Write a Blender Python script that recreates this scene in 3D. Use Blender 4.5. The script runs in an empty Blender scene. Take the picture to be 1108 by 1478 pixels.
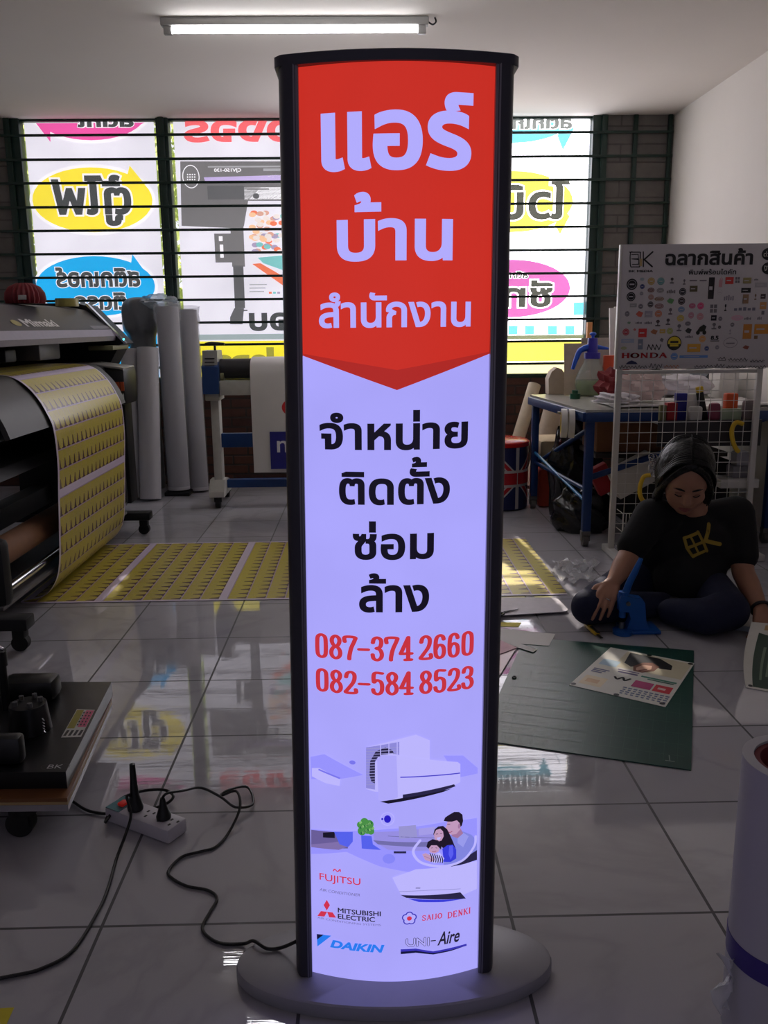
import bpy, bmesh, math, random
import numpy as np
from mathutils import Vector, Matrix, Euler, geometry
random.seed(7)
SC = bpy.context.scene
COL = SC.collection
PI = math.pi
R = math.radians

# ------------------------------------------------------------------ camera
PITCH, YAW, ROLL, EYE, FPX = R(12.14), R(1.12), R(-0.58), 1.14, 1250.0
_cp, _sp, _cy, _sy = math.cos(PITCH), math.sin(PITCH), math.cos(YAW), math.sin(YAW)
FWD = Vector((_sy*_cp, _cy*_cp, -_sp))
_r = Vector((_cy, -_sy, 0)); _u = _r.cross(FWD)
RGT = _r*math.cos(ROLL) + _u*math.sin(ROLL)
UPV = -_r*math.sin(ROLL) + _u*math.cos(ROLL)
CAMP = Vector((0, 0, EYE))
cam_data = bpy.data.cameras.new('camera'); cam = bpy.data.objects.new('camera', cam_data); COL.objects.link(cam)
cam_data.sensor_fit = 'VERTICAL'; cam_data.sensor_height = 36.0; cam_data.lens = 36.0*FPX/1478.0
cam_data.clip_start = 0.05; cam_data.clip_end = 200
m4 = Matrix((RGT, UPV, -FWD)).transposed().to_4x4(); m4.translation = CAMP
cam.matrix_world = m4
SC.camera = cam

# ------------------------------------------------------------------ light and exposure
SC.view_settings.view_transform = 'Standard'; SC.view_settings.look = 'None'
SC.view_settings.gamma = 1; SC.view_settings.use_curve_mapping = False
SC.view_settings.exposure = 0.0
SC.cycles.max_bounces = 8; SC.cycles.diffuse_bounces = 4; SC.cycles.glossy_bounces = 4
SC.cycles.transmission_bounces = 6; SC.cycles.sample_clamp_indirect = 8.0
SC.cycles.caustics_reflective = False; SC.cycles.caustics_refractive = False
wd = bpy.data.worlds.new('world'); SC.world = wd; wd.use_nodes = True
WORLD_STRENGTH = 0.34
bgn = wd.node_tree.nodes['Background']
# sky: bright over the sunny yard behind the windows (+Y), dim and bluish on the street side
_n = wd.node_tree; _tc = _n.nodes.new('ShaderNodeTexCoord'); _sp = _n.nodes.new('ShaderNodeSeparateXYZ'); _mr = _n.nodes.new('ShaderNodeMapRange'); _mx = _n.nodes.new('ShaderNodeMix')
_mx.data_type = 'RGBA'; _mr.inputs[1].default_value = 0.0; _mr.inputs[2].default_value = 0.5
_n.links.new(_tc.outputs['Generated'], _sp.inputs[0]); _n.links.new(_sp.outputs[1], _mr.inputs[0]); _n.links.new(_mr.outputs[0], _mx.inputs[0])
_mx.inputs[6].default_value = (0.78, 0.76, 1.0, 1); _mx.inputs[7].default_value = (3.4, 3.6, 3.9, 1)
_n.links.new(_mx.outputs[2], bgn.inputs[0]); bgn.inputs[1].default_value = WORLD_STRENGTH
SUN_STRENGTH, SUN_ELEV, SUN_AZ = 9.0, 33.0, 4.0
sun_d = bpy.data.lights.new('sun', 'SUN'); sun = bpy.data.objects.new('sun', sun_d); COL.objects.link(sun)
sun_d.energy = SUN_STRENGTH; sun_d.angle = R(0.6); sun_d.color = (1, 0.93, 0.8)
_se, _sa = R(SUN_ELEV), R(SUN_AZ)      # the sun stands behind the window wall and shines towards the camera
sun.rotation_euler = Vector((math.sin(_sa)*math.cos(_se), -math.cos(_sa)*math.cos(_se), -math.sin(_se))).to_track_quat('-Z', 'Y').to_euler()
sun.location = (0, 12, 8)
FILM_LEFT, FILM_RIGHT = 1.2, 5.2      # how strongly daylight shows through the window films
SIGN_GLOW = 1.0
TUBE_GLOW = 18.0

# ------------------------------------------------------------------ measuring helpers (photo pixel -> point on a real plane)
def ray(x, y): return FWD + RGT*((x-554)/FPX) - UPV*((y-739)/FPX)
def fl(x, y, z=0.0):
    d = ray(x, y); return CAMP + d*((z-EYE)/d.z)
def ay(x, y, Y):
    d = ray(x, y); return CAMP + d*(Y/d.y)
def ax(x, y, X):
    d = ray(x, y); return CAMP + d*(X/d.x)
def lin(c):
    c = c/255.0
    return c/12.92 if c <= 0.04045 else ((c+0.055)/1.055)**2.4
def rgb(r, g, b): return (lin(r), lin(g), lin(b), 1)

# ------------------------------------------------------------------ materials
_MT = {}
def mat(name, col=(128, 128, 128), rough=0.5, metal=0.0, var=0.12, scale=30.0, bump=0.0, bscale=60.0, spec=0.5, alpha=None, trans=0.0, ior=1.45, coat=0.0):
    if name in _MT: return _MT[name]
    m = bpy.data.materials.new(name); m.use_nodes = True
    nt = m.node_tree; b = nt.nodes['Principled BSDF']
    tc = nt.nodes.new('ShaderNodeTexCoord')
    nz = nt.nodes.new('ShaderNodeTexNoise'); nz.inputs['Scale'].default_value = scale; nz.inputs['Detail'].default_value = 3
    nt.links.new(tc.outputs['Object'], nz.inputs['Vector'])
    mx = nt.nodes.new('ShaderNodeMix'); mx.data_type = 'RGBA'
    c = rgb(*col)
    mx.inputs[6].default_value = tuple(v*(1-var) for v in c[:3])+(1,); mx.inputs[7].default_value = tuple(min(1, v*(1+var)) for v in c[:3])+(1,)
    nt.links.new(nz.outputs['Fac'], mx.inputs[0]); nt.links.new(mx.outputs[2], b.inputs['Base Color'])
    b.inputs['Roughness'].default_value = rough; b.inputs['Metallic'].default_value = metal
    b.inputs['Specular IOR Level'].default_value = spec
    b.inputs['Transmission Weight'].default_value = trans; b.inputs['IOR'].default_value = ior
    b.inputs['Coat Weight'].default_value = coat
    if alpha is not None: b.inputs['Alpha'].default_value = alpha
    if bump:
        n2 = nt.nodes.new('ShaderNodeTexNoise'); n2.inputs['Scale'].default_value = bscale; n2.inputs['Detail'].default_value = 4
        nt.links.new(tc.outputs['Object'], n2.inputs['Vector'])
        bp = nt.nodes.new('ShaderNodeBump'); bp.inputs['Strength'].default_value = bump; bp.inputs['Distance'].default_value = 0.02
        nt.links.new(n2.outputs['Fac'], bp.inputs['Height']); nt.links.new(bp.outputs['Normal'], b.inputs['Normal'])
    _MT[name] = m
    return m
def glow(name, col, strength=1.0, diffuse=0.0, cloud=0.0, cscale=2.0):
    """a surface that gives off light (lit film, lamp, light box)"""
    if name in _MT: return _MT[name]
    m = bpy.data.materials.new(name); m.use_nodes = True
    nt = m.node_tree; b = nt.nodes['Principled BSDF']
    c = rgb(*col)
    b.inputs['Base Color'].default_value = tuple(v*diffuse for v in c[:3])+(1,)
    b.inputs['Roughness'].default_value = 0.35
    b.inputs['Specular IOR Level'].default_value = 0.25
    b.inputs['Emission Color'].default_value = c; b.inputs['Emission Strength'].default_value = strength
    if cloud:
        tc = nt.nodes.new('ShaderNodeTexCoord'); nz = nt.nodes.new('ShaderNodeTexNoise'); nz.inputs['Scale'].default_value = cscale; nz.inputs['Detail'].default_value = 2
        nt.links.new(tc.outputs['Object'], nz.inputs['Vector'])
        mr = nt.nodes.new('ShaderNodeMapRange'); mr.inputs[1].default_value = 0.3; mr.inputs[2].default_value = 0.7
        mr.inputs[3].default_value = strength*(1-cloud); mr.inputs[4].default_value = strength*(1+cloud)
        nt.links.new(nz.outputs['Fac'], mr.inputs[0]); nt.links.new(mr.outputs[0], b.inputs['Emission Strength'])
    _MT[name] = m
    return m
def glass(name, col=(235, 240, 240), rough=0.02, clear=0.75):
    """thin clear sheet: mostly see-through, a little gloss"""
    if name in _MT: return _MT[name]
    m = bpy.data.materials.new(name); m.use_nodes = True
    nt = m.node_tree; b = nt.nodes['Principled BSDF']; out = nt.nodes['Material Output']
    b.inputs['Base Color'].default_value = rgb(*col); b.inputs['Roughness'].default_value = rough
    t = nt.nodes.new('ShaderNodeBsdfTransparent'); t.inputs[0].default_value = rgb(*col)
    mx = nt.nodes.new('ShaderNodeMixShader'); mx.inputs[0].default_value = clear
    nt.links.new(b.outputs[0], mx.inputs[1]); nt.links.new(t.outputs[0], mx.inputs[2]); nt.links.new(mx.outputs[0], out.inputs[0])
    _MT[name] = m
    return m

# ------------------------------------------------------------------ objects
def tag(o, label=None, cat=None, group=None, kind=None):
    if label: o['label'] = label
    if cat: o['category'] = cat
    if group: o['group'] = group
    if kind: o['kind'] = kind
    return o
def thing(name, label, cat, loc=(0, 0, 0), rotz=0.0, group=None):
    o = bpy.data.objects.new(name, None); COL.objects.link(o)
    o.empty_display_size = 0.05
    o.location = loc; o.rotation_euler = (0, 0, rotz)
    return tag(o, label, cat, group)
def basis(o):
    M = Matrix.Identity(4)
    while o is not None:
        M = Matrix.LocRotScale(o.location, o.rotation_euler, o.scale) @ M
        o = o.parent
    return M
class MB:
    """collects shapes in world coordinates and links them as ONE mesh object"""
    def __init__(s): s.v = []; s.f = []; s.mi = []; s.uv = {}; s.cur = 0
    def mat(s, i): s.cur = i; return s
    def add(s, V, F):
        n = len(s.v); s.v += [tuple(v) for v in V]
        for f in F: s.f.append([i+n for i in f]); s.mi.append(s.cur)
        return s
    def bm(s, b, M=None):
        b.verts.index_update()
        V = [(M @ v.co if M else v.co) for v in b.verts]
        s.add(V, [[v.index for v in f.verts] for f in b.faces]); b.free(); return s
    def box(s, x0, y0, z0, x1, y1, z1, bev=0.0, M=None, seg=2):
        b = bmesh.new(); bmesh.ops.create_cube(b, size=1)
        c = Vector(((x0+x1)/2, (y0+y1)/2, (z0+z1)/2)); d = (abs(x1-x0), abs(y1-y0), abs(z1-z0))
        for v in b.verts: v.co = Vector((v.co.x*d[0], v.co.y*d[1], v.co.z*d[2])) + c
        if bev > 0:
            bmesh.ops.bevel(b, geom=b.edges[:], offset=min(bev, min(d)*0.45), segments=seg, affect='EDGES', profile=0.5)
        return s.bm(b, M)
    def obox(s, c, size, rot=(0, 0, 0), bev=0.0):
        M = Matrix.Translation(Vector(c)) @ Euler(rot).to_matrix().to_4x4()
        return s.box(-size[0]/2, -size[1]/2, -size[2]/2, size[0]/2, size[1]/2, size[2]/2, bev, M)
    def cyl(s, p0, p1, r0, r1=None, n=24, cap=True):
        p0 = Vector(p0); p1 = Vector(p1); r1 = r0 if r1 is None else r1
        d = (p1-p0).normalized(); a = d.orthogonal().normalized(); b = d.cross(a)
        V = []
        for p, r in ((p0, r0), (p1, r1)):
            for i in range(n):
                t = 2*PI*i/n; V.append(p + (a*math.cos(t)+b*math.sin(t))*r)
        Fs = [[i, (i+1) % n, n+(i+1) % n, n+i] for i in range(n)]
        if cap: Fs += [list(range(n))[::-1], list(range(n, 2*n))]
        return s.add(V, Fs)
    def pipe(s, p0, p1, ro, ri, n=32):
        p0 = Vector(p0); p1 = Vector(p1); d = (p1-p0).normalized(); a = d.orthogonal().normalized(); b = d.cross(a)
        V = []
        for p, r in ((p0, ro), (p1, ro), (p1, ri), (p0, ri)):
            for i in range(n):
                t = 2*PI*i/n; V.append(p + (a*math.cos(t)+b*math.sin(t))*r)
        Fs = []
        for k in range(4):
            k2 = (k+1) % 4
            Fs += [[k*n+i, k*n+(i+1) % n, k2*n+(i+1) % n, k2*n+i] for i in range(n)]
        return s.add(V, Fs)
    def tube(s, pts, r, n=8, smooth=6, closed=False, cap=True):
        P = [Vector(p) for p in pts]
        rs = r if isinstance(r, (list, tuple)) else [r]*len(P)
        if smooth and len(P) > 2: P, rs = spline(P, rs, smooth, closed)
        m = len(P); V = []
        up = None
        for i in range(m):
            if closed: t = (P[(i+1) % m]-P[i-1])
            else: t = P[min(i+1, m-1)]-P[max(i-1, 0)]
            if t.length < 1e-9: t = Vector((0, 0, 1))
            t.normalize()
            if up is None: up = t.orthogonal().normalized()
            up = (up - t*up.dot(t))
            if up.length < 1e-6: up = t.orthogonal()
            up.normalize(); bb = t.cross(up)
            for k in range(n):
                a = 2*PI*k/n; V.append(P[i] + (up*math.cos(a)+bb*math.sin(a))*rs[i])
        Fs = []
        for i in range(m if closed else m-1):
            j = (i+1) % m
            Fs += [[i*n+k, i*n+(k+1) % n, j*n+(k+1) % n, j*n+k] for k in range(n)]
        if not closed and cap: Fs += [list(range(n))[::-1], list(range((m-1)*n, m*n))]
        return s.add(V, Fs)
    def lathe(s, prof, c=(0, 0, 0), n=36, M=None, wob=None):
        """profile of (radius, z)"""
        V = []; m = len(prof)
        for i, (r, z) in enumerate(prof):
            for k in range(n):
                a = 2*PI*k/n; q = r*(wob(a, z) if wob else 1)
                V.append(Vector((q*math.cos(a)+c[0], q*math.sin(a)+c[1], z+c[2])))
        if M: V = [M @ v for v in V]
        Fs = [[i*n+k, i*n+(k+1) % n, (i+1)*n+(k+1) % n, (i+1)*n+k] for i in range(m-1) for k in range(n)]
        if prof[0][0] > 1e-6: Fs.append(list(range(n))[::-1])
        if prof[-1][0] > 1e-6: Fs.append(list(range((m-1)*n, m*n)))
        return s.add(V, Fs)
    def ell(s, c, r, rot=(0, 0, 0), n=20, fn=None):
        b = bmesh.new(); bmesh.ops.create_uvsphere(b, u_segments=n, v_segments=max(8, n*2//3), radius=1)
        if fn:
            for v in b.verts: v.co = fn(v.co)
        M = Matrix.Translation(Vector(c)) @ Euler(rot).to_matrix().to_4x4() @ Matrix.Diagonal((r[0], r[1], r[2], 1))
        return s.bm(b, M)
    def prism(s, poly, z0=None, z1=None, axis='z', thick=None):
        """polygon in 2D pulled along an axis from z0 to z1"""
        n = len(poly)
        def P(a, b, c): return {'z': (a, b, c), 'y': (a, c, b), 'x': (c, a, b)}[axis]
        V = [P(p[0], p[1], z0) for p in poly] + [P(p[0], p[1], z1) for p in poly]
        tri = geometry.tessellate_polygon([[Vector((p[0], p[1], 0)) for p in poly]])
        Fs = [[i, (i+1) % n, n+(i+1) % n, n+i] for i in range(n)]
        Fs += [list(t) for t in tri] + [[i+n for i in t][::-1] for t in tri]
        return s.add(V, Fs)
    def sheet(s, G, thick=0.001):
        """grid of points G[i][j] given thickness along its normals"""
        a = len(G); b = len(G[0]); P = [[Vector(p) for p in r] for r in G]
        N = []
        for i in range(a):
            for j in range(b):
                du = P[min(i+1, a-1)][j]-P[max(i-1, 0)][j]; dv = P[i][min(j+1, b-1)]-P[i][max(j-1, 0)]
                k = du.cross(dv); N.append(k.normalized() if k.length > 1e-12 else Vector((0, 0, 1)))
        V = [P[i][j] for i in range(a) for j in range(b)]
        V2 = [V[i]-N[i]*thick for i in range(len(V))]
        Fs = []; q = a*b
        for i in range(a-1):
            for j in range(b-1):
                f = [i*b+j, (i+1)*b+j, (i+1)*b+j+1, i*b+j+1]
                Fs.append(f); Fs.append([x+q for x in f][::-1])
        rim = [j for j in range(b)] + [i*b+b-1 for i in range(1, a)] + [(a-1)*b+j for j in range(b-2, -1, -1)] + [i*b for i in range(a-2, 0, -1)]
        for k in range(len(rim)):
            u, w = rim[k], rim[(k+1) % len(rim)]; Fs.append([u, w, w+q, u+q])
        return s.add(V+V2, Fs)
    def build(s, name, mats, parent=None, smooth=True, angle=38, origin=None):
        me = bpy.data.meshes.new(name)
        V = [Vector(v) for v in s.v]
        o = bpy.data.objects.new(name, me)
        if parent is not None:
            o.parent = parent; Mi = basis(parent).inverted(); V = [Mi @ v for v in V]
        else:
            if origin is None and V:
                xs = [v.x for v in V]; ys = [v.y for v in V]; zs = [v.z for v in V]
                origin = Vector(((min(xs)+max(xs))/2, (min(ys)+max(ys))/2, min(zs)))
            if origin is not None:
                o.location = origin; V = [v-Vector(origin) for v in V]
        me.from_pydata([tuple(v) for v in V], [], s.f)
        if not isinstance(mats, (list, tuple)): mats = [mats]
        for m in mats: me.materials.append(m)
        me.polygons.foreach_set('material_index', s.mi)
        b = bmesh.new(); b.from_mesh(me); bmesh.ops.recalc_face_normals(b, faces=b.faces[:]); b.to_mesh(me); b.free()
        if smooth:
            me.shade_smooth(); me.set_sharp_from_angle(angle=R(angle))
        me.update()
        COL.objects.link(o)
        return o
def spline(P, rs, k=6, closed=False):
    Q = []; S = []; m = len(P)
    rng = range(m) if closed else range(m-1)
    for i in rng:
        if closed: p0, p1, p2, p3 = P[i-1], P[i], P[(i+1) % m], P[(i+2) % m]; r1, r2 = rs[i], rs[(i+1) % m]
        else: p0, p1, p2, p3 = P[max(i-1, 0)], P[i], P[i+1], P[min(i+2, m-1)]; r1, r2 = rs[i], rs[i+1]
        for t in range(k):
            t = t/k; t2 = t*t; t3 = t2*t
            Q.append(0.5*((2*p1)+(-p0+p2)*t+(2*p0-5*p1+4*p2-p3)*t2+(-p0+3*p1-3*p2+p3)*t3)); S.append(r1+(r2-r1)*t)
    if not closed: Q.append(P[-1]); S.append(rs[-1])
    return Q, S
def dup(root, loc=None, rotz=None, label=None, group=None):
    """a copy of a thing with copies of its parts and sub-parts"""
    c = root.copy(); COL.objects.link(c)
    if loc is not None: c.location = loc
    if rotz is not None: c.rotation_euler = (root.rotation_euler[0], root.rotation_euler[1], rotz)
    if label: c['label'] = label
    if group: c['group'] = group
    def kids(a, b):
        for ch in [q for q in COL.objects if q.parent == a]:
            d = ch.copy(); COL.objects.link(d); d.parent = b; kids(ch, d)
    kids(root, c)
    return c

# ------------------------------------------------------------------ flat artwork: lettering, logos, printed pictures
_TX = {}
def _offset(V, E, d):
    nxt = {}
    for a, b in E: nxt.setdefault(a, []).append(b); nxt.setdefault(b, [])
    prev = {}
    for a, b in E: prev[b] = a
    W = V.copy()
    for a, b in E:
        p = prev.get(a)
        if p is None: continue
        e1 = V[a]-V[p]; e2 = V[b]-V[a]
        l1 = np.hypot(*e1); l2 = np.hypot(*e2)
        if l1 < 1e-9 or l2 < 1e-9: continue
        n1 = np.array([e1[1], -e1[0]])/l1; n2 = np.array([e2[1], -e2[0]])/l2
        n = n1+n2; q = n @ n
        if q < 0.3: n = n1
        else: n = n*2/q
        ln = np.hypot(*n)
        if ln > 1.8: n = n*1.8/ln
        W[a] = V[a]+n*d
    return W
def _fill(V, E):
    vs, es, fs, _, _, _ = geometry.delaunay_2d_cdt([Vector(v) for v in V], E, [], 0, 1e-5, False)
    P = np.array([v[:] for v in vs]); T = np.array([f[:] for f in fs])
    c = P[T].mean(1); a = V[[e[0] for e in E]]; b = V[[e[1] for e in E]]
    up = (a[:, 1][None] <= c[:, 1][:, None]) & (b[:, 1][None] > c[:, 1][:, None])
    dn = (a[:, 1][None] > c[:, 1][:, None]) & (b[:, 1][None] <= c[:, 1][:, None])
    cr = (b[:, 0]-a[:, 0])[None]*(c[:, 1][:, None]-a[:, 1][None])-(c[:, 0][:, None]-a[:, 0][None])*(b[:, 1]-a[:, 1])[None]
    w = (up & (cr > 0)).sum(1)-(dn & (cr < 0)).sum(1)
    return P, T[w != 0]
def text_tris(s, bold=0.0, shear=0.0, res=4):
    key = (s, round(bold, 4), shear, res)
    if key in _TX: return _TX[key]
    cu = bpy.data.curves.new('type', 'FONT'); cu.body = s; cu.size = 1; cu.shear = shear
    cu.fill_mode = 'NONE'; cu.resolution_u = res
    ob = bpy.data.objects.new('type', cu); COL.objects.link(ob)
    dg = bpy.context.evaluated_depsgraph_get(); ev = ob.evaluated_get(dg); me = ev.to_mesh()
    V = np.array([v.co[:2] for v in me.vertices]).reshape(-1, 2); E = [tuple(e.vertices) for e in me.edges]
    ev.to_mesh_clear(); bpy.data.objects.remove(ob); bpy.data.curves.remove(cu)
    # edges come as loops; put each loop in running order
    nb = {}
    for a, b in E: nb.setdefault(a, []).append(b); nb.setdefault(b, []).append(a)
    seen = set(); EE = []; loops = []
    for st in sorted(nb):
        if st in seen: continue
        loop = [st]; seen.add(st); cur = st; prv = None
        nxt_pref = st+1 if (st+1) in nb[st] else nb[st][0]
        cur = nxt_pref
        while cur != st and cur not in seen:
            loop.append(cur); seen.add(cur)
            k = [q for q in nb[cur] if q not in seen]
            cur = k[0] if k else st
        if len(loop) > 2: loops.append(loop)
    # orientation of the font: the largest loop is an outer one
    def area(l):
        p = V[l]; q = np.roll(p, -1, 0); return 0.5*np.sum(p[:, 0]*q[:, 1]-q[:, 0]*p[:, 1])
    sgn = 1.0
    if loops:
        A = [area(l) for l in loops]; k = max(range(len(A)), key=lambda i: abs(A[i])); sgn = 1.0 if A[k] > 0 else -1.0
    for l in loops: EE += [(l[i], l[(i+1) % len(l)]) for i in range(len(l))]
    W = _offset(V, EE, bold*sgn) if bold else V
    r = _fill(W, EE); _TX[key] = r
    return r
class Art:
    """flat print: polygons with a colour and a layer, in (u, v) metres"""
    def __init__(s): s.items = []; s.mats = []
    def mi(s, m):
        if m not in s.mats: s.mats.append(m)
        return s.mats.index(m)
    def tri(s, P, T, m, layer): s.items.append((np.asarray(P, float), [list(t) for t in T], s.mi(m), layer)); return s
    def poly(s, pts, m, layer=1):
        pts = [tuple(p) for p in pts]
        if sum(pts[i-1][0]*pts[i][1]-pts[i][0]*pts[i-1][1] for i in range(len(pts))) < 0: pts = pts[::-1]
        t = geometry.tessellate_polygon([[Vector((p[0], p[1], 0)) for p in pts]])
        return s.tri(pts, t, m, layer)
    def rect(s, b, m, layer=1): return s.poly([(b[0], b[1]), (b[2], b[1]), (b[2], b[3]), (b[0], b[3])], m, layer)
    def oval(s, b, m, layer=1, n=40, a0=0, a1=2*PI):
        cx, cy, rx, ry = (b[0]+b[2])/2, (b[1]+b[3])/2, (b[2]-b[0])/2, (b[3]-b[1])/2
        return s.poly([(cx+rx*math.cos(a0+(a1-a0)*i/n), cy+ry*math.sin(a0+(a1-a0)*i/n)) for i in range(n)], m, layer)
    def ring(s, b, t, m, layer=1, n=40):
        cx, cy, rx, ry = (b[0]+b[2])/2, (b[1]+b[3])/2, (b[2]-b[0])/2, (b[3]-b[1])/2
        P = [(cx+(rx)*math.cos(2*PI*i/n), cy+ry*math.sin(2*PI*i/n)) for i in range(n)] + [(cx+(rx-t)*math.cos(2*PI*i/n), cy+(ry-t)*math.sin(2*PI*i/n)) for i in range(n)]
        return s.tri(P, [[i, (i+1) % n, n+(i+1) % n, n+i] for i in range(n)], m, layer)
    def text(s, txt, b, m, layer=2, bold=0.0, shear=0.0, mirror=False, res=4, keep=False):
        P, T = text_tris(txt, bold, shear, res)
        lo, hi = P.min(0), P.max(0); sx = (b[2]-b[0])/(hi[0]-lo[0]); sy = (b[3]-b[1])/(hi[1]-lo[1])
        if keep: sx = sy
        Q = (P-lo)*np.array([sx, sy])
        if mirror: Q[:, 0] = (hi[0]-lo[0])*sx-Q[:, 0]
        Q = Q+np.array([b[0], b[1]])
        return s.tri(Q, T, m, layer)
    def stroke(s, pts, rx, m, layer=2, ry=None, closed=False, smooth=0, n=10):
        """a broad pen pulled along points"""
        ry = rx if ry is None else ry
        P = [Vector((p[0], p[1], 0)) for p in pts]
        if smooth and len(P) > 2: P, _ = spline(P, [1]*len(P), smooth, closed)
        V = []; F = []
        S = [Vector((p.x/rx, p.y/ry)) for p in P]
        m_ = len(S)
        for i in range(m_ if closed else m_-1):
            a, b = S[i], S[(i+1) % m_]; d = b-a
            if d.length < 1e-9: continue
            d.normalize(); nn = Vector((-d.y, d.x)); k = len(V)
            V += [a+nn, a-nn, b-nn, b+nn]; F.append([k, k+1, k+2, k+3])
        for a in S:
            k = len(V); V += [a+Vector((math.cos(2*PI*j/n), math.sin(2*PI*j/n))) for j in range(n)]; F.append(list(range(k, k+n)))
        return s.tri([(v.x*rx, v.y*ry) for v in V], F, m, layer)
    def build(s, name, parent, mapper, eps=0.0004, cuts=None):
        V = []; F = []; MI = []; L = []
        for P, T, mi, layer in s.items:
            n = len(V); V += [(p[0], p[1]) for p in P]; L += [layer]*len(P)
            for t in T: F.append([i+n for i in t]); MI.append(mi)
        me = bpy.data.meshes.new(name)
        me.from_pydata([(v[0], v[1], L[i]*1.0) for i, v in enumerate(V)], [], F)
        for m in s.mats: me.materials.append(m)
        me.polygons.foreach_set('material_index', MI)
        b = bmesh.new(); b.from_mesh(me)
        if cuts:
            for x in cuts:
                bmesh.ops.bisect_plane(b, geom=b.verts[:]+b.edges[:]+b.faces[:], plane_co=(x, 0, 0), plane_no=(1, 0, 0), dist=1e-7)
        Mi = basis(parent).inverted() if parent is not None else Matrix.Identity(4)
        for v in b.verts: v.co = Mi @ mapper(v.co.x, v.co.y, v.co.z*eps)
        b.to_mesh(me); b.free(); me.update()
        o = bpy.data.objects.new(name, me); COL.objects.link(o)
        if parent is not None: o.parent = parent
        return o
def plane_map(o, U, V):
    o = Vector(o); U = Vector(U).normalized(); V = Vector(V).normalized(); N = U.cross(V)
    return lambda u, v, e: o+U*u+V*v+N*e

# ================================================================== THE SETTING
BACK, CEIL, LEFT, RIGHT, FRONT = 6.40, 2.55, -2.78, 2.165, -2.4
TILE, TX0, TY0 = 0.40, -0.529, 3.493
def floor_material():
    m = bpy.data.materials.new('glazed_floor_tile'); m.use_nodes = True
    nt = m.node_tree; b = nt.nodes['Principled BSDF']; N = nt.nodes.new; L = nt.links.new
    tc = N('ShaderNodeTexCoord'); mp = N('ShaderNodeMapping'); mp.inputs['Location'].default_value = (-TX0+8, -TY0+8, 0)
    L(tc.outputs['Object'], mp.inputs['Vector'])
    br = N('ShaderNodeTexBrick'); br.offset = 0; br.offset_frequency = 1; br.squash = 1
    br.inputs['Scale'].default_value = 1; br.inputs['Mortar Size'].default_value = 0.0034; br.inputs['Mortar Smooth'].default_value = 0.1
    br.inputs['Brick Width'].default_value = TILE; br.inputs['Row Height'].default_value = TILE; br.inputs['Bias'].default_value = 0
    br.inputs['Color1'].default_value = (0.42, 0.41, 0.445, 1); br.inputs['Color2'].default_value = (0.45, 0.44, 0.475, 1); br.inputs['Mortar'].default_value = (0.05, 0.05, 0.055, 1)
    L(mp.outputs[0], br.inputs['Vector'])
    n1 = N('ShaderNodeTexNoise'); n1.inputs['Scale'].default_value = 1.7; n1.inputs['Detail'].default_value = 6; n1.inputs['Distortion'].default_value = 1.6
    L(tc.outputs['Object'], n1.inputs['Vector'])
    cr = N('ShaderNodeValToRGB'); e = cr.color_ramp.elements
    e[0].position = 0.44; e[0].color = (1, 1, 1, 1); e[1].position = 0.56; e[1].color = (1, 1, 1, 1)
    k = cr.color_ramp.elements.new(0.50); k.color = (0.90, 0.90, 0.905, 1)
    L(n1.outputs['Fac'], cr.inputs[0])
    mu = N('ShaderNodeMix'); mu.data_type = 'RGBA'; mu.blend_type = 'MULTIPLY'; mu.inputs[0].default_value = 1
    L(br.outputs['Color'], mu.inputs[6]); L(cr.outputs[0], mu.inputs[7]); L(mu.outputs[2], b.inputs['Base Color'])
    mr = N('ShaderNodeMapRange'); mr.inputs[3].default_value = 0.022; mr.inputs[4].default_value = 0.6
    L(br.outputs['Fac'], mr.inputs[0]); L(mr.outputs[0], b.inputs['Roughness'])
    b.inputs['Specular IOR Level'].default_value = 0.75
    m2 = N('ShaderNodeMapping'); m2.inputs['Scale'].default_value = (5, 70, 1); L(tc.outputs['Object'], m2.inputs['Vector'])
    n2 = N('ShaderNodeTexNoise'); n2.inputs['Scale'].default_value = 1.0; n2.inputs['Detail'].default_value = 2; L(m2.outputs[0], n2.inputs['Vector'])
    # fine plank-like lines moulded into the glaze
    b2 = N('ShaderNodeTexBrick'); b2.offset = 0.37; b2.offset_frequency = 2
    for k_, v_ in (('Scale', 1), ('Mortar Size', 0.0016), ('Mortar Smooth', 0.6), ('Brick Width', 0.21), ('Row Height', TILE/6)): b2.inputs[k_].default_value = v_
    b2.inputs['Color1'].default_value = (1, 1, 1, 1); b2.inputs['Color2'].default_value = (1, 1, 1, 1); b2.inputs['Mortar'].default_value = (0, 0, 0, 1)
    L(mp.outputs[0], b2.inputs['Vector'])
    b2m = N('ShaderNodeMath'); b2m.operation = 'MULTIPLY_ADD'; b2m.inputs[1].default_value = -26.0
    L(b2.outputs['Fac'], b2m.inputs[0]); L(n2.outputs['Fac'], b2m.inputs[2])
    ad = N('ShaderNodeMath'); ad.operation = 'MULTIPLY_ADD'; ad.inputs[1].default_value = -1.5; L(br.outputs['Fac'], ad.inputs[0]); L(b2m.outputs[0], ad.inputs[2])
    bp = N('ShaderNodeBump'); bp.inputs['Strength'].default_value = 0.022; bp.inputs['Distance'].default_value = 0.004
    L(ad.outputs[0], bp.inputs['Height']); L(bp.outputs['Normal'], b.inputs['Normal'])
    return m
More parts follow.
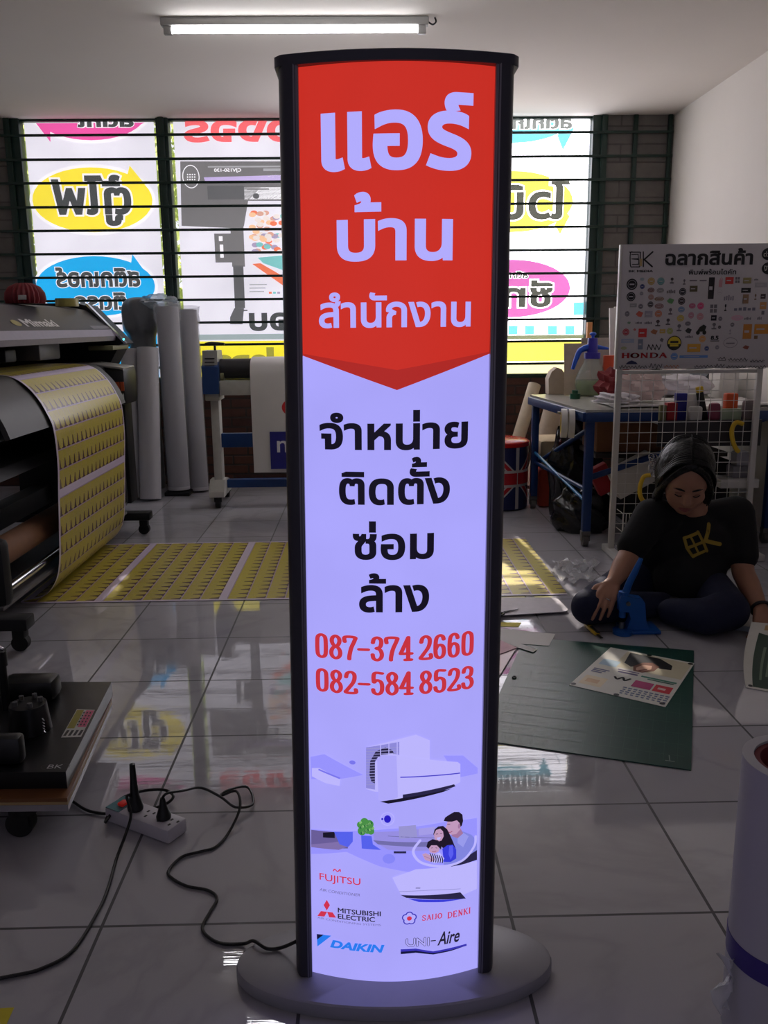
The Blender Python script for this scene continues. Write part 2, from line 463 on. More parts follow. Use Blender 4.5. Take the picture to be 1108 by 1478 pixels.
def brick_material(name, c1, c2, mortar, w, h, ms, axis='xz', rough=0.85, bump=0.5, offset=0.5):
    m = bpy.data.materials.new(name); m.use_nodes = True
    nt = m.node_tree; b = nt.nodes['Principled BSDF']; N = nt.nodes.new; L = nt.links.new
    tc = N('ShaderNodeTexCoord'); sp = N('ShaderNodeSeparateXYZ'); cb = N('ShaderNodeCombineXYZ')
    L(tc.outputs['Object'], sp.inputs[0]); L(sp.outputs[0], cb.inputs[0]); L(sp.outputs[2], cb.inputs[1])
    br = N('ShaderNodeTexBrick'); br.offset = offset
    for k, v in (('Scale', 1), ('Mortar Size', ms), ('Brick Width', w), ('Row Height', h), ('Mortar Smooth', 0.3)): br.inputs[k].default_value = v
    br.inputs['Color1'].default_value = rgb(*c1); br.inputs['Color2'].default_value = rgb(*c2); br.inputs['Mortar'].default_value = rgb(*mortar)
    L(cb.outputs[0], br.inputs['Vector'])
    nz = N('ShaderNodeTexNoise'); nz.inputs['Scale'].default_value = 22; nz.inputs['Detail'].default_value = 4; L(cb.outputs[0], nz.inputs['Vector'])
    mr = N('ShaderNodeMapRange'); mr.inputs[3].default_value = 0.7; mr.inputs[4].default_value = 1.15; L(nz.outputs['Fac'], mr.inputs[0])
    mu = N('ShaderNodeMix'); mu.data_type = 'RGBA'; mu.blend_type = 'MULTIPLY'; mu.inputs[0].default_value = 1
    L(br.outputs['Color'], mu.inputs[6]); L(mr.outputs[0], mu.inputs[7]); L(mu.outputs[2], b.inputs['Base Color'])
    b.inputs['Roughness'].default_value = rough
    bp = N('ShaderNodeBump'); bp.invert = True; bp.inputs['Strength'].default_value = bump; bp.inputs['Distance'].default_value = 0.01
    L(br.outputs['Fac'], bp.inputs['Height']); L(bp.outputs['Normal'], b.inputs['Normal'])
    return m
M_FLOOR = floor_material()
M_BRICK = brick_material('dark_red_brick', (92, 58, 46), (74, 46, 40), (60, 50, 46), 0.22, 0.07, 0.008)
M_BLOCK = brick_material('grey_wall_block', (112, 106, 102), (104, 99, 96), (84, 79, 77), 0.9, 0.118, 0.006, bump=0.35)
M_CEIL = mat('ceiling_paint', (234, 227, 220), 0.9, var=0.03, scale=2)
M_WALL = mat('white_wall_paint', (236, 231, 225), 0.85, var=0.03, scale=3)
M_GREEN = mat('dark_green_enamel', (22, 46, 40), 0.4, var=0.15)
M_BLACK = mat('black_plastic', (20, 20, 22), 0.45)
M_BLACKM = mat('matt_black_metal', (26, 26, 28), 0.55, 0.3)
M_WHITEM = mat('white_enamel', (205, 203, 200), 0.35, var=0.05)
M_STEEL = mat('polished_steel', (190, 190, 195), 0.18, 1.0, var=0.05)
M_RUBBER = mat('black_rubber', (18, 18, 18), 0.7)
M_BLUEFRAME = mat('blue_enamel', (18, 50, 104), 0.38, var=0.1)
M_PAPER = mat('white_paper', (214, 211, 208), 0.6, var=0.04, scale=12)
M_GLASS = glass('window_glass', (252, 250, 252), clear=0.95)

def struct(name, mb, mats, **k): return tag(mb.build(name, mats, origin=(0, 0, 0), smooth=False, **k), kind='structure')
struct('floor', MB().box(LEFT-0.1, FRONT, -0.1, RIGHT+0.1, BACK+0.2, 0), M_FLOOR)
struct('ceiling', MB().box(LEFT-0.1, FRONT, CEIL, RIGHT+0.1, BACK+0.2, CEIL+0.1), M_CEIL)
struct('wall_right', MB().box(RIGHT, FRONT, 0, RIGHT+0.1, BACK+0.15, CEIL), M_WALL)
struct('wall_left', MB().box(LEFT-0.1, FRONT, 0, LEFT, BACK+0.15, CEIL), M_WALL)
SILL = 0.755
WX = [-2.39, -1.375, -0.37, 0.635, 1.645]
wb = MB().box(LEFT, BACK, 0, RIGHT, BACK+0.15, SILL)
wb.mat(1).box(LEFT, BACK, SILL, WX[0]-0.03, BACK+0.15, CEIL).box(WX[4]+0.03, BACK, SILL, RIGHT, BACK+0.15, CEIL)
struct('wall_back', wb, [M_BRICK, M_BLOCK])
wf = MB().box(LEFT, FRONT-0.1, 0, -1.9, FRONT, CEIL).box(1.4, FRONT-0.1, 0, RIGHT, FRONT, CEIL).box(-1.9, FRONT-0.1, 2.15, 1.4, FRONT, CEIL)
struct('wall_front', wf, M_WALL)
struct('trim_1', MB().box(RIGHT-0.09, 5.72, 0, RIGHT-0.001, 5.86, 1.55, 0.004), M_WALL)   # pale upright strip on the right wall

# four window bays between green posts
for i in range(4):
    x0, x1 = WX[i], WX[i+1]
    f = MB()
    w = 0.042
    f.box(x0-w if i == 0 else x0+0.0005, BACK+0.0, SILL, x0+w, BACK+0.09, CEIL, 0.004)
    f.box(x1-w, BACK+0.0, SILL, x1+w if i == 3 else x1-0.0005, BACK+0.09, CEIL, 0.004)
    f.box(x0+w, BACK+0.0, SILL, x1-w, BACK+0.09, SILL+0.03, 0.004)
    f.box(x0+w, BACK+0.03, CEIL-0.014, x1-w, BACK+0.09, CEIL, 0.003)
    o = tag(f.build('window_%d' % (i+1), M_GREEN, origin=(0, 0, 0)), kind='structure')
    g = MB().box(x0+w, BACK+0.045, SILL+0.03, x1-w, BACK+0.05, CEIL-0.014)
    g.build('pane', M_GLASS, o, smooth=False)

# security grille on the inside of the window wall
gr = thing('window_grille', 'dark green steel security grille of horizontal bars across the whole window wall', 'window grille', (-0.3, BACK-0.03, 0.8))
zb = [ay(300, y, BACK-0.03).z for y in (194, 229, 263, 297.5, 331.5, 365, 399, 432.5, 465.5, 497.5, 530)]
for z in zb:
    MB().box(LEFT+0.01, BACK-0.036, z-0.0085, RIGHT-0.01, BACK-0.024, z+0.0085, 0.002).build('crossbar', M_GREEN, gr)
for x, w in ((WX[0]-0.035, 0.020), (WX[1]-0.002, 0.02), (WX[2], 0.02), (WX[3], 0.02), (WX[4]+0.035, 0.020), (1.895, 0.016), (2.135, 0.014)):
    MB().box(x-w, BACK-0.024, SILL, x+w, BACK-0.003, CEIL-0.002, 0.003).build('upright', M_GREEN, gr)

# ------------------------------------------------------------------ printed films on the glass, read from behind
FY = BACK+0.060
def wbx(x0, y0, x1, y1):
    p = ay(x0, y1, FY); q = ay(x1, y0, FY); return (p.x, p.z, q.x, q.z)
def film_base(name, label, x0, x1, z0, z1, mats, extra=None):
    mb = MB().box(x0, FY, z0, x1, FY+0.003, z1)
    o = mb.build(name, mats, smooth=False)
    return tag(o, label, 'window sign', 'printed window films')
def FL(n, c, k=1.0): return glow('film_'+n, c, FILM_LEFT*k, diffuse=0.6, cloud=0.10, cscale=2.2)
def FR(n, c, k=1.0): return glow('sunlit_film_'+n, c, FILM_RIGHT*k, diffuse=0.6, cloud=0.12, cscale=2.0)
fmap = lambda u, v, e: Vector((u, FY-0.0006-e, v))
def bubble(A, px, m_edge, m_fill, tail, layer=1):
    """speech bubble: oval with a pointed tail, pale rim"""
    b = wbx(*px)
    r = 0.02
    A.oval((b[0]-r, b[1]-r, b[2]+r, b[3]+r), m_edge, layer)
    A.oval(b, m_fill, layer+1)
    T = [ay(x, y, FY) for x, y in tail]
    A.poly([(p.x, p.z) for p in T], m_fill, layer+1.5)
def halo_text(A, s, px, m_text, m_halo, layer=4, bold=0.03, halo=0.1, mirror=True):
    b = wbx(*px)
    dx = halo*(b[3]-b[1])*0.75
    A.text(s, (b[0]-dx, b[1]-dx, b[2]+dx, b[3]+dx), m_halo, layer, bold=bold+halo*0.72, mirror=mirror)
    A.text(s, b, m_text, layer+1, bold=bold, mirror=mirror)
w_l, w_l2 = FL('white', (221, 221, 228)), FL('rim', (238, 238, 240))
dk = FL('charcoal', (72, 76, 76), 0.9)
# bay 1: three bubbles
fb = film_base('window_film', 'white window film with magenta, yellow and blue speech bubbles above the printer', WX[0]+0.058, WX[1]-0.066, SILL+0.035, CEIL-0.016, w_l)
A = Art()
mg, ye, cy_ = FL('magenta', (226, 84, 158)), FL('yellow', (240, 222, 62)), FL('cyan', (28, 166, 224))
bubble(A, (50, 118, 209, 203), w_l2, mg, [(52, 178), (73, 205), (72, 176), (80, 160)])
bubble(A, (51, 241, 217, 336), w_l2, ye, [(184, 252), (187, 239), (209, 266), (196, 276)])
bubble(A, (56, 369, 221, 457), w_l2, cy_, [(189, 381), (191, 367), (213, 397), (200, 404)])
# the top bubble runs on above the ceiling line: keep it inside the film
A2 = Art(); A2.mats = A.mats
topz = CEIL-0.02
A.items = [(np.column_stack([P[:, 0], np.minimum(P[:, 1], topz)]), T, m, l) for P, T, m, l in A.items]
halo_text(A, 'สติกเ', (112, 163, 192, 184), dk, w_l2, bold=0.045, halo=0.07)
halo_text(A, 'ตู้ไฟ', (79, 252, 187, 327), dk, w_l2, bold=0.03, halo=0.05)
halo_text(A, 'สติกเกอร์', (82, 385, 201, 415), dk, w_l2, bold=0.036, halo=0.05)
halo_text(A, 'ติดรถ', (108, 422, 182, 448), dk, w_l2, bold=0.036, halo=0.05)
A.rect(wbx(44, 478, 226, 552), FL('blue_band', (40, 170, 226)), 1)
A.build('print', fb, fmap)
# bay 2: picture of a wide printer
fb = film_base('window_film', 'white window film picturing a large grey printer, left of the totem sign', WX[1]+0.068, WX[2]-0.06, SILL+0.035, CEIL-0.016, w_l)
A = Art()
gy, gy2, gy3, lil, red = FL('grey', (112, 112, 112)), FL('grey_dark', (92, 94, 95)), FL('grey_light', (160, 162, 164)), FL('lilac', (186, 172, 214)), FL('red', (236, 104, 108))
A.text('ครบวงจร', wbx(266, 172, 545, 206), red, 3, bold=0.035, mirror=True)
A.poly([(p.x, p.z) for p in [ay(x, y, FY) for x, y in ((260, 233), (410, 233), (430, 290), (358, 290), (352, 326), (350, 330), (262, 326))]], gy, 2)
A.rect(wbx(300, 239, 430, 242), gy3, 3); A.rect(wbx(380, 243, 430, 247), gy3, 3)
A.poly([(p.x, p.z) for p in [ay(x, y, FY) for x, y in ((294, 256), (430, 252), (430, 262), (296, 262))]], lil, 3)
A.rect(wbx(300, 268, 352, 288), gy2, 3)
b = wbx(264, 238, 287, 272)
A.ring(b, 0.006, w_l2, 4)
for k in range(3):
    for q in range(4): A.rect(wbx(270+q*3.4, 251+k*3.6, 271.6+q*3.4, 253+k*3.6), w_l2, 4)
A.text('CJV150-130', wbx(309, 243, 348, 249.5), w_l2, 4, bold=0.03, mirror=True)
A.rect(wbx(352, 270, 430, 288), w_l2, 2); A.rect(wbx(356, 272, 388, 274), gy, 3); A.oval(wbx(365, 279, 374, 287), gy2, 3)
A.rect(wbx(335, 325, 351, 385), gy, 2); A.rect(wbx(311, 337, 336, 379), gy, 3)
A.rect(wbx(316, 341, 321, 348), w_l2, 4); A.rect(wbx(318, 353, 322, 372), w_l2, 4)
A.rect(wbx(339, 383, 351, 445), gy2, 2); A.poly([(p.x, p.z) for p in [ay(x, y, FY) for x, y in ((338, 445), (352, 445), (350, 468), (332, 468), (332, 458))]], gy2, 2)
A.rect(wbx(351, 447, 357, 449), gy2, 2)
cols = [FL('photo%d' % i, c) for i, c in enumerate([(206, 160, 140), (120, 190, 186), (222, 214, 206), (226, 120, 84), (160, 150, 176), (232, 190, 150)])]
rr = random.Random(3)
for k in range(60):
    x = 362+rr.random()*52; y = 306+rr.random()*58; A.oval(wbx(x-4, y-3, x+6, y+4), cols[rr.randrange(6)], 3+0.1*k)
A.poly([(p.x, p.z) for p in [ay(x, y, FY) for x, y in ((372, 372), (414, 368), (414, 392), (380, 380))]], cols[1], 10)
A.poly([(p.x, p.z) for p in [ay(x, y, FY) for x, y in ((364, 381), (376, 380), (414, 402), (414, 416))]], cols[3], 10)
for k in range(3): A.rect(wbx(360, 410+k*5, 385-k*2, 411.6+k*5), gy3, 3)
for k in range(3): A.rect(wbx(388+k*6, 421, 392+k*6, 424), cols[(3, 1, 4)[k]], 3)
A.text('ครบจบ', wbx(360, 450, 500, 478), dk, 3, bold=0.035, mirror=True)
A.rect(wbx(275, 481, 470, 491), FL('sage', (150, 166, 166)), 2)
A.rect(wbx(256, 491, 470, 553), FL('lemon', (240, 228, 52)), 2)
A.text('Japan', wbx(285, 501, 403, 548), FL('olive', (152, 150, 56)), 3, bold=0.05, mirror=True)
A.build('print', fb, fmap)
w_r = FR('white', (247, 247, 252)); w_r2 = FR('rim', (255, 255, 255))
# bay 3 (unseen behind the totem sign): plain films added, clear gap shaped for the sun patch
film_base('window_film', 'added plain white window film, unseen behind the totem sign, below the gap that lets sun through', WX[2]+0.06, WX[3]-0.06, SILL+0.035, 1.43, w_r)
film_base('window_film', 'added plain white window film, unseen behind the totem sign, above the gap that lets sun through', WX[2]+0.06, WX[3]-0.06, 1.80, CEIL-0.016, w_r)
film_base('window_film', 'added narrow white window film, unseen behind the totem sign, beside the gap that lets sun through', WX[2]+0.06, 0.20, 1.435, 1.795, w_r)
# bay 4: sunlit
fb = film_base('window_film', 'sunlit white window film with cyan, yellow and pink bubbles right of the totem sign', WX[3]+0.06, WX[4]-0.052, SILL+0.035, CEIL-0.016, w_r)
A = Art()
cr, yr, pr, dr = FR('cyan', (120, 214, 232), 0.30), FR('yellow', (246, 240, 92), 0.34), FR('pink', (246, 132, 212), 0.20), FR('charcoal', (104, 108, 96), 0.17)
bubble(A, (652, 126, 830, 207), w_r2, cr, [(804, 196), (812, 217), (828, 186), (815, 170)])
bubble(A, (650, 246, 828, 336), w_r2, yr, [(800, 325), (808, 338), (822, 312), (812, 300)])
bubble(A, (652, 374, 824, 459), w_r2, pr, [(660, 386), (662, 368), (690, 392), (680, 400)])
A.items = [(np.column_stack([np.maximum(P[:, 0], WX[3]+0.065), np.minimum(P[:, 1], topz)]), T, m, l) for P, T, m, l in A.items]
halo_text(A, 'สติกเกอร์', (702, 165, 826, 187), FR('grey', (150, 156, 150), 0.20), w_r2, bold=0.045, halo=0.06)
halo_text(A, 'ไวนิล', (676, 258, 823, 318), dr, w_r2, bold=0.028, halo=0.045)
halo_text(A, 'สติกเกอร์', (705, 391, 762, 402), dr, w_r2, bold=0.03, halo=0.06)
halo_text(A, 'ซีทรู', (690, 404, 798, 456), dr, w_r2, bold=0.03, halo=0.05)
for k, x in enumerate((733, 757, 790, 815)): A.rect(wbx(x, 470, x+14, 483), cr, 2)
A.rect(wbx(827, 436, 842, 455), cr, 2)
A.rect(wbx(720, 483, 842, 490), FR('sage', (176, 186, 140), 0.15), 2)
A.rect(wbx(720, 490, 842, 522), FR('lemon', (246, 236, 100), 0.30), 2)
A.rect(wbx(720, 522, 842, 552), FR('lemon_pale', (252, 246, 178), 0.34), 2)
A.build('print', fb, fmap)

# leaves outside, seen through the clear slits beside the films; raised and thickened to block stray sun
hb = MB(); rr = random.Random(5)
for k in range(15000):
    c = Vector((-3.4+rr.random()*2.7, 7.5+rr.random()*0.6, rr.random()*4.6)); s = 0.04+rr.random()*0.03
    a = Euler((rr.random()*3, rr.random()*3, rr.random()*3)).to_matrix()
    hb.add([c+a @ Vector((-s, 0, 0)), c+a @ Vector((0, -s*0.5, 0.004)), c+a @ Vector((s, 0, 0)), c+a @ Vector((0, s*0.5, 0.004))], [[0, 1, 2], [0, 2, 3]])
hg = bpy.data.materials.new('leaf'); hg.use_nodes = True
nt = hg.node_tree; tr = nt.nodes.new('ShaderNodeBsdfTranslucent'); tr.inputs[0].default_value = rgb(214, 226, 150)
mx = nt.nodes.new('ShaderNodeMixShader'); mx.inputs[0].default_value = 0.6
nt.nodes['Principled BSDF'].inputs['Base Color'].default_value = rgb(170, 186, 120)
nt.links.new(nt.nodes['Principled BSDF'].outputs[0], mx.inputs[1]); nt.links.new(tr.outputs[0], mx.inputs[2]); nt.links.new(mx.outputs[0], nt.nodes['Material Output'].inputs[0])
h = tag(hb.build('hedge', hg, smooth=False), 'bright green leafy hedge outside the window, seen through slits beside the films', 'hedge', kind='stuff')
gnd = tag(MB().box(-8, BACK+0.2, -0.12, 8, 16, -0.02).build('ground', mat('outdoor_concrete', (150, 146, 138), 0.9), origin=(0, 0, 0)), kind='structure')

# ------------------------------------------------------------------ fluorescent lamps on the ceiling
M_TUBE = glow('lit_tube', (250, 250, 255), TUBE_GLOW)
M_LAMPBODY = mat('lamp_housing', (150, 147, 143), 0.4, var=0.04)
def tube_lamp(x0, x1, y, label):
    t = thing('ceiling_light', label, 'ceiling light', ((x0+x1)/2, y, CEIL), group=None)
    MB().box(x0, y-0.024, CEIL-0.036, x1, y+0.024, CEIL-0.0005, 0.005).build('housing', M_LAMPBODY, t)
    MB().cyl((x0+0.05, y-0.004, CEIL-0.052), (x1-0.05, y-0.004, CEIL-0.052), 0.0135).build('tube', M_TUBE, t)
    for a, b in ((x0+0.012, x0+0.05), (x1-0.05, x1-0.012)):
        MB().box(a, y-0.016, CEIL-0.072, b, y+0.012, CEIL-0.036, 0.004).build('lamp_holder', M_LAMPBODY, t)
    MB().tube([(x1+0.0, y, CEIL-0.02), (x1+0.02, y, CEIL-0.03), (x1+0.035, y-0.005, CEIL-0.02), (x1+0.03, y, CEIL-0.0005)], 0.004).build('wire', M_BLACK, t)
    return t
L0 = fl(232, 36, CEIL-0.03); L1 = fl(618, 36, CEIL-0.03)
tube_lamp(L0.x, L1.x, (L0.y+L1.y)/2, 'lit white fluorescent batten lamp on the ceiling above the totem sign')
tube_lamp(L0.x+0.2, L1.x+0.2, 3.955, 'lit white fluorescent batten lamp nearer the viewer, mirrored in the floor beside the sign foot')

# ================================================================== THE TOTEM LIGHT BOX SIGN
SX, SY = 0.037, 1.362
SIGN_H = 1.512
sg = thing('totem_sign', 'tall lit totem light box with orange top and lilac face on an oval foot', 'light box sign', (SX, SY, 0))
def half(z): return 0.1765 + (0.1695-0.1765)*z/1.5      # half the overall width
POST = 0.027
LEAN = 0.009          # the box stands a hair out of plumb
DEP = 0.058
BULGE = 0.030
def front_y(u, z):                                        # the bowed face
    w = half(z); return SY-DEP+0.022 - BULGE*(1-(u/(w-POST))**2)
# foot
b0 = MB()
n = 96; prof = []
fx, fy = 0.283, 0.118
def ellp(sc, z): return [Vector((SX+fx*sc*math.cos(2*PI*i/n), SY-0.008+fy*sc*math.sin(2*PI*i/n)*(1 if True else 1), z)) for i in range(n)]
rings = [ellp(0.985, 0.0), ellp(1.0, 0.004), ellp(1.0, 0.02), ellp(0.993, 0.0255), ellp(0.97, 0.028), ellp(0.5, 0.0285)]
V = [v for r_ in rings for v in r_]; Fq = []
for k in range(len(rings)-1): Fq += [[k*n+i, k*n+(i+1) % n, (k+1)*n+(i+1) % n, (k+1)*n+i] for i in range(n)]
Fq += [list(range(n))[::-1], list(range((len(rings)-1)*n, len(rings)*n))]
b0.add(V, Fq)
b0.build('oval_foot', mat('satin_grey_metal', (158, 157, 164), 0.4, 0.25, var=0.05), sg)
M_POST = mat('charcoal_aluminium', (66, 65, 76), 0.34, 0.3, var=0.05)
M_EDGE = mat('grey_aluminium_edge', (128, 127, 138), 0.3, 0.5, var=0.04)
Z0, Z1 = 0.0285, SIGN_H-0.0150
def side_post(s):
    mb = MB(); V = []
    m = 14
    for z in (Z0, Z1):
        w = half(z)
        for k in range(m):
            t = k/(m-1); a = PI*t        # rounded outer profile from front to back
            x = w-POST + POST*math.sin(a)**0.45; y = -DEP*math.cos(a)
            if abs(math.cos(a)) > 0.98: x = w-POST
            V.append((SX+s*x, SY+y*0.96+0.004, z))
    F_ = [[k, (k+1) % m, m+(k+1) % m, m+k] for k in range(m)] + [list(range(m))[::-1], list(range(m, 2*m))]
    mb.add(V, F_)
    return mb
for s in (-1, 1):
    p = side_post(s).build('side_post', M_POST, sg)
    e = MB(); V = []
    for z in (Z0, Z1):
        w = half(z)-POST
        V += [(SX+s*(w+0.0035), SY-DEP+0.0055, z), (SX+s*(w-0.004), SY-DEP+0.0085, z), (SX+s*(w-0.004), SY-DEP+0.03, z), (SX+s*(w+0.0035), SY-DEP+0.03, z)]
    e.add(V, [[0, 1, 5, 4], [1, 2, 6, 5], [2, 3, 7, 6], [3, 0, 4, 7], [3, 2, 1, 0], [4, 5, 6, 7]])
    e.build('edge_trim', M_EDGE, p)
# cap with the outline of the bowed box
def cap_outline(z, grow):
    w = half(z)+grow; P = []
    m = 40
    for k in range(m+1):
        u = -w + 2*w*k/m; q = max(0.0, 1-(u/w)**2)
        P.append((SX+u, SY-(0.040+0.030*q+grow) if abs(u) < w*0.999 else SY-0.034))
    for k in range(m+1):
        u = w - 2*w*k/m; q = max(0.0, 1-(u/w)**2)
        P.append((SX+u, SY+0.040+0.030*q+grow if abs(u) < w*0.999 else SY+0.034))
    return P
cp = MB(); O1, O2, O3 = cap_outline(Z1, 0.003), cap_outline(Z1, 0.003), cap_outline(Z1, -0.001)
k = len(O1)
cp.add([(x, y, Z1-0.001) for x, y in O1]+[(x, y, SIGN_H-0.002) for x, y in O2]+[(x, y, SIGN_H) for x, y in O3],
       [[i, (i+1) % k, k+(i+1) % k, k+i] for i in range(k)]+[[k+i, k+(i+1) % k, 2*k+(i+1) % k, 2*k+i] for i in range(k)]+[list(range(k))[::-1], list(range(2*k, 3*k))])
cp.build('top_cap', M_POST, sg)
# back panel and lit front panel (bowed)
def bowed(sign_y, inset):
    mb = MB(); G = []
    for i in range(2):
        z = Z0 if i == 0 else Z1-0.001; w = half(z)-POST-0.001
        row = []
        for k in range(41):
            u = -w+2*w*k/40
            y = front_y(u, z)+0.003 if sign_y < 0 else 2*SY-front_y(u, z)
            row.append((SX+u, y, z))
        G.append(row)
    return mb.sheet(G, 0.003)
bowed(1, 0).build('back_panel', mat('unlit_white_acrylic', (200, 198, 204), 0.3), sg)
G = SIGN_GLOW
def sgm(n, c, k=1.0, cloud=0.0): return glow('light_box_'+n, c, G*k, diffuse=0.25, cloud=cloud, cscale=7.0)
s_bg = sgm('lilac', (168, 163, 247), 1.0, 0.035)
fp = bowed(-1, 0).build('front_panel', s_bg, sg)
# --- everything printed on the face, measured on the face itself
PY = SY-DEP+0.022-0.018
def face_pt(x, y):
    Y = PY
    for _ in range(6):
        p = ay(x, y, Y); u = p.x-SX-LEAN*p.z; w = half(p.z)-POST; Y = front_y(max(-w, min(w, u)), p.z)
    return (u, p.z)
def sb(x0, y0, x1, y1):
    xm = (x0+x1)/2
    return (face_pt(x0, (y0+y1)/2)[0], face_pt(xm, y1)[1], face_pt(x1, (y0+y1)/2)[0], face_pt(xm, y0)[1])
def sbl(x0, y0, x1, y1):
    """box measured at its left end (rows bend with the bowed face)"""
    return (face_pt(x0, y0)[0], face_pt(x0, y1)[1], face_pt(x1, (y0+y1)/2)[0], face_pt(x0, y0)[1])
sp = face_pt
smap = lambda u, v, e: Vector((SX+u, front_y(u, v)-0.0006-e, v))
cuts = [-0.15+0.0075*i for i in range(41)]
s_red, s_red2 = sgm('orange_red', (198, 46, 36), 1.0, 0.03), sgm('deep_red', (172, 40, 36))
s_txt, s_blk, s_num = sgm('pale_lilac', (176, 170, 250)), sgm('black', (18, 14, 30)), sgm('number_red', (196, 50, 62))
wp = lambda z: half(z)-POST-0.0012
A = Art()
zt = Z1-0.0002; zc = sp(450, 511)[1]; zp = sp(570, 563)[1]; zm = sp(570, 534)[1]
A.poly([(-wp(zt), zt), (-wp(zc), zc+0.001), (0.0, zm), (wp(zc), zc+0.001), (wp(zt), zt)], s_red, 1)
A.poly([(-wp(zc), zc+0.001), (-wp(zc), zc-0.0015), (0.0, zp), (wp(zc), zc-0.0015), (wp(zc), zc+0.001), (0.0, zm)], s_red2, 1)
A.build('red_arrow_heading', fp, smap, cuts=cuts)
A = Art()
A.text('แอร์', sb(463, 131, 682, 246), s_txt, 3, bold=0.03, res=8)
A.build('heading_lettering', fp, smap, cuts=cuts); A = Art()
A.text('บาน', sb(486, 315, 653, 377), s_txt, 3, bold=0.028, res=8)
A.text('้', sb(511, 277, 550, 306), s_txt, 3, bold=0.024, res=8)
A.build('heading_lettering', fp, smap, cuts=cuts); A = Art()
A.text('สำนักงาน', sb(460, 421, 679, 473), s_txt, 3, bold=0.022, res=8)
A.build('heading_lettering', fp, smap, cuts=cuts)
A = Art()
A.text('จำหน่าย', sb(461, 592, 675, 650), s_blk, 3, bold=0.027, res=8)
A.build('service_lettering', fp, smap, cuts=cuts); A = Art()
A.text('ติดตัง', sb(489, 676, 649, 729), s_blk, 3, bold=0.027, res=8)
A.text('้', sb(594, 659, 616, 674), s_blk, 3, bold=0.024, res=6)
A.build('service_lettering', fp, smap, cuts=cuts); A = Art()
A.text('ซ่อม', sb(509, 752, 626, 808), s_blk, 3, bold=0.027, res=8)
A.build('service_lettering', fp, smap, cuts=cuts); A = Art()
A.text('ลาง', sb(518, 844, 619, 884), s_blk, 3, bold=0.027, res=8)
A.text('้', sb(532, 827, 557, 842), s_blk, 3, bold=0.024, res=6)
A.build('service_lettering', fp, smap, cuts=cuts)
# slab figures of the telephone numbers, drawn with a broad pen
DIG = {
 '0': [([(.5, .95), (.24, .88), (.17, .7), (.17, .3), (.24, .12), (.5, .05), (.76, .12), (.83, .3), (.83, .7), (.76, .88)], True)],
 '8': [([(.5, .95), (.26, .87), (.2, .74), (.3, .6), (.5, .53), (.7, .6), (.8, .74), (.74, .87)], True), ([(.5, .53), (.24, .43), (.15, .27), (.24, .12), (.5, .05), (.76, .12), (.85, .27), (.76, .43)], True)],
 '7': [([(.1, .74), (.12, .93), (.88, .93), (.86, .8), (.6, .5), (.46, .2), (.44, .05)], False)],
 '3': [([(.16, .74), (.24, .89), (.5, .95), (.76, .87), (.8, .72), (.7, .57), (.44, .52), (.72, .46), (.85, .28), (.76, .12), (.5, .05), (.22, .11), (.14, .27)], False)],
 '4': [([(.66, .05), (.66, .95), (.08, .3), (.92, .3)], None), ([(.44, .05), (.9, .05)], None)],
 '2': [([(.16, .72), (.24, .88), (.5, .95), (.76, .88), (.82, .72), (.7, .5), (.3, .22), (.14, .07), (.88, .07), (.9, .22)], False)],
 '6': [([(.8, .78), (.72, .9), (.5, .95), (.26, .87), (.17, .66), (.17, .3), (.25, .12), (.5, .05), (.75, .12), (.83, .3), (.75, .5), (.5, .57), (.27, .5), (.18, .38)], False)],
 '5': [([(.84, .93), (.24, .93), (.2, .56), (.36, .63), (.56, .63), (.78, .54), (.84, .32), (.76, .12), (.5, .05), (.22, .11), (.14, .25)], False)],
 '-': [([(.12, .46), (.88, .46)], None)],
}
def number(A, s, x0, x1, y0, y1, m):
    b = sb(x0, y0, x1, y1); n = sum(0.36 if c == ' ' else (0.9 if c == '-' else 1.0) for c in s); w = (b[2]-b[0])/n; u = b[0]
    for ch in s:
        if ch == ' ': u += w*0.36; continue
        cw = w*(0.9 if ch == '-' else 1.0)
        for pts, cl in DIG[ch]:
            P = [(u+cw*(0.05+0.9*p[0]), b[1]+(b[3]-b[1])*p[1]) for p in pts]
            A.stroke(P, w*0.155, m, 3, ry=(b[3]-b[1])*0.055, closed=bool(cl), smooth=0 if cl is None else 4, n=12)
        u += cw
A = Art()
number(A, '087-374 2660', 454, 684, 918, 954, s_num)
A.build('phone_number_lettering', fp, smap, cuts=cuts); A = Art()
number(A, '082-584 8523', 455, 684, 969, 1003, s_num)
A.build('phone_number_lettering', fp, smap, cuts=cuts)

# --- printed pictures
A = Art()
def P_(L): return [sp(x, y) for x, y in L]
c1, c2, c3, c4 = sgm('pic_blue', (150, 146, 250)), sgm('pic_blue2', (132, 132, 244)), sgm('pic_white', (186, 180, 250)), sgm('pic_violet', (120, 116, 232))
g1, g2, g3, g4 = sgm('pic_grey', (150, 146, 206)), sgm('pic_grey2', (112, 108, 168)), sgm('pic_dark', (40, 36, 70)), sgm('pic_black', (24, 20, 40))
A.poly(P_([(448, 1092), (468, 1088), (524, 1118), (490, 1124), (449, 1124)]), c1, 1)
A.poly(P_([(450, 1108), (461, 1108), (491, 1124), (490, 1134), (470, 1130), (450, 1120)]), c3, 1.2)
A.poly(P_([(460, 1109), (491, 1122), (490, 1124), (459, 1111)]), c4, 1.4)
A.poly(P_([(640, 1090), (668, 1090), (689, 1108), (689, 1116), (660, 1122)]), c1, 1)
A.oval(sb(504, 1097, 513, 1103), c4, 1.4)
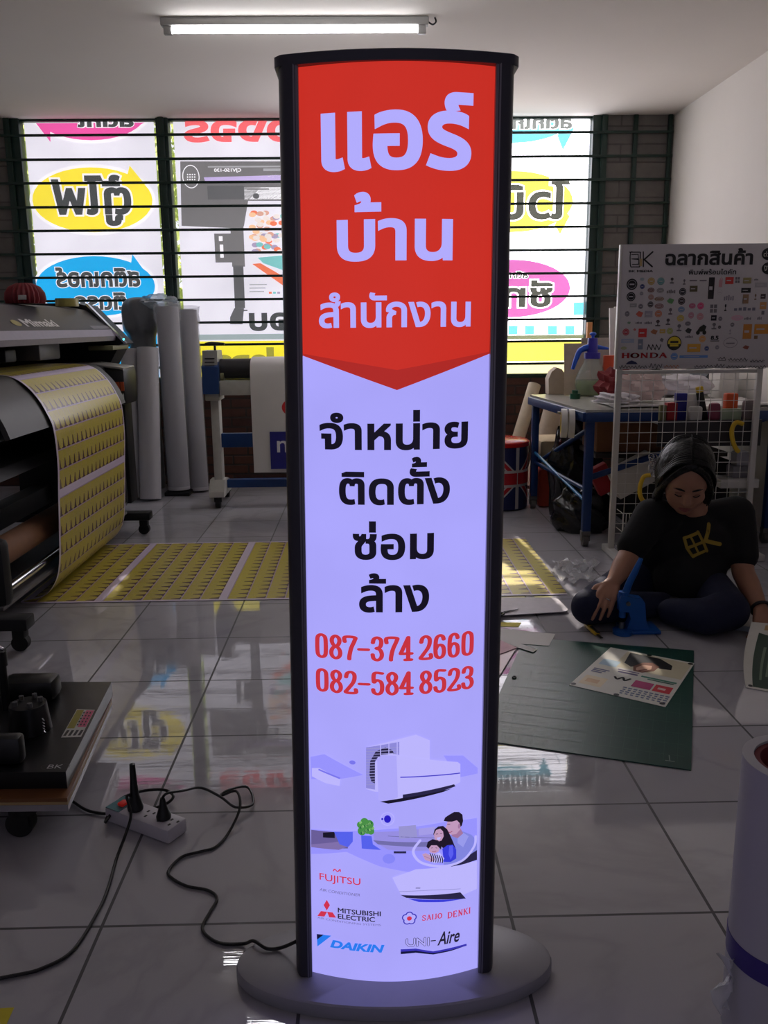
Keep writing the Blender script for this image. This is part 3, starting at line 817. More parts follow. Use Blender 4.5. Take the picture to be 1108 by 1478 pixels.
# outdoor unit: grille and fan
A.poly(P_([(528, 1078), (576, 1066), (600, 1060), (620, 1068), (620, 1140), (540, 1142), (528, 1138)]), c3, 2)
A.poly(P_([(528, 1078), (576, 1070), (576, 1092), (546, 1092), (541, 1100), (541, 1139), (528, 1137)]), sgm('pic_grille', (140, 136, 214)), 2.2)
A.poly(P_([(533, 1118), (534, 1098), (542, 1084), (556, 1078), (566, 1082), (570, 1090), (546, 1091), (541, 1098), (541, 1130), (536, 1128)]), g3, 2.4)
for k in range(14): A.stroke([sp(528.5, 1080+k*4), sp(541 if k > 4 else 575, 1079.5+k*4-(0 if k > 4 else 1.5))], 0.0006, g1, 2.6)
for k in range(3): A.stroke([sp(549+k*12, 1073-k), sp(549+k*12, 1090)], 0.0007, c3, 2.7)
# indoor unit
A.poly(P_([(544, 1096), (550, 1089), (566, 1087), (600, 1093), (660, 1099), (664, 1102), (664, 1128), (655, 1133), (556, 1157), (546, 1154)]), c3, 3)
A.poly(P_([(544, 1096), (550, 1089), (572, 1090), (574, 1150), (556, 1157), (546, 1154)]), sgm('pic_white2', (172, 166, 246)), 3.2)
A.stroke(P_([(578, 1121), (620, 1119), (663, 1115)]), 0.001, sgm('pic_navy', (72, 64, 200)), 3.5, smooth=4)
A.poly(P_([(581, 1146), (655, 1131), (657, 1134), (640, 1140), (581, 1151)]), g3, 3.5)
A.poly(P_([(548, 1156), (580, 1151), (652, 1137), (640, 1142), (560, 1159)]), g4, 3.4)
# sofa room with the family
A.poly(P_([(449, 1196), (449, 1232), (500, 1229), (548, 1250), (620, 1262), (688, 1236), (688, 1180), (640, 1186), (560, 1196)]), c1, 1.1)
A.poly(P_([(449, 1197), (480, 1200), (502, 1216), (502, 1224), (449, 1222)]), sgm('pic_mauve', (104, 92, 150)), 1.6)
A.poly(P_([(449, 1218), (489, 1214), (505, 1220), (489, 1226), (449, 1222)]), sgm('pic_mauve2', (126, 110, 168)), 1.7)
A.poly(P_([(466, 1201), (483, 1200), (483, 1209), (466, 1208)]), g4, 1.8)
A.poly(P_([(482, 1200), (509, 1200), (509, 1214), (502, 1222), (490, 1218)]), sgm('pic_azure', (84, 96, 232)), 1.9)
A.poly(P_([(538, 1200), (620, 1194), (636, 1206), (640, 1226), (560, 1226), (540, 1214)]), sgm('pic_sofa', (148, 140, 222)), 1.6)
A.poly(P_([(538, 1212), (626, 1214), (630, 1221), (545, 1218)]), g2, 1.7)
A.poly(P_([(575, 1192), (600, 1190), (602, 1208), (576, 1210)]), g1, 1.8)
for (x, y, r) in ((520, 1190, 5), (526, 1186, 6), (533, 1189, 6), (530, 1196, 7), (522, 1199, 6), (535, 1199, 5)): A.oval(sb(x-r, y-r, x+r, y+r), sgm('pic_leaf', (72, 140, 70)), 2)
for k in range(16): A.poly(P_([(518+(k*7)%19, 1186+(k*5)%16), (521+(k*7)%19, 1184+(k*5)%16), (522.5+(k*7)%19, 1187+(k*5)%16), (519+(k*7)%19, 1189+(k*5)%16)]), sgm('pic_leaf_dark' if k % 2 else 'pic_leaf_pale', (40, 104, 60) if k % 2 else (130, 186, 110)), 2.05)
A.poly(P_([(521, 1205), (536, 1206), (538, 1218), (550, 1226), (522, 1224)]), sgm('pic_azure', (84, 96, 232)), 2.1)
A.oval(sb(554, 1176, 564, 1187), sgm('pic_dot', (40, 30, 190)), 2.2); A.oval(sb(550, 1180, 553, 1183), sgm('pic_dot', (40, 30, 190)), 2.2)
A.ring(sb(549, 1172, 569, 1191), 0.001, c3, 2.1)
skin, hair_ = sgm('pic_skin', (190, 150, 186)), sgm('pic_hair', (30, 22, 40))
skin2, lip, royal, shirt = sgm('pic_skin_shade', (160, 116, 158)), sgm('pic_lip', (150, 60, 100)), sgm('pic_royal', (56, 60, 214)), sgm('pic_shirt', (128, 132, 220))
# man: shirt, neck, head in profile, short dark hair, ear
A.poly(P_([(643, 1216), (648, 1206), (658, 1200), (668, 1199), (680, 1204), (688, 1212), (688, 1238), (664, 1248), (640, 1250), (640, 1226)]), shirt, 3)
A.poly(P_([(660, 1207), (668, 1201), (676, 1206), (668, 1222), (660, 1216)]), sgm('pic_shirt_light', (150, 152, 232)), 3.05)
A.poly(P_([(651, 1196), (663, 1192), (668, 1202), (660, 1209), (652, 1206)]), skin2, 3.1)
A.poly(P_([(645, 1186), (650, 1180), (660, 1179), (665, 1186), (664, 1196), (658, 1203), (650, 1204), (645, 1200), (644, 1196), (642, 1194), (644, 1191)]), skin, 3.2)
A.poly(P_([(640, 1184), (642, 1179), (648, 1175), (655, 1171), (662, 1171), (667, 1175), (668, 1184), (666, 1191), (663, 1193), (663, 1187), (659, 1183), (652, 1185), (646, 1185)]), hair_, 3.4)
A.oval(sb(660.5, 1188, 664, 1195), skin2, 3.5); A.stroke(P_([(645.5, 1189), (649, 1188.5)]), 0.0005, hair_, 3.5); A.stroke(P_([(646, 1199.5), (649, 1200.5), (652, 1199)]), 0.0006, lip, 3.5, smooth=3)
# woman: long hair, tilted laughing face, blue sleeve
A.poly(P_([(625, 1203), (627, 1196), (632, 1192), (639, 1191), (645, 1196), (649, 1204), (653, 1213), (657, 1223), (658, 1231), (650, 1234), (644, 1228), (638, 1222), (634, 1218)]), hair_, 3.6)
A.poly(P_([(626, 1203), (629, 1197), (635, 1195), (639, 1199), (640, 1206), (637, 1212), (631, 1214), (627, 1210)]), skin, 3.7)
A.stroke(P_([(629, 1203), (631.5, 1202.5)]), 0.0005, hair_, 3.75); A.stroke(P_([(635, 1202), (637.5, 1202)]), 0.0005, hair_, 3.75); A.poly(P_([(630, 1208), (636, 1207), (634, 1211), (631, 1211)]), c3, 3.75)
A.poly(P_([(638, 1224), (645, 1219), (653, 1218), (658, 1225), (658, 1238), (650, 1243), (640, 1243)]), royal, 3.8)
A.poly(P_([(648, 1220), (653, 1219), (654, 1232), (650, 1240), (647, 1232)]), sgm('pic_royal_light', (88, 92, 236)), 3.85)
# child: dark fringe, face, striped top, clasped hands
A.poly(P_([(615, 1221), (617, 1214), (624, 1210), (632, 1212), (637, 1219), (636, 1225), (630, 1219), (622, 1219), (618, 1224)]), hair_, 4.0)
A.poly(P_([(618, 1222), (622, 1218), (630, 1218), (634, 1222), (633, 1228), (627, 1231), (620, 1229)]), skin, 3.95)
A.stroke(P_([(622, 1223), (624, 1222.5)]), 0.0004, hair_, 4.0); A.stroke(P_([(628.5, 1222.5), (630.5, 1223)]), 0.0004, hair_, 4.0); A.stroke(P_([(623.5, 1227.5), (626, 1228.2), (629, 1227)]), 0.0005, lip, 4.0, smooth=3)
A.poly(P_([(619, 1230), (627, 1232), (634, 1229), (641, 1238), (638, 1243), (626, 1245), (618, 1240)]), c3, 4.1)
for k in range(6): A.stroke(P_([(620+k*3.4, 1230.5+k*0.8), (622.5+k*3.2, 1236+k*0.9), (622+k*3.2, 1242.5+k*0.3)]), 0.0008, g4, 4.3, smooth=3)
A.poly(P_([(609, 1232), (614, 1230), (622, 1234), (628, 1240), (622, 1243), (613, 1240)]), skin, 4.2); A.stroke(P_([(612, 1235), (618, 1237), (624, 1241)]), 0.0005, skin2, 4.25, smooth=3)
A.poly(P_([(655, 1246), (672, 1236), (688, 1226), (688, 1240), (670, 1246), (650, 1250)]), g3, 3.1)
A.stroke(P_([(606, 1212), (596, 1228), (608, 1244), (640, 1249), (668, 1240), (684, 1220), (686, 1206)]), 0.0022, c3, 4.6, smooth=5)
A.rect(sb(604, 1194, 628, 1204), sgm('pic_cushion', (162, 154, 228)), 1.75)
A.stroke(P_([(560, 1206), (600, 1208), (632, 1209)]), 0.0006, g2, 1.8, smooth=3)
A.oval(sb(552, 1232, 570, 1246), sgm('pic_blue2', (132, 132, 244)), 1.3)
A.poly(P_([(568, 1228), (586, 1228), (586, 1231), (568, 1231)]), g3, 1.9)
# second indoor unit
A.poly(P_([(566, 1266), (600, 1254), (688, 1242), (688, 1282), (670, 1290), (578, 1290)]), c3, 2)
A.stroke(P_([(576, 1286), (620, 1284), (664, 1282)]), 0.0006, g1, 2.4, smooth=3)
A.poly(P_([(578, 1291), (664, 1287), (672, 1296), (600, 1296), (586, 1295)]), g3, 2.5)
A.poly(P_([(588, 1296), (670, 1296), (640, 1301), (604, 1301)]), sgm('pic_royal', (56, 60, 214)), 2.5)
A.stroke(P_([(600, 1281), (606, 1281)]), 0.0006, g3, 2.6)
A.build('air_conditioner_picture', fp, smap, cuts=cuts)

# --- makers' marks along the bottom
A = Art()
l_red, l_blk, l_gry, l_blu, l_nav = sgm('mark_red', (206, 50, 78)), sgm('mark_black', (36, 32, 52)), sgm('mark_grey', (112, 106, 160)), sgm('mark_blue', (40, 122, 236)), sgm('mark_navy', (58, 52, 176))
A.text('FUJITSU', sbl(461, 1258.8, 520, 1271.5), l_red, 3, bold=0.006)
A.stroke(P_([(481, 1256), (483, 1253.5), (487, 1257), (490.5, 1254), (491, 1257)]), 0.0009, l_red, 3, smooth=4)
A.text('AIR CONDITIONER', sbl(461, 1280.5, 519.5, 1284.5), l_gry, 3, bold=0.006, shear=0.15)
A.build('maker_mark', fp, smap, cuts=cuts); A = Art()
def dia(cx, cy, a, bb, ang):
    ca, sa = math.cos(ang), math.sin(ang)
    return [sp(cx+x*ca-y*sa, cy+x*sa+y*ca) for x, y in ((0, -a), (bb, 0), (0, a), (-bb, 0))]
A.poly(dia(471.5, 1305.5, 7.6, 4.6, 0), l_red, 3)
A.poly(P_([(458, 1321), (463, 1314), (472, 1315), (468, 1322)]), l_red, 3); A.poly(P_([(472, 1315), (480, 1316), (485, 1323.5), (475, 1323)]), l_red, 3)
A.text('MITSUBISHI', sbl(487.3, 1309, 549.4, 1316), l_blk, 3, bold=0.02)
A.text('ELECTRIC', sbl(487.3, 1317.6, 541, 1324.6), l_blk, 3, bold=0.02)
A.text('AIR CONDITIONING SYSTEMS', sbl(458, 1321.6, 549.5, 1324.4), l_gry, 3, bold=0.0)
A.build('maker_mark', fp, smap, cuts=cuts); A = Art()
A.poly(P_([(457, 1347), (478, 1349.5), (458, 1365)]), l_blu, 3); A.poly(P_([(457, 1347), (467, 1348), (457.5, 1355)]), sgm('mark_ink', (20, 22, 60)), 3.2)
A.text('DAIKIN', sbl(476, 1354.8, 554.8, 1366), l_blu, 3, bold=0.05, shear=0.25)
A.build('maker_mark', fp, smap, cuts=cuts); A = Art()
ec = sp(590.5, 1324.5); er = 0.0125
for k in range(5):
    a = PI/2+2*PI*k/5; x, y = ec[0]+0.0062*math.cos(a), ec[1]+0.0062*math.sin(a)
    A.oval((x-0.0068, y-0.0068, x+0.0068, y+0.0068), l_nav, 3); A.oval((x-0.0048, y-0.0048, x+0.0048, y+0.0048), s_txt, 3.4)
A.oval((ec[0]-0.007, ec[1]-0.007, ec[0]+0.007, ec[1]+0.007), s_txt, 3.5)
A.oval((ec[0]-0.0042, ec[1]-0.0042, ec[0]+0.0042, ec[1]+0.0042), l_red, 3.6)
# a small serif alphabet for lettering with serifs
SER = {
 'S': ([(.84, .76), (.72, .92), (.5, .96), (.26, .88), (.22, .7), (.4, .56), (.62, .46), (.8, .3), (.74, .1), (.5, .04), (.26, .08), (.16, .24)], True), 'A': None, 'I': None}
def serif(A, s, b, m, layer=3, pw=0.10, ph=0.05, slab=0.07):
    n = len(s); W = {'I': 0.5, ' ': 0.55, 'J': 0.7}
    tot = sum(W.get(c, 1.0) for c in s); w = (b[2]-b[0])/tot; h = b[3]-b[1]; u = b[0]
    for c in s:
        cw = w*W.get(c, 1.0)
        q = lambda x, y: (u+cw*(0.04+0.92*x), b[1]+h*(0.03+0.94*y))
        def S(pts, r=1.0, sm=0, cl=False): A.stroke([q(*p) for p in pts], w*pw*r, m, layer, ry=h*ph*max(1, r*0.9), smooth=sm, closed=cl, n=8)
        def slabs(*xs):
            for x, y in xs: A.stroke([q(x-0.13*(1/W.get(c, 1))*1.0, y), q(x+0.13*(1/W.get(c, 1)), y)], w*0.03, m, layer, ry=h*slab/2, n=6)
        if c == 'H': S([(.2, 0.03), (.2, .97)]); S([(.8, .03), (.8, .97)]); S([(.2, .5), (.8, .5)], .55); slabs((.2, .02), (.8, .02), (.2, .98), (.8, .98))
        elif c == 'O': S([(.5, .96), (.2, .8), (.1, .5), (.2, .2), (.5, .04), (.8, .2), (.9, .5), (.8, .8)], 1, 5, True)
        elif c == 'N': S([(.2, .03), (.2, .97)], .7); S([(.2, .96), (.8, .04)]); S([(.8, .03), (.8, .97)], .7); slabs((.2, .02), (.2, .98), (.8, .98))
        elif c == 'D': S([(.22, .03), (.22, .97)]); S([(.22, .96), (.6, .94), (.88, .7), (.9, .5), (.88, .3), (.6, .06), (.22, .04)], .8, 4); slabs((.2, .02), (.2, .98))
        elif c == 'A': S([(.14, .03), (.5, .96)], .55); S([(.5, .96), (.86, .03)]); S([(.28, .36), (.72, .36)], .5); slabs((.14, .02), (.86, .02))
        elif c == 'S': S(SER['S'][0], .8, 4)
        elif c == 'I': S([(.5, .03), (.5, .97)]); slabs((.5, .02), (.5, .98))
        elif c == 'J': S([(.6, .97), (.6, .2), (.45, .05), (.2, .1)], .9, 3); slabs((.6, .98))
        elif c == 'E': S([(.24, .03), (.24, .97)]); S([(.24, .97), (.8, .97), (.82, .8)], .5); S([(.24, .52), (.66, .52)], .5); S([(.24, .03), (.84, .03), (.86, .22)], .5)
        elif c == 'K': S([(.22, .03), (.22, .97)]); S([(.8, .97), (.24, .46)], .5); S([(.42, .6), (.86, .03)], .9); slabs((.22, .02), (.22, .98), (.8, .98), (.86, .02))
        u += cw
serif(A, 'SAIJO', sbl(608, 1320.2, 638, 1328.4), sgm('mark_rose', (198, 60, 100)), pw=0.12, ph=0.06, slab=0.08)
serif(A, 'DENKI', sbl(645, 1315.8, 679, 1325), sgm('mark_rose', (198, 60, 100)), pw=0.12, ph=0.06, slab=0.08)
A.build('maker_mark', fp, smap, cuts=cuts); A = Art()
for i, L in enumerate(([(587, 1355), (587, 1361), (590, 1364), (596, 1364), (598, 1361), (598, 1354)], [(602, 1364), (602, 1354), (613, 1363), (613, 1353)], [(618, 1363), (618, 1353)])):
    A.stroke(P_(L), 0.0021, l_blk, 3, smooth=0); A.stroke(P_(L), 0.0013, s_txt, 3.4, smooth=0)
A.stroke(P_([(622, 1357), (628, 1356.5)]), 0.001, l_blk, 3)
A.text('Aire', sbl(631, 1345, 663, 1364), l_blk, 3, bold=0.02, shear=0.3)
A.poly(P_([(578, 1369), (600, 1368), (625, 1372), (650, 1367), (673, 1361), (673, 1364), (650, 1370), (625, 1375.5), (600, 1372), (578, 1376)]), l_nav, 3)
A.poly(P_([(578, 1372.5), (600, 1371), (625, 1374.5), (650, 1370), (673, 1363.5), (650, 1371.5), (625, 1376.5), (600, 1374), (578, 1376)]), sgm('mark_ink', (20, 22, 60)), 3.3)
A.build('maker_mark', fp, smap, cuts=cuts)

def _shear(o):
    for ch in [q for q in COL.objects if q.parent == o]:
        if ch.name.startswith('oval_foot'): continue
        for v in ch.data.vertices: v.co.x += LEAN*v.co.z
        _shear(ch)
_shear(sg)

# ================================================================== LEFT SIDE: wide printer and what stands round it
M_DGREY = mat('dark_grey_plastic', (54, 54, 58), 0.5)
M_MGREY = mat('mid_grey_plastic', (112, 110, 114), 0.45)
M_LILACP = mat('pale_grey_lip', (134, 127, 140), 0.4)
M_APRON = mat('grey_apron_metal', (58, 58, 56), 0.5, 0.1)
M_CHROME = mat('chrome', (205, 205, 208), 0.12, 1.0, var=0.03)
pr = thing('large_format_printer', 'long black and grey wide format printer on a castered stand along the left wall', 'printer', (-1.75, 4.1, 0))
PY0, PY1 = 2.95, 5.15
def xprism(poly, y0, y1, name, m, parent=pr, bev=0):
    return MB().prism(poly, y0, y1, 'y').build(name, m, parent, angle=30)
# top cover (profile in x, z)
xprism([(-1.462, 1.135), (-1.60, 1.245), (-1.70, 1.262), (-2.12, 1.262), (-2.16, 1.20), (-2.16, 1.0), (-1.99, 1.0), (-1.99, 1.09), (-1.50, 1.128)], PY0, PY1, 'top_cover', M_DGREY)
xprism([(-1.44, 1.098), (-1.462, 1.1345), (-1.50, 1.1275), (-1.50, 1.102)], PY0, PY1-0.004, 'cover_lip', M_LILACP)
xprism([(-1.444, 1.072), (-1.44, 1.0975), (-1.50, 1.1015), (-1.52, 1.078)], PY0, PY1-0.004, 'cover_lip', mat('mauve_grey_lip', (104, 96, 104), 0.45))
# writing on the cover
def cover_pt(x, y):
    # sloping front of the cover: plane through (-1.462,1.135) and (-1.60,1.245)
    d = ray(x, y); n = Vector((0.110, 0, 0.138)).normalized(); p0 = Vector((-1.462, 0, 1.135))
    return CAMP + d*((p0-CAMP).dot(n)/d.dot(n))
cv = cover_pt(52, 467)
A = Art(); m_l = mat('silver_print', (205, 205, 208), 0.4); m_g = mat('dull_gold_print', (150, 140, 70), 0.4)
o_ = Vector((-1.462, 0, 1.135)); up_ = Vector((-0.138, 0, 0.110)).normalized()
def cuv(x, y):
    p = cover_pt(x, y)-o_; return (p.y, p.dot(up_))
a = cuv(27, 471); b = cuv(64, 459)
bx = (a[0], a[1], b[0], a[1]+0.05)
A.text('Mimaki', (bx[0]+0.09, bx[1]-0.005, bx[2]+0.05, bx[3]), m_l, 3, bold=0.03)
A.oval((bx[0]-0.03, bx[1], bx[0]+0.06, bx[3]-0.008), m_g, 3)
A.build('cover_lettering', pr, plane_map(o_, (0, 1, 0), up_), eps=0.0006); A = Art()
a = cuv(135, 475); b = cuv(153, 468)
A.rect((a[0], a[1], b[0], a[1]+0.028), mat('worn_plate', (120, 118, 124), 0.5), 2)
A.build('model_plate', pr, plane_map(o_, (0, 1, 0), up_), eps=0.0006)
# inside: bed, rail, carriage, back
xprism([(-1.99, 0.97), (-1.99, 1.09), (-2.02, 1.09), (-2.02, 0.97)], PY0+0.02, PY1-0.01, 'inner_back', M_BLACK)
xprism([(-1.84, 1.03), (-1.80, 1.045), (-1.80, 1.075), (-1.84, 1.075)], PY0+0.02, 4.35, 'guide_rail', M_CHROME)
xprism([(-1.82, 0.985), (-1.78, 0.985), (-1.78, 1.00), (-1.82, 1.00)], PY0+0.02, 4.25, 'guide_rail', M_CHROME)
MB().box(-1.78, 4.42, 0.985, -1.62, 4.72, 1.068, 0.01).build('print_carriage', M_MGREY, pr)
MB().box(-1.75, 4.05, 0.99, -1.64, 4.18, 1.05, 0.01).build('print_carriage', M_BLACKM, pr)
xprism([(-1.99, 0.90), (-1.99, 0.962), (-1.56, 0.955), (-1.44, 0.935), (-1.44, 0.90)], PY0+0.02, PY1-0.01, 'print_bed', M_BLACKM)
# curved apron in front of the bed
P = [(-1.50, 0.944), (-1.43, 0.935), (-1.385, 0.90), (-1.345, 0.855), (-1.315, 0.80), (-1.295, 0.745)]
Q, _ = spline([Vector((x, 0, z)) for x, z in P], [1]*6, 4)
G = [[(q.x-0.008, y, q.z) for q in Q] for y in (3.14, 4.68)]
MB().sheet(G, 0.02).build('curved_apron', M_APRON, pr)
xprism([(-1.44, 0.90), (-1.40, 0.72), (-1.52, 0.66), (-1.95, 0.66), (-1.95, 0.90)], PY0+0.3, PY1-0.2, 'lower_body', M_BLACK)
xprism([(-1.40, 0.62), (-1.36, 0.585), (-1.50, 0.53), (-1.62, 0.56), (-1.62, 0.65)], 3.12, 4.5, 'lower_tray', M_DGREY)
# right end module with slanting silver edge and lamp
xprism([(-1.425, 1.045), (-1.40, 1.055), (-1.60, 1.27), (-1.66, 1.285), (-2.12, 1.285), (-2.16, 1.22), (-2.16, 0.92), (-1.5, 0.92)], PY1+0.003, PY1+0.22, 'end_module', M_BLACK)
xprism([(-1.392, 1.050), (-1.384, 1.058), (-1.592, 1.281), (-1.60, 1.273)], PY1-0.01, PY1+0.03, 'end_trim', M_CHROME)
MB().ell((-1.398, PY1+0.0, 1.078), (0.006, 0.006, 0.006), n=10).build('status_lamp', glow('status_lamp', (90, 230, 240), 3.0), pr)
MB().box(-1.56, 5.0, 1.02, -1.42, PY1+0.18, 1.045, 0.004).build('side_label', mat('khaki_label', (120, 118, 84), 0.5), pr)
# control pod under it
pd = MB().box(-1.56, 4.88, 0.72, -1.335, 5.14, 0.925, 0.02).build('control_pod', M_BLACK, pr)
MB().obox((-1.435, 5.0, 0.935), (0.19, 0.25, 0.012), (0, R(8), 0), 0.003).build('control_panel', mat('pale_panel', (150, 148, 142), 0.4), pd)
MB().box(-1.36, 4.874, 0.80, -1.34, 4.8795, 0.85).box(-1.43, 4.874, 0.80, -1.365, 4.8795, 0.85).build('orange_sticker', mat('orange_sticker', (190, 84, 48), 0.5), pd)
MB().box(-1.43, 4.874, 0.735, -1.345, 4.8795, 0.785).build('white_sticker', mat('white_sticker', (190, 188, 184), 0.5), pd)
# stand
for y in (3.0, 4.80):
    fa = MB().box(-2.2, y-0.04, 0.085, -1.22, y+0.04, 0.13, 0.006).build('foot', M_BLACKM, pr)
    for x in (-1.262, -2.14):
        cs = MB().cyl((x, y-0.016, 0.031), (x, y+0.016, 0.031), 0.030, n=24)
        cs.box(x-0.022, y-0.024, 0.05, x+0.022, y+0.024, 0.086, 0.004)
        cs.build('caster', M_RUBBER, pr)
    MB().box(-1.92, y-0.05, 0.13, -1.66, y+0.05, 0.68, 0.006).build('leg', M_BLACKM, pr)
MB().box(-1.47, 5.03, 0.13, -1.385, 5.18, 0.72, 0.01).build('leg', M_BLACKM, pr)
MB().box(-1.85, 3.04, 0.20, -1.75, 4.76, 0.30, 0.005).build('crossbeam', M_BLACKM, pr)
MB().box(-1.38, 2.955, 0.17, -1.275, 3.035, 0.42, 0.03).build('roll_bracket', M_BLACKM, pr)
MB().box(-1.44, 4.72, 0.17, -1.33, 4.78, 0.42, 0.03).build('roll_bracket', M_BLACKM, pr)
MB().cyl((-1.40, 3.03, 0.31), (-1.40, 4.72, 0.31), 0.055).build('core_tube', mat('brown_cardboard', (128, 88, 62), 0.75), pr)
MB().cyl((-1.345, 2.90, 0.195), (-1.345, 4.72, 0.195), 0.017).build('steel_bar', M_CHROME, pr)
MB().box(-1.56, 3.04, 0.135, -1.33, 4.72, 0.15, 0.003).build('lower_tray', mat('grey_tray', (110, 106, 106), 0.5), pr)

# the printed sheet running out of the printer and along the floor
def sticker_material():
    m = bpy.data.materials.new('printed_sticker_sheet'); m.use_nodes = True
    nt = m.node_tree; b = nt.nodes['Principled BSDF']; N = nt.nodes.new; L = nt.links.new
    uv = N('ShaderNodeUVMap'); uv.uv_map = 'UVMap'; sp_ = N('ShaderNodeSeparateXYZ'); L(uv.outputs[0], sp_.inputs[0])
    def math_(op, a, bb=None, c=None):
        n_ = N('ShaderNodeMath'); n_.operation = op
        for i, v in enumerate((a, bb, c)):
            if v is None: continue
            if isinstance(v, (int, float)): n_.inputs[i].default_value = v
            else: L(v, n_.inputs[i])
        return n_.outputs[0]
    s, y = sp_.outputs[0], sp_.outputs[1]
    per, band, nrow = 0.53, 0.034, 6
    f = math_('MULTIPLY', math_('FRACT', math_('DIVIDE', s, per)), per)          # 0..per
    inband = math_('LESS_THAN', f, band)
    row = math_('FRACT', math_('MULTIPLY', math_('SUBTRACT', f, band), nrow/(per-band)))   # 0..1 in a row
    line = math_('LESS_THAN', row, 0.055)
    yc = math_('MULTIPLY', y, 1/0.0605); fy_ = math_('FRACT', yc)
    sep = math_('LESS_THAN', fy_, 0.05)
    d = math_('ABSOLUTE', math_('SUBTRACT', fy_, 0.5))
    t1 = math_('LESS_THAN', d, 0.19); t2 = math_('GREATER_THAN', row, 0.50)
    taper = math_('LESS_THAN', d, math_('MULTIPLY_ADD', row, 0.30, -0.10))
    mark = math_('MULTIPLY', math_('MULTIPLY', t1, t2), taper)
    base = math_('MULTIPLY', math_('GREATER_THAN', row, 0.93), math_('LESS_THAN', d, 0.34))
    mark = math_('MAXIMUM', mark, base)
    edge = math_('MAXIMUM', math_('LESS_THAN', y, 0.018), math_('GREATER_THAN', y, 1.006))
    nz = N('ShaderNodeTexNoise'); nz.inputs['Scale'].default_value = 160; L(uv.outputs[0], nz.inputs['Vector'])
    yel = N('ShaderNodeMix'); yel.data_type = 'RGBA'; L(nz.outputs['Fac'], yel.inputs[0]); yel.inputs[6].default_value = rgb(168, 154, 52); yel.inputs[7].default_value = rgb(206, 190, 84)
    def mix(a, c, fac):
        q = N('ShaderNodeMix'); q.data_type = 'RGBA'; L(fac, q.inputs[0]); L(a, q.inputs[6]); q.inputs[7].default_value = c; return q.outputs[2]
    c = mix(yel.outputs[2], rgb(84, 50, 66), mark)
    c = mix(c, rgb(172, 150, 190), math_('MAXIMUM', line, math_('MULTIPLY', sep, 0.35)))
    c = mix(c, rgb(208, 196, 220), math_('MAXIMUM', inband, edge))
    L(c, b.inputs['Base Color']); b.inputs['Roughness'].default_value = 0.30
    return m
prof = [(-1.70, 0.967), (-1.56, 0.966), (-1.47, 0.962), (-1.42, 0.952), (-1.375, 0.925), (-1.33, 0.875), (-1.295, 0.81), (-1.272, 0.74), (-1.268, 0.6), (-1.278, 0.45), (-1.288, 0.3), (-1.30, 0.17), (-1.325, 0.09), (-1.375, 0.035), (-1.44, 0.018), (-1.475, 0.010), (-1.45, 0.0035), (-1.35, 0.003)]
Q, _ = spline([Vector((x, 0, z)) for x, z in prof], [1]*len(prof), 4)
Q += [Vector((-1.35+2.205*i/24, 0, 0.003)) for i in range(1, 25)]
S = [0.0]
for i in range(1, len(Q)): S.append(S[-1]+(Q[i]-Q[i-1]).length)
Y0, Y1 = 3.545, 4.565
ny = 12
G = [[(q.x, Y0+(Y1-Y0)*j/ny, q.z) for j in range(ny+1)] for q in Q]
mb = MB().sheet(G, 0.0007)
sh = mb.build('printed_sheet', sticker_material(), angle=60)
tag(sh, 'long yellow printed sticker sheet curling out of the printer and lying along the tiled floor', 'printed sheet')
me = sh.data; uvl = me.uv_layers.new(name='UVMap')
xb = fl(138, 866).x                                   # a pale band crosses the near edge here
iturn = min(range(len(Q)), key=lambda i: Q[i].z*10+Q[i].x if i > 40 else 99)
s_floor0 = S[len(Q)-1]-(0.855-xb)
zb_ = ay(88, 702, Y0).z
ih = min(range(40), key=lambda i: abs(Q[i].z-zb_)+(1 if Q[i].x > -1.2 or i < 16 else 0))
nb = ny+1; cnt = len(Q)*nb
kt = min(range(len(Q)), key=lambda i: Q[i].x if i > 30 else 9)
for lp in me.loops:
    vi = lp.vertex_index % cnt; i, j = vi//nb, vi % nb
    s_ = (S[i]-s_floor0+5.3) if i >= kt else (S[i]-S[ih]+5.3)
    uvl.data[lp.index].uv = (s_, (Y1-Y0)*j/ny)

# things lying on the printer
def ribs(a, z): return 1+0.05*math.cos(24*a)
rb = MB(); profl = [(0.0, 0.0), (0.085, 0.0), (0.092, 0.02), (0.088, 0.05), (0.07, 0.078), (0.035, 0.095), (0.012, 0.09), (0.0, 0.085)]
c_ = ay(56, 447, 4.35)
rb.lathe(profl, (c_.x-0.06, 4.35, 1.2625), 96, wob=ribs)
rbo = tag(rb.build('ribbed_ball', mat('dark_red_plastic', (120, 22, 34), 0.5)), 'dark red ribbed round ball on top of the printer', 'ball')
pt = Vector((c_.x-0.06, 4.35-0.086, 1.288))
MB().obox(pt+Vector((0.02, -0.005, 0)), (0.04, 0.006, 0.022), (R(-8), 0, 0), 0.002).build('tag', mat('white_sticker'), rbo)
c_ = ay(124, 452, 5.0)
tag(MB().pipe((c_.x-0.1, 5.0, 1.2625), (c_.x-0.1, 5.0, 1.306), 0.062, 0.042, 40).build('tape_roll', mat('tan_tape', (150, 140, 70), 0.35)), 'small tan tape roll lying on the far end of the printer', 'tape roll')
# clutter under the printer
tag(MB().box(-1.80, 3.02+0.12, 0.152, -1.57, 3.42, 0.44, 0.02).build('storage_box', mat('navy_plastic', (30, 40, 90), 0.4)), 'dark navy plastic box tucked under the printer', 'box')
tag(MB().obox((-1.66, 3.66, 0.20), (0.2, 0.26, 0.09), (0, 0, 0.2), 0.004).build('carton', mat('grey_carton', (120, 108, 100), 0.8)), 'brownish grey carton under the printer behind the navy box', 'box')

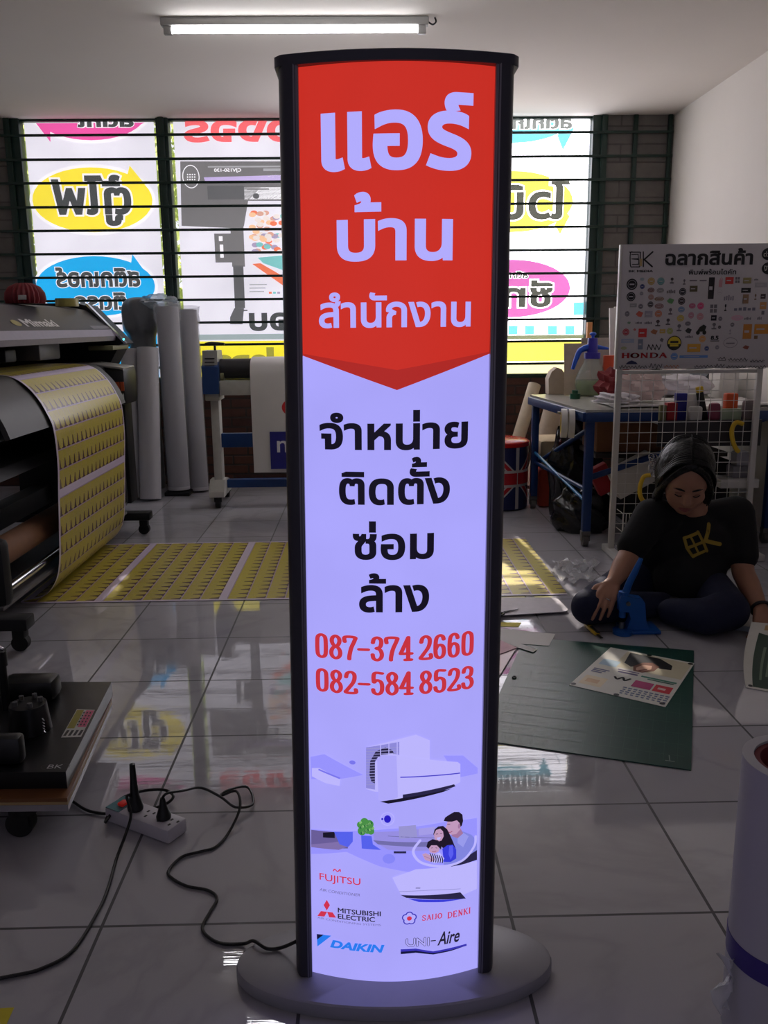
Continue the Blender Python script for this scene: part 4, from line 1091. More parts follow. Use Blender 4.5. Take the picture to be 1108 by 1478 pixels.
# ------------------------------------------------------------------ white material rolls standing by the window
M_ROLL = mat('white_vinyl_roll', (184, 182, 186), 0.55, var=0.05, scale=8)
M_CORE = mat('cardboard_core', (150, 116, 84), 0.8)
M_WRAP = glass('clear_wrap', (236, 236, 238), 0.12, 0.78)
def leaning_roll(base, top, r, label, wrap=False, stand=False):
    t = thing('material_roll', label, 'vinyl roll', base, group='white rolls standing by the window')
    b, u = Vector(base), Vector(top)
    d = (u-b).normalized()
    lift = r*math.sqrt(max(0, 1-d.z*d.z))
    b = b+Vector((0, 0, lift+0.002+(0.03 if stand else 0)))
    o = MB().pipe(b, u, r, 0.03, 40).build('roll', M_ROLL, t)
    MB().pipe(b+d*0.005, u-d*0.008, 0.0295, 0.024, 24).build('core', M_CORE, t)
    if wrap:
        a = d.orthogonal().normalized(); c = d.cross(a); V = []; F = []; n, m = 40, 26
        rr = random.Random(11)
        L_ = (u-b).length
        for i in range(m+1):
            q = b+d*(L_*(0.02+1.0*i/m))
            for k in range(n):
                an = 2*PI*k/n; rad = r+0.004+0.006*abs(math.sin(3*an+i*0.5))*(0.4+0.6*rr.random()) + (0.012 if i > m-3 else 0)*rr.random()
                V.append(q+(a*math.cos(an)+c*math.sin(an))*rad)
        for i in range(m):
            for k in range(n): F.append([i*n+k, i*n+(k+1) % n, (i+1)*n+(k+1) % n, (i+1)*n+k])
        mb = MB(); mb.add(V, F); mb.build('clear_wrapping', M_WRAP, t)
    if stand:
        MB().box(b.x-r-0.012, b.y-r-0.01, 0.0, b.x+r+0.012, b.y+r+0.01, 0.028, 0.004).build('base_block', M_BLACKM, t)
    return t
def lr(pxb, pxt, yt, r, label, **k):
    b = fl(*pxb); b.y += r; u = ay(pxt[0], pxt[1], yt); return leaning_roll(b, u, r, label, **k)
lr((188, 723), (189, 504), 5.98, 0.066, 'short white roll partly hidden behind the printer end')
lr((214, 725), (213, 502), 5.92, 0.070, 'short white roll second from the printer, left of the tall wrapped roll')
lr((256, 716), (241, 443), 6.04, 0.074, 'tall white roll in clear wrapping, on a black base', wrap=True, stand=True)
lr((286, 712), (271, 448), 6.22, 0.062, 'tall white roll at the right end of the group, beside the laminator', wrap=True)
# bundle wrapped in grey film behind the short rolls, with a clear bag on top
wb_ = MB(); rr = random.Random(2)
pc = ay(205, 500, 6.12)
def lump(a, z): return 1+0.05*math.sin(3*a+z*9)+0.04*math.sin(7*a+z*21)
pf = [(0.05, 0.0), (0.085, 0.005), (0.09, 0.3), (0.09, 0.7), (0.085, 0.95), (0.095, 1.08), (0.125, 1.14), (0.13, 1.24), (0.115, 1.31), (0.07, 1.345), (0.0, 1.35)]
Q, _ = spline([Vector((a, 0, b)) for a, b in pf], [1]*len(pf), 4)
wb_.lathe([(max(0, q.x), q.z) for q in Q], (pc.x-0.02, 6.235, 0), 40, wob=lump)
wo = tag(wb_.build('wrapped_bundle', mat('grey_film', (98, 100, 104), 0.35, bump=0.3, bscale=14)), 'tall bundle wrapped in grey film between the printer and the white rolls', 'bundle')
cb = MB(); pc2 = ay(222, 436, 6.1)
cb.ell((pc2.x, 6.2, pc2.z-0.0), (0.14, 0.11, 0.055), n=28, fn=lambda v: v*(1+0.14*math.sin(9*v.x+5*v.y)*math.sin(7*v.z+4*v.x)+0.08*math.sin(17*v.y+11*v.z)))
cb.build('clear_bag', glass('clear_bag', (226, 234, 240), 0.08, 0.62), wo)

# ------------------------------------------------------------------ cold laminator with draped print
lm = thing('laminator', 'cold roll laminator with blue and white ends on a castered stand under the window', 'laminator', (-0.15, 5.56, 0))
M_LBLUE = mat('machine_blue', (24, 58, 112), 0.4); M_LGREY = mat('machine_grey', (150, 150, 146), 0.45); M_LWHITE = mat('machine_white', (186, 184, 176), 0.5)
xl, xr = -0.96, 0.62
for s, x in ((-1, xl), (1, xr)):
    e = MB().prism([(5.43, 0.735), (5.43, 0.90), (5.46, 0.93), (5.66, 0.93), (5.70, 0.90), (5.70, 0.735)], x-0.05, x+0.05, 'x').build('end_housing', M_LBLUE, lm, angle=30)
    MB().prism([(5.435, 0.88), (5.46, 1.0), (5.63, 1.0), (5.68, 0.905), (5.66, 0.931), (5.45, 0.931)], x-0.046, x+0.046, 'x').build('end_cover', M_LGREY, e, angle=30)
    for k in range(3): MB().box(x-0.03, 5.4395+k*0.004-0.003, 0.905+k*0.022, x+0.03, 5.447+k*0.004, 0.911+k*0.022).build('vent_slot', M_BLACKM, e, smooth=False)
    MB().cyl((x+0.02, 5.54, 1.0), (x+0.02, 5.54, 1.03), 0.008).tube([(x-0.04, 5.54, 1.037), (x+0.0, 5.54, 1.042), (x+0.08, 5.54, 1.037)], [0.009, 0.011, 0.009], 10, 3).build('pressure_handle', M_BLACK, lm)
    MB().box(x-0.045, 5.47, 0.69, x+0.045, 5.66, 0.735, 0.006).build('end_bracket', M_LWHITE, lm)
    MB().box(x-0.022, 5.52, 0.17, x+0.03, 5.62, 0.69, 0.005).build('leg', M_LWHITE, lm)
    MB().prism([(5.46, 0.075), (5.46, 0.11), (5.52, 0.18), (5.62, 0.18), (5.90, 0.11), (5.90, 0.075)], x-0.05, x+0.045, 'x').build('foot', M_LWHITE, lm, angle=30)
    for y in (5.49, 5.86):
        MB().cyl((x-0.015, y, 0.031), (x+0.015, y, 0.031), 0.030).box(x-0.024, y-0.012, 0.04, x+0.024, y+0.012, 0.0755, 0.004).build('caster', M_RUBBER, lm)
MB().cyl((xl+0.05, 5.55, 0.885), (xr-0.05, 5.55, 0.885), 0.062, n=40).build('top_roller', mat('black_silicone', (44, 44, 46), 0.5), lm)
MB().cyl((xl+0.05, 5.55, 0.80), (xr-0.05, 5.55, 0.80), 0.02).build('lower_roller', M_STEEL, lm)
MB().cyl((xl+0.055, 5.50, 0.835), (xl+0.075, 5.50, 0.835), 0.028).build('side_wheel', mat('khaki_label'), lm)
MB().box(xl+0.05, 5.45, 0.725, xr-0.05, 5.60, 0.815, 0.006).build('table_beam', M_LWHITE, lm)
MB().box(xl+0.03, 5.55, 0.385, xr-0.022, 5.59, 0.475, 0.004).build('stretcher', M_LBLUE, lm)
MB().box(xl+0.045, 5.60, 0.112, xr-0.05, 5.66, 0.165, 0.004).build('stretcher', M_LBLUE, lm)
# draped print
pl, pr_ = -0.715, -0.06
prof = [(5.62, 0.955), (5.55, 0.952), (5.485, 0.93), (5.455, 0.89), (5.44, 0.82), (5.437, 0.6), (5.44, 0.4), (5.446, 0.235)]
Q, _ = spline([Vector((0, a, b)) for a, b in prof], [1]*len(prof), 4)
G = [[(pl+(pr_-pl)*j/8, q.y+0.004*math.sin(j*0.9+q.z*5), q.z) for j in range(9)] for q in Q]
dr_ = tag(MB().sheet(G, 0.001).build('draped_print', M_PAPER, angle=60), 'white printed sheet with a navy square draped over the laminator', 'printed sheet')
A = Art(); DY = 5.431
def db(x0, y0, x1, y1):
    p = ay(x0, y1, DY); q = ay(x1, y0, DY); return (p.x, p.z, q.x, q.z)
nb_ = db(391, 622, 480, 677); A.rect(nb_, mat('navy_ink', (34, 34, 126), 0.5), 1)
A.text('n', db(400, 636, 415, 653), mat('white_ink', (220, 218, 222), 0.5), 2, bold=0.01)
A.oval(db(407, 575, 440, 601), mat('red_ink', (206, 36, 44), 0.5), 1)
A.build('print', dr_, lambda u, v, e: Vector((u, DY-e-0.001, v)))

# ------------------------------------------------------------------ low trolley with the heat press
TZ = 0.115
c1, c2 = fl(97, 1152, TZ), fl(161, 1008, TZ)
dx = Vector((-1.0, 0.03, 0))
quad = [(c1.x, c1.y), (c2.x, c2.y), (c2.x-0.62, c2.y+0.03), (c1.x-0.62, c1.y+0.01)]
tr_ = thing('trolley', 'low wooden board trolley on black casters at the left edge', 'trolley', ((quad[0][0]+quad[2][0])/2, (quad[0][1]+quad[2][1])/2, 0))
MB().prism(quad, TZ-0.009, TZ, 'z').build('deck_board', mat('brown_board', (120, 78, 46), 0.4, var=0.2, scale=12), tr_, angle=30)
MB().prism(quad, TZ-0.016, TZ-0.0095, 'z').build('edge_board', mat('tan_plywood', (176, 148, 104), 0.5), tr_, angle=30)
MB().prism([(x, y) for x, y in quad], TZ-0.032, TZ-0.0165, 'z').build('under_board', mat('grey_laminate', (150, 146, 150), 0.25), tr_, angle=30)
cz = TZ-0.0325
for (x, y) in ((c1.x-0.115, c1.y+0.045), (c1.x-0.53, c1.y+0.06), (c2.x-0.09, c2.y-0.05), (c2.x-0.53, c2.y-0.04)):
    mb = MB().cyl((x-0.012, y-0.014, 0.0325), (x-0.012, y+0.014, 0.0325), 0.0315, n=28).cyl((x, y, 0.06), (x, y, cz-0.004), 0.03, n=24).box(x-0.045, y-0.035, cz-0.004, x+0.045, y+0.035, cz)
    mb.box(x-0.03, y-0.022, 0.03, x+0.012, y-0.016, 0.07).box(x-0.03, y+0.016, 0.03, x+0.012, y+0.022, 0.07)
    mb.build('caster', M_RUBBER, tr_)
hz = TZ+0.042
d1, d2 = fl(95, 1114, hz), fl(161, 984, hz)
hp = thing('heat_press', 'black heat press with chrome lever and a colourful sticker on its base, on the trolley', 'heat press', (d1.x-0.25, (d1.y+d2.y)/2, TZ))
M_GLOSS = mat('gloss_black_steel', (22, 22, 24), 0.28, 0.0)
M_SATB = mat('satin_black_steel', (20, 20, 22), 0.35)
hq = [(d1.x, d1.y), (d2.x, d2.y), (d2.x-0.5, d2.y+0.02), (d1.x-0.5, d1.y+0.01)]
hb_ = MB().prism(hq, TZ+0.0005, hz, 'z').build('base_box', M_GLOSS, hp, angle=30)
e0 = Vector((d1.x, d1.y, hz-0.004)); e1 = Vector((d2.x, d2.y, hz-0.004))
# sticker and round mark printed on the base
A = Art()
stk = [fl(x, y, hz) for x, y in ((88, 1065), (117, 1064), (137, 1025), (111, 1024))]
A.poly([(p.x, p.y) for p in stk], mat('white_sticker'), 1)
def lerp4(u, v):
    a = stk[0].lerp(stk[1], u); b = stk[3].lerp(stk[2], u); p = a.lerp(b, v); return (p.x, p.y)
pk, yl, bl = mat('pink_ink', (206, 92, 130), 0.4), mat('olive_gold_ink', (150, 140, 50), 0.4), mat('black_ink', (28, 26, 30), 0.4)
A.poly([lerp4(*q) for q in ((0.55, 0.35), (0.98, 0.35), (0.98, 0.97), (0.55, 0.97))], pk, 2)
A.poly([lerp4(*q) for q in ((0.04, 0.30), (0.42, 0.30), (0.42, 0.97), (0.04, 0.97))], yl, 2)
for k in range(4): A.poly([lerp4(*q) for q in ((0.06+0.24*k, 0.05), (0.2+0.24*k, 0.05), (0.24+0.24*k, 0.24), (0.1+0.24*k, 0.24))], bl, 2)
for k in range(3):
    for j in range(5): A.poly([lerp4(*q) for q in ((0.46+0.17*k, 0.4+0.11*j), (0.54+0.17*k, 0.4+0.11*j), (0.54+0.17*k, 0.46+0.11*j), (0.46+0.17*k, 0.46+0.11*j))], bl, 3)
A.build('printed_sticker', hb_, lambda u, v, e: Vector((u, v, hz+0.0004+e))); A = Art()
pm = fl(80, 1107, hz)
sw = mat('silver_print')
A.ring((pm.x-0.033, pm.y-0.017, pm.x+0.033, pm.y+0.017), 0.0012, mat('faint_print', (70, 70, 74), 0.4), 1)
A.text('BK', (pm.x-0.017, pm.y-0.009, pm.x+0.017, pm.y+0.009), sw, 2, bold=-0.005)
A.build('round_mark', hb_, lambda u, v, e: Vector((u, v, hz+0.0004+e)))
# back box, middle cylinder with bolts, front plate, column with chrome lever
by = d2.y-0.10
pB = ay(85, 1000, by)
MB().box(pB.x-0.145, by-0.04, hz+0.0005, pB.x, by+0.04, ay(50, 976, by).z, 0.018).build('rear_housing', M_SATB, hp)
pM = fl(48, 1062, hz); cyx, cyy = pM.x, pM.y+0.035
zt_ = ay(48, 1015, cyy).z
cy = MB().cyl((cyx-0.02, cyy, hz+0.0005), (cyx-0.02, cyy, zt_), 0.052, 0.044, n=40).build('pressure_head', M_SATB, hp)
for k, (a, rr_) in enumerate(((20, .03), (80, .032), (140, .03), (215, .03), (300, .03))):
    bx_, by_ = cyx-0.02+rr_*math.cos(R(a)), cyy+rr_*math.sin(R(a))
    MB().cyl((bx_, by_, zt_+0.0003), (bx_, by_, zt_+0.012), 0.0065, n=6).build('bolt', mat('worn_steel', (120, 120, 124), 0.35, 0.8), cy)
sx_ = cyx+0.028
MB().tube([(sx_, cyy-0.04, hz+0.012+k*0.004) if k % 2 else (sx_+0.006, cyy-0.044, hz+0.012+k*0.004) for k in range(10)], 0.0016, 6, 2).build('spring', M_STEEL, cy)
pF = ay(32, 1060, d1.y+0.05)
MB().box(pF.x-0.16, d1.y+0.03, hz+0.0005, pF.x, d1.y+0.07, pF.z, 0.012).build('front_plate', M_SATB, hp)
cx_ = ay(8, 985, by-0.06)
zt2 = ay(8, 940, by-0.06).z
MB().cyl((cx_.x, by-0.07, hz+0.0005), (cx_.x, by-0.07, zt2-0.02), 0.011).cyl((cx_.x, by-0.07, zt2-0.035), (cx_.x, by-0.07, zt2+0.005), 0.015).build('column', M_SATB, hp)
MB().cyl((cx_.x-0.013, by-0.086, hz+0.03), (cx_.x-0.013, by-0.086, zt2-0.02), 0.004).build('guide_rod', M_CHROME, hp)
MB().tube([(cx_.x+0.008, by-0.07, zt2+0.010), (cx_.x-0.004, by-0.072, zt2+0.016), (cx_.x-0.05, by-0.078, zt2+0.05), (cx_.x-0.11, by-0.085, zt2+0.10)], [0.0045, 0.006, 0.005, 0.005], 10, 4).build('lever', M_CHROME, hp)

# ------------------------------------------------------------------ power strip, plugs, cords
ps_c = Vector((-0.528, 1.838, 0)); ang = R(-31)
ps = thing('power_strip', 'white four way power strip lying on the tiles beside the trolley', 'power strip', ps_c, ang)
M_PSW = mat('off_white_plastic', (196, 192, 200), 0.45, var=0.04)
MPS = Matrix.Translation(ps_c) @ Matrix.Rotation(ang, 4, 'Z')
def lp(x, y, z): return MPS @ Vector((x, y, z))
MB().box(-0.10, -0.031, 0.001, 0.10, 0.031, 0.036, 0.005, M=MPS).build('casing', M_PSW, ps)
MB().box(-0.098, -0.029, 0.0362, -0.055, 0.029, 0.0372, 0.0, M=MPS).build('teal_label', mat('teal_label', (60, 120, 128), 0.4), ps)
MB().box(-0.078, -0.012, 0.0372, -0.060, 0.010, 0.045, 0.003, M=MPS).build('red_switch', glow('lit_red_switch', (206, 46, 40), 0.12, diffuse=0.8), ps)
for x in (-0.03, 0.012, 0.052, 0.085):
    mb = MB()
    for (a, b) in ((-0.009, 0.008), (0.009, 0.008), (0.0, -0.010)): mb.box(x+a-0.0025, b-0.004, 0.0362, x+a+0.0025, b+0.004, 0.0366, M=MPS)
    mb.build('socket', M_BLACK, ps, smooth=False)
c = [lp(-0.10, 0.0, 0.02), fl(152, 1187, 0.02), fl(160, 1170, 0.01), fl(176, 1152, 0.008), fl(205, 1142, 0.012), fl(236, 1140, 0.02), fl(250, 1149, 0.02), fl(238, 1161, 0.012), fl(205, 1171, 0.006), fl(170, 1175, 0.006), fl(130, 1171, 0.006), fl(104, 1156, 0.006), fl(70, 1130, 0.006), fl(20, 1110, 0.006)]
MB().cyl(lp(-0.108, 0, 0.02), lp(-0.099, 0, 0.02), 0.007).tube(c, 0.0036, 8, 6).build('supply_cord', M_BLACK, ps)
def plug(x, label, tall, cord, name='plug'):
    p = lp(x, 0.0, 0.0368)
    t = thing('power_plug', label, 'plug', p)
    mb = MB(); k = tall
    mb.lathe([(0.0, 0.0), (0.018, 0.0), (0.0185, 0.006), (0.016, 0.016), (0.0105, 0.036), (0.0075, 0.04*k), (0.0065, 0.056*k), (0.0, 0.057*k)], p, 24)
    mb.build('plug_body', M_BLACK, t)
    MB().tube(cord, 0.0034, 8, 6).build('cord', M_BLACK, t)
    return t
p = lp(-0.03, 0, 0.0368)
b0_ = fl(205, 1165, 0.07)
plug(-0.03, 'tall black plug standing in the power strip next to its red switch', 2.05, [p+Vector((0, 0, 0.03)), p+Vector((-0.012, -0.02, 0.045)), fl(189, 1176, 0.052), fl(181, 1205, 0.03), fl(168, 1240, 0.006), fl(155, 1285, 0.004), fl(140, 1318, 0.004), fl(105, 1372, 0.004), (fl(60, 1398, 0.004)), fl(20, 1408, 0.004), fl(-25, 1416, 0.004)])
p = lp(0.055, 0.004, 0.0368)
t = thing('power_plug', 'short black plug of the sign lead at the right end of the power strip', 'plug', p)
MB().lathe([(0.0, 0.0), (0.0165, 0.0), (0.017, 0.006), (0.014, 0.014), (0.009, 0.03), (0.0055, 0.05), (0.0, 0.051)], p, 24).build('plug_body', M_BLACK, t)
PLUG2 = p+Vector((0, 0, 0.05))
# supply lead of the sign, lying across the floor to the power strip
lead = [fl(427, 1359, 0.06), fl(405, 1368, 0.034), fl(385, 1369, 0.033), fl(366, 1358, 0.034), fl(352, 1362, 0.006), fl(322, 1362, 0.004), fl(303, 1354, 0.004), fl(292, 1339, 0.004), fl(303, 1316, 0.004), fl(313, 1297, 0.004), fl(300, 1285, 0.004), fl(270, 1279, 0.004), fl(249, 1268, 0.004), fl(243, 1257, 0.004), fl(262, 1237, 0.004), fl(290, 1229, 0.004), fl(312, 1222, 0.004), fl(331, 1200, 0.006), fl(346, 1166, 0.03), fl(341, 1142, 0.045), fl(318, 1149, 0.03), fl(330, 1140, 0.03), fl(357, 1136, 0.012), fl(365, 1160, 0.01), fl(340, 1165, 0.02), fl(318, 1150, 0.035), fl(290, 1137, 0.06), fl(265, 1141, 0.085), PLUG2+Vector((0.012, 0, 0.012)), PLUG2]
MB().tube(lead, 0.0032, 8, 6).build('lead', M_BLACK, sg)
tag(MB().obox(fl(-9, 1472, 0.0006), (0.05, 0.05, 0.001), (0, 0, 0.05)).build('paper_note', mat('yellow_paper', (206, 190, 40), 0.6)), 'yellow paper scrap at the bottom left corner of the floor', 'paper')

# ================================================================== RIGHT SIDE: work table, rack, clutter
TT = 0.715
NL = Vector((1.135, 4.37, 0)); FLg = Vector((1.045, 5.33, 0))      # near left and far left legs
tb = thing('work_table', 'blue steel frame work table on casters in the right corner, piled with material', 'table', (1.6, 4.9, 0))
tq = [(NL.x-0.03, NL.y-0.03), (2.13, 4.34), (2.13, 5.62), (FLg.x-0.03, FLg.y+0.03)]
MB().prism(tq, TT-0.012, TT, 'z').build('table_top', mat('pale_grey_laminate', (168, 166, 158), 0.22), tb, angle=30)
rim = MB()
for a, b in ((0, 1), (1, 2), (2, 3), (3, 0)):
    p, q = Vector((*tq[a], 0)), Vector((*tq[b], 0)); d = (q-p).normalized(); c = (p+q)/2; L_ = (q-p).length
    rim.obox((c.x, c.y, TT-0.036), (L_, 0.03, 0.046), (0, 0, math.atan2(d.y, d.x)), 0.003)
rim.build('frame', M_BLUEFRAME, tb)
LEGS = [(NL.x, NL.y), (2.09, 4.38), (2.09, 5.58), (FLg.x, FLg.y)]
for x, y in LEGS:
    MB().box(x-0.021, y-0.021, 0.085, x+0.021, y+0.021, TT-0.06, 0.003).build('leg', M_BLUEFRAME, tb)
    mb = MB().cyl((x-0.014, y+0.012, 0.032), (x+0.014, y+0.012, 0.032), 0.031, n=26)
    mb.box(x-0.024, y-0.016, 0.06, x+0.024, y+0.024, 0.0845, 0.004).box(x-0.022, y-0.01, 0.03, x-0.017, y+0.02, 0.07).box(x+0.017, y-0.01, 0.03, x+0.022, y+0.02, 0.07)
    mb.build('caster', mat('grey_caster', (96, 92, 90), 0.4), tb)
def bar(p, q, r, m, name='brace'):
    MB().tube([p, q], r, 10, 0).build(name, m, tb)
bar((NL.x, NL.y+0.01, 0.30), (FLg.x, FLg.y-0.01, 0.30), 0.012, M_BLUEFRAME)
bar((FLg.x+0.03, FLg.y, 0.30), (1.30, 4.62, TT-0.06), 0.014, M_BLUEFRAME)
bar((NL.x+0.02, NL.y+0.03, 0.36), (2.07, 4.42, 0.66), 0.016, M_BLUEFRAME)
bar((NL.x-0.01, NL.y+0.02, 0.245), (FLg.x+0.0, FLg.y-0.02, 0.36), 0.009, mat('blue_tarp', (44, 120, 176), 0.3))

# ---- spray bottle
p = fl(852, 571, TT)
p.z = TT+0.0008
sp_t = thing('spray_bottle', 'clear pressure spray bottle with bright blue pump head at the table corner', 'spray bottle', p)
k = 1.0
h1 = ay(852, 515, p.y).z-p.z        # shoulder of the bottle
rB = (ay(875, 560, p.y).x-ay(829, 560, p.y).x)/2
Q, _ = spline([Vector((a*rB, 0, b*h1)) for a, b in ((0.55, 0.0), (0.86, 0.03), (1.0, 0.25), (0.96, 0.45), (0.72, 0.70), (0.48, 0.88), (0.44, 1.0))], [1]*7, 5)
prof = [(q.x, q.z) for q in Q]
MB().lathe([(0, 0)]+prof, p, 40).build('bottle', glass('bottle_plastic', (236, 242, 238), 0.03, 0.76), sp_t)
MB().lathe([(0, 0.004)]+[(r_*0.93, z) for r_, z in prof if 0.004 < z < h1*0.42]+[(0, h1*0.42)], p, 32).build('liquid', glass('green_liquid', (150, 176, 70), 0.05, 0.55), sp_t)
M_PBLUE = mat('bright_blue_plastic', (34, 84, 196), 0.35)
z0_ = p.z+h1
MB().cyl((p.x, p.y, z0_-0.01), (p.x, p.y, z0_+0.025), 0.5*rB, n=28).cyl((p.x, p.y, z0_+0.025), (p.x, p.y, z0_+0.11), 0.34*rB, 0.30*rB, n=24).build('collar', mat('violet_blue_plastic', (58, 50, 160), 0.35), sp_t)
zh = ay(852, 505, p.y).z
hx0, hx1 = ay(836, 500, p.y).x, ay(878, 502, p.y).x
MB().tube([(hx0+0.02, p.y, zh+0.012), (p.x, p.y, zh+0.02), (p.x+0.03, p.y, zh+0.016), (hx1, p.y, zh+0.006)], [0.013, 0.02, 0.015, 0.006], 12, 4).build('nozzle', M_PBLUE, sp_t)
MB().tube([(p.x-0.01, p.y, zh+0.012), (hx0+0.01, p.y, zh+0.0), ay(832, 516, p.y), ay(826, 533, p.y)], [0.016, 0.017, 0.015, 0.010], 12, 5).build('lever', M_PBLUE, sp_t)
MB().cyl((p.x, p.y, zh+0.015), (p.x, p.y, ay(852, 484, p.y).z), 0.009).ell((p.x, p.y, ay(852, 482, p.y).z), (0.02, 0.02, 0.012), n=16).build('pump_knob', M_PBLUE, sp_t)

def flop(x, y, lo=0.0): return fl(x, y, TT+lo)
# ---- things on the table
g = ay(830, 556, 5.02); tag(MB().cyl((g.x, g.y, TT+0.001), (g.x, g.y, TT+0.03), 0.03, n=28).cyl((g.x, g.y, TT+0.03), (g.x, g.y, TT+0.05), 0.018, n=20).build('bottle_cap', mat('dark_green_plastic', (30, 84, 60), 0.3)), 'small dark green cap left of the spray bottle on the table', 'cap')
M_BEIGE = mat('beige_card', (176, 160, 140), 0.7); M_CREAM = mat('cream_card', (206, 192, 166), 0.7)
# rounded beige block standing by the sunlit window
a, b = ay(790, 560, 5.38), ay(812, 560, 5.38)
hz_ = ay(800, 530, 5.38).z
tag(MB().prism([(a.x, TT+0.001), (b.x+0.01, TT+0.001), (b.x+0.008, hz_-0.05), ((a.x+b.x)/2+0.03, hz_-0.012), ((a.x+b.x)/2, hz_), (a.x+0.015, hz_-0.025), (a.x-0.004, hz_-0.07)], 5.34, 5.44, 'y').build('card_block', M_BEIGE, angle=30), 'beige rounded card block against the bright window on the far table corner', 'block')
# leaning card and white sheets in the corner
def leaning(px, y0, y1, name, label, cat, m, thick=0.006, zb=TT+0.001):
    """upright sheet with px corner columns, its foot at y0 and top at y1"""
    (xa, xb, ytop) = px
    A0 = ay(xa, 600, y0); B0 = ay(xb, 600, y0); T = ay((xa+xb)/2, ytop, y1).z
    At = ay(xa+0.5, ytop, y1); Bt = ay(xb-0.5, ytop, y1)
    G = [[(A0.x+(B0.x-A0.x)*i/4, y0, zb) for i in range(5)], [(At.x+(Bt.x-At.x)*i/4, y1, T) for i in range(5)]]
    return tag(MB().sheet(G, thick).build(name, m, smooth=False), label, cat)
leaning((813, 852, 496), 5.25, 5.38, 'card_sheet', 'tan card sheet leaning behind the spray bottle in front of the window', 'card', M_BEIGE)
leaning((838, 884, 488), 5.42, 5.52, 'card_sheet', 'greyish beige card sheet leaning behind the tan one and the spray bottle', 'card', mat('grey_beige_card', (150, 140, 134), 0.7))
for (x0, x1, yt, yy, lab) in ((878, 886, 445, 5.40, 'tall narrow white board edge left of the logo display board'), (885, 897, 443, 5.44, 'tall white board standing just behind the logo display board edge')):
    leaning((x0, x1, yt), yy-0.04, yy, 'white_board', lab, 'board', M_PAPER, 0.02)
s0, s1 = ay(846, 494, 6.05), ay(854, 465, 6.05)
tag(MB().box(s0.x, 6.03, 0.0, s1.x, 6.07, s1.z, 0.003).build('wooden_post', mat('sunlit_pine', (206, 140, 84), 0.6)), 'thin wooden post in sunlit orange brown standing by the right window frame', 'post')  # sunlight on the wood is put into its orange colour
a, b = ay(864, 532, 5.30), ay(896, 512, 5.30)
tag(MB().box(a.x+0.004, 5.20, TT+0.001, b.x+0.03, 5.235, b.z, 0.004).build('orange_box', mat('orange_red_card', (196, 70, 36), 0.6)), 'orange red box on the table behind the spray bottle nozzle', 'box')
def heap(c, r, seed, amp=0.25, n=30):
    rr = random.Random(seed); ph = [rr.random()*6 for _ in range(6)]
    def fn(v):
        w = 1+amp*(math.sin(4*v.x+ph[0])*math.sin(5*v.y+ph[1])+0.6*math.sin(9*v.z+7*v.x+ph[2])+0.4*math.sin(13*v.y+ph[3]))
        q = v*w
        if q.z < -0.55: q.z = -0.55
        return q
    m = MB().ell((0, 0, 0), r, n=n, fn=fn)
    zm = min(v[2] for v in m.v); m.v = [(v[0]+c[0], v[1]+c[1], v[2]-zm+c[2]) for v in m.v]
    return m
q = flop(893, 560); tag(heap((ay(893, 560, 4.82).x, 4.82, TT+0.028), (0.10, 0.11, 0.10), 3).build('cloth', mat('dark_red_cloth', (120, 34, 40), 0.8)), 'dark red cloth heaped on the table right of the spray bottle', 'cloth')
tag(heap((ay(922, 560, 4.62).x, 4.62, TT+0.026), (0.11, 0.08, 0.10), 4).build('cloth', mat('off_white_cloth', (196, 176, 170), 0.75)), 'off white cloth heaped beside the dark red one, behind the rack post', 'cloth')
tag(heap((ay(888, 575, 4.46).x, 4.46, TT+0.026), (0.10, 0.05, 0.03), 14).build('plastic_sheet', mat('white_film', (214, 210, 214), 0.3)), 'crumpled white plastic at the table front edge beside the spray bottle', 'plastic sheet')
# stacked flat white sheets and a silvery parcel
G = [[(1.26+0.85*i/10, 4.40+0.45*j/5, TT+0.012+0.006*math.sin(i*0.8+j)) for j in range(6)] for i in range(11)]
tag(MB().sheet(G, 0.008).build('paper_stack', M_PAPER, angle=60), 'flat white sheets spread on the table behind the wire grid', 'paper')
a = ay(965, 560, 4.85); 
tag(heap((ay(990, 555, 4.85).x, 4.9, TT+0.03), (0.15, 0.10, 0.075), 8, 0.12).build('silvery_parcel', mat('silvery_film', (206, 202, 208), 0.22, 0.2)), 'shiny silvery white parcel on the sheets behind the wire grid', 'parcel')
tag(heap((ay(925, 548, 5.04).x, 5.04, TT+0.001), (0.2, 0.1, 0.05), 18, 0.15).build('folded_vinyl', mat('white_film2', (190, 184, 186), 0.4)), 'folded white vinyl lying left of the silvery parcel', 'vinyl')
cq = ay(1037, 560, 4.95)
tag(MB().cyl((cq.x+0.03, 5.06, TT+0.076), (cq.x+0.05, 5.5, TT+0.076), 0.075, n=32).build('dark_roll', mat('navy_black_vinyl', (22, 24, 34), 0.35)), 'dark roll lying on the table behind the right part of the wire grid', 'roll')
cq = ay(1052, 545, 4.75)
tag(MB().box(cq.x, 4.875, TT+0.002, 2.10, 5.04, ay(1060, 530, 4.75).z, 0.006).build('white_box', mat('white_card', (206, 202, 196), 0.6)), 'large pale box at the right end of the table', 'box')
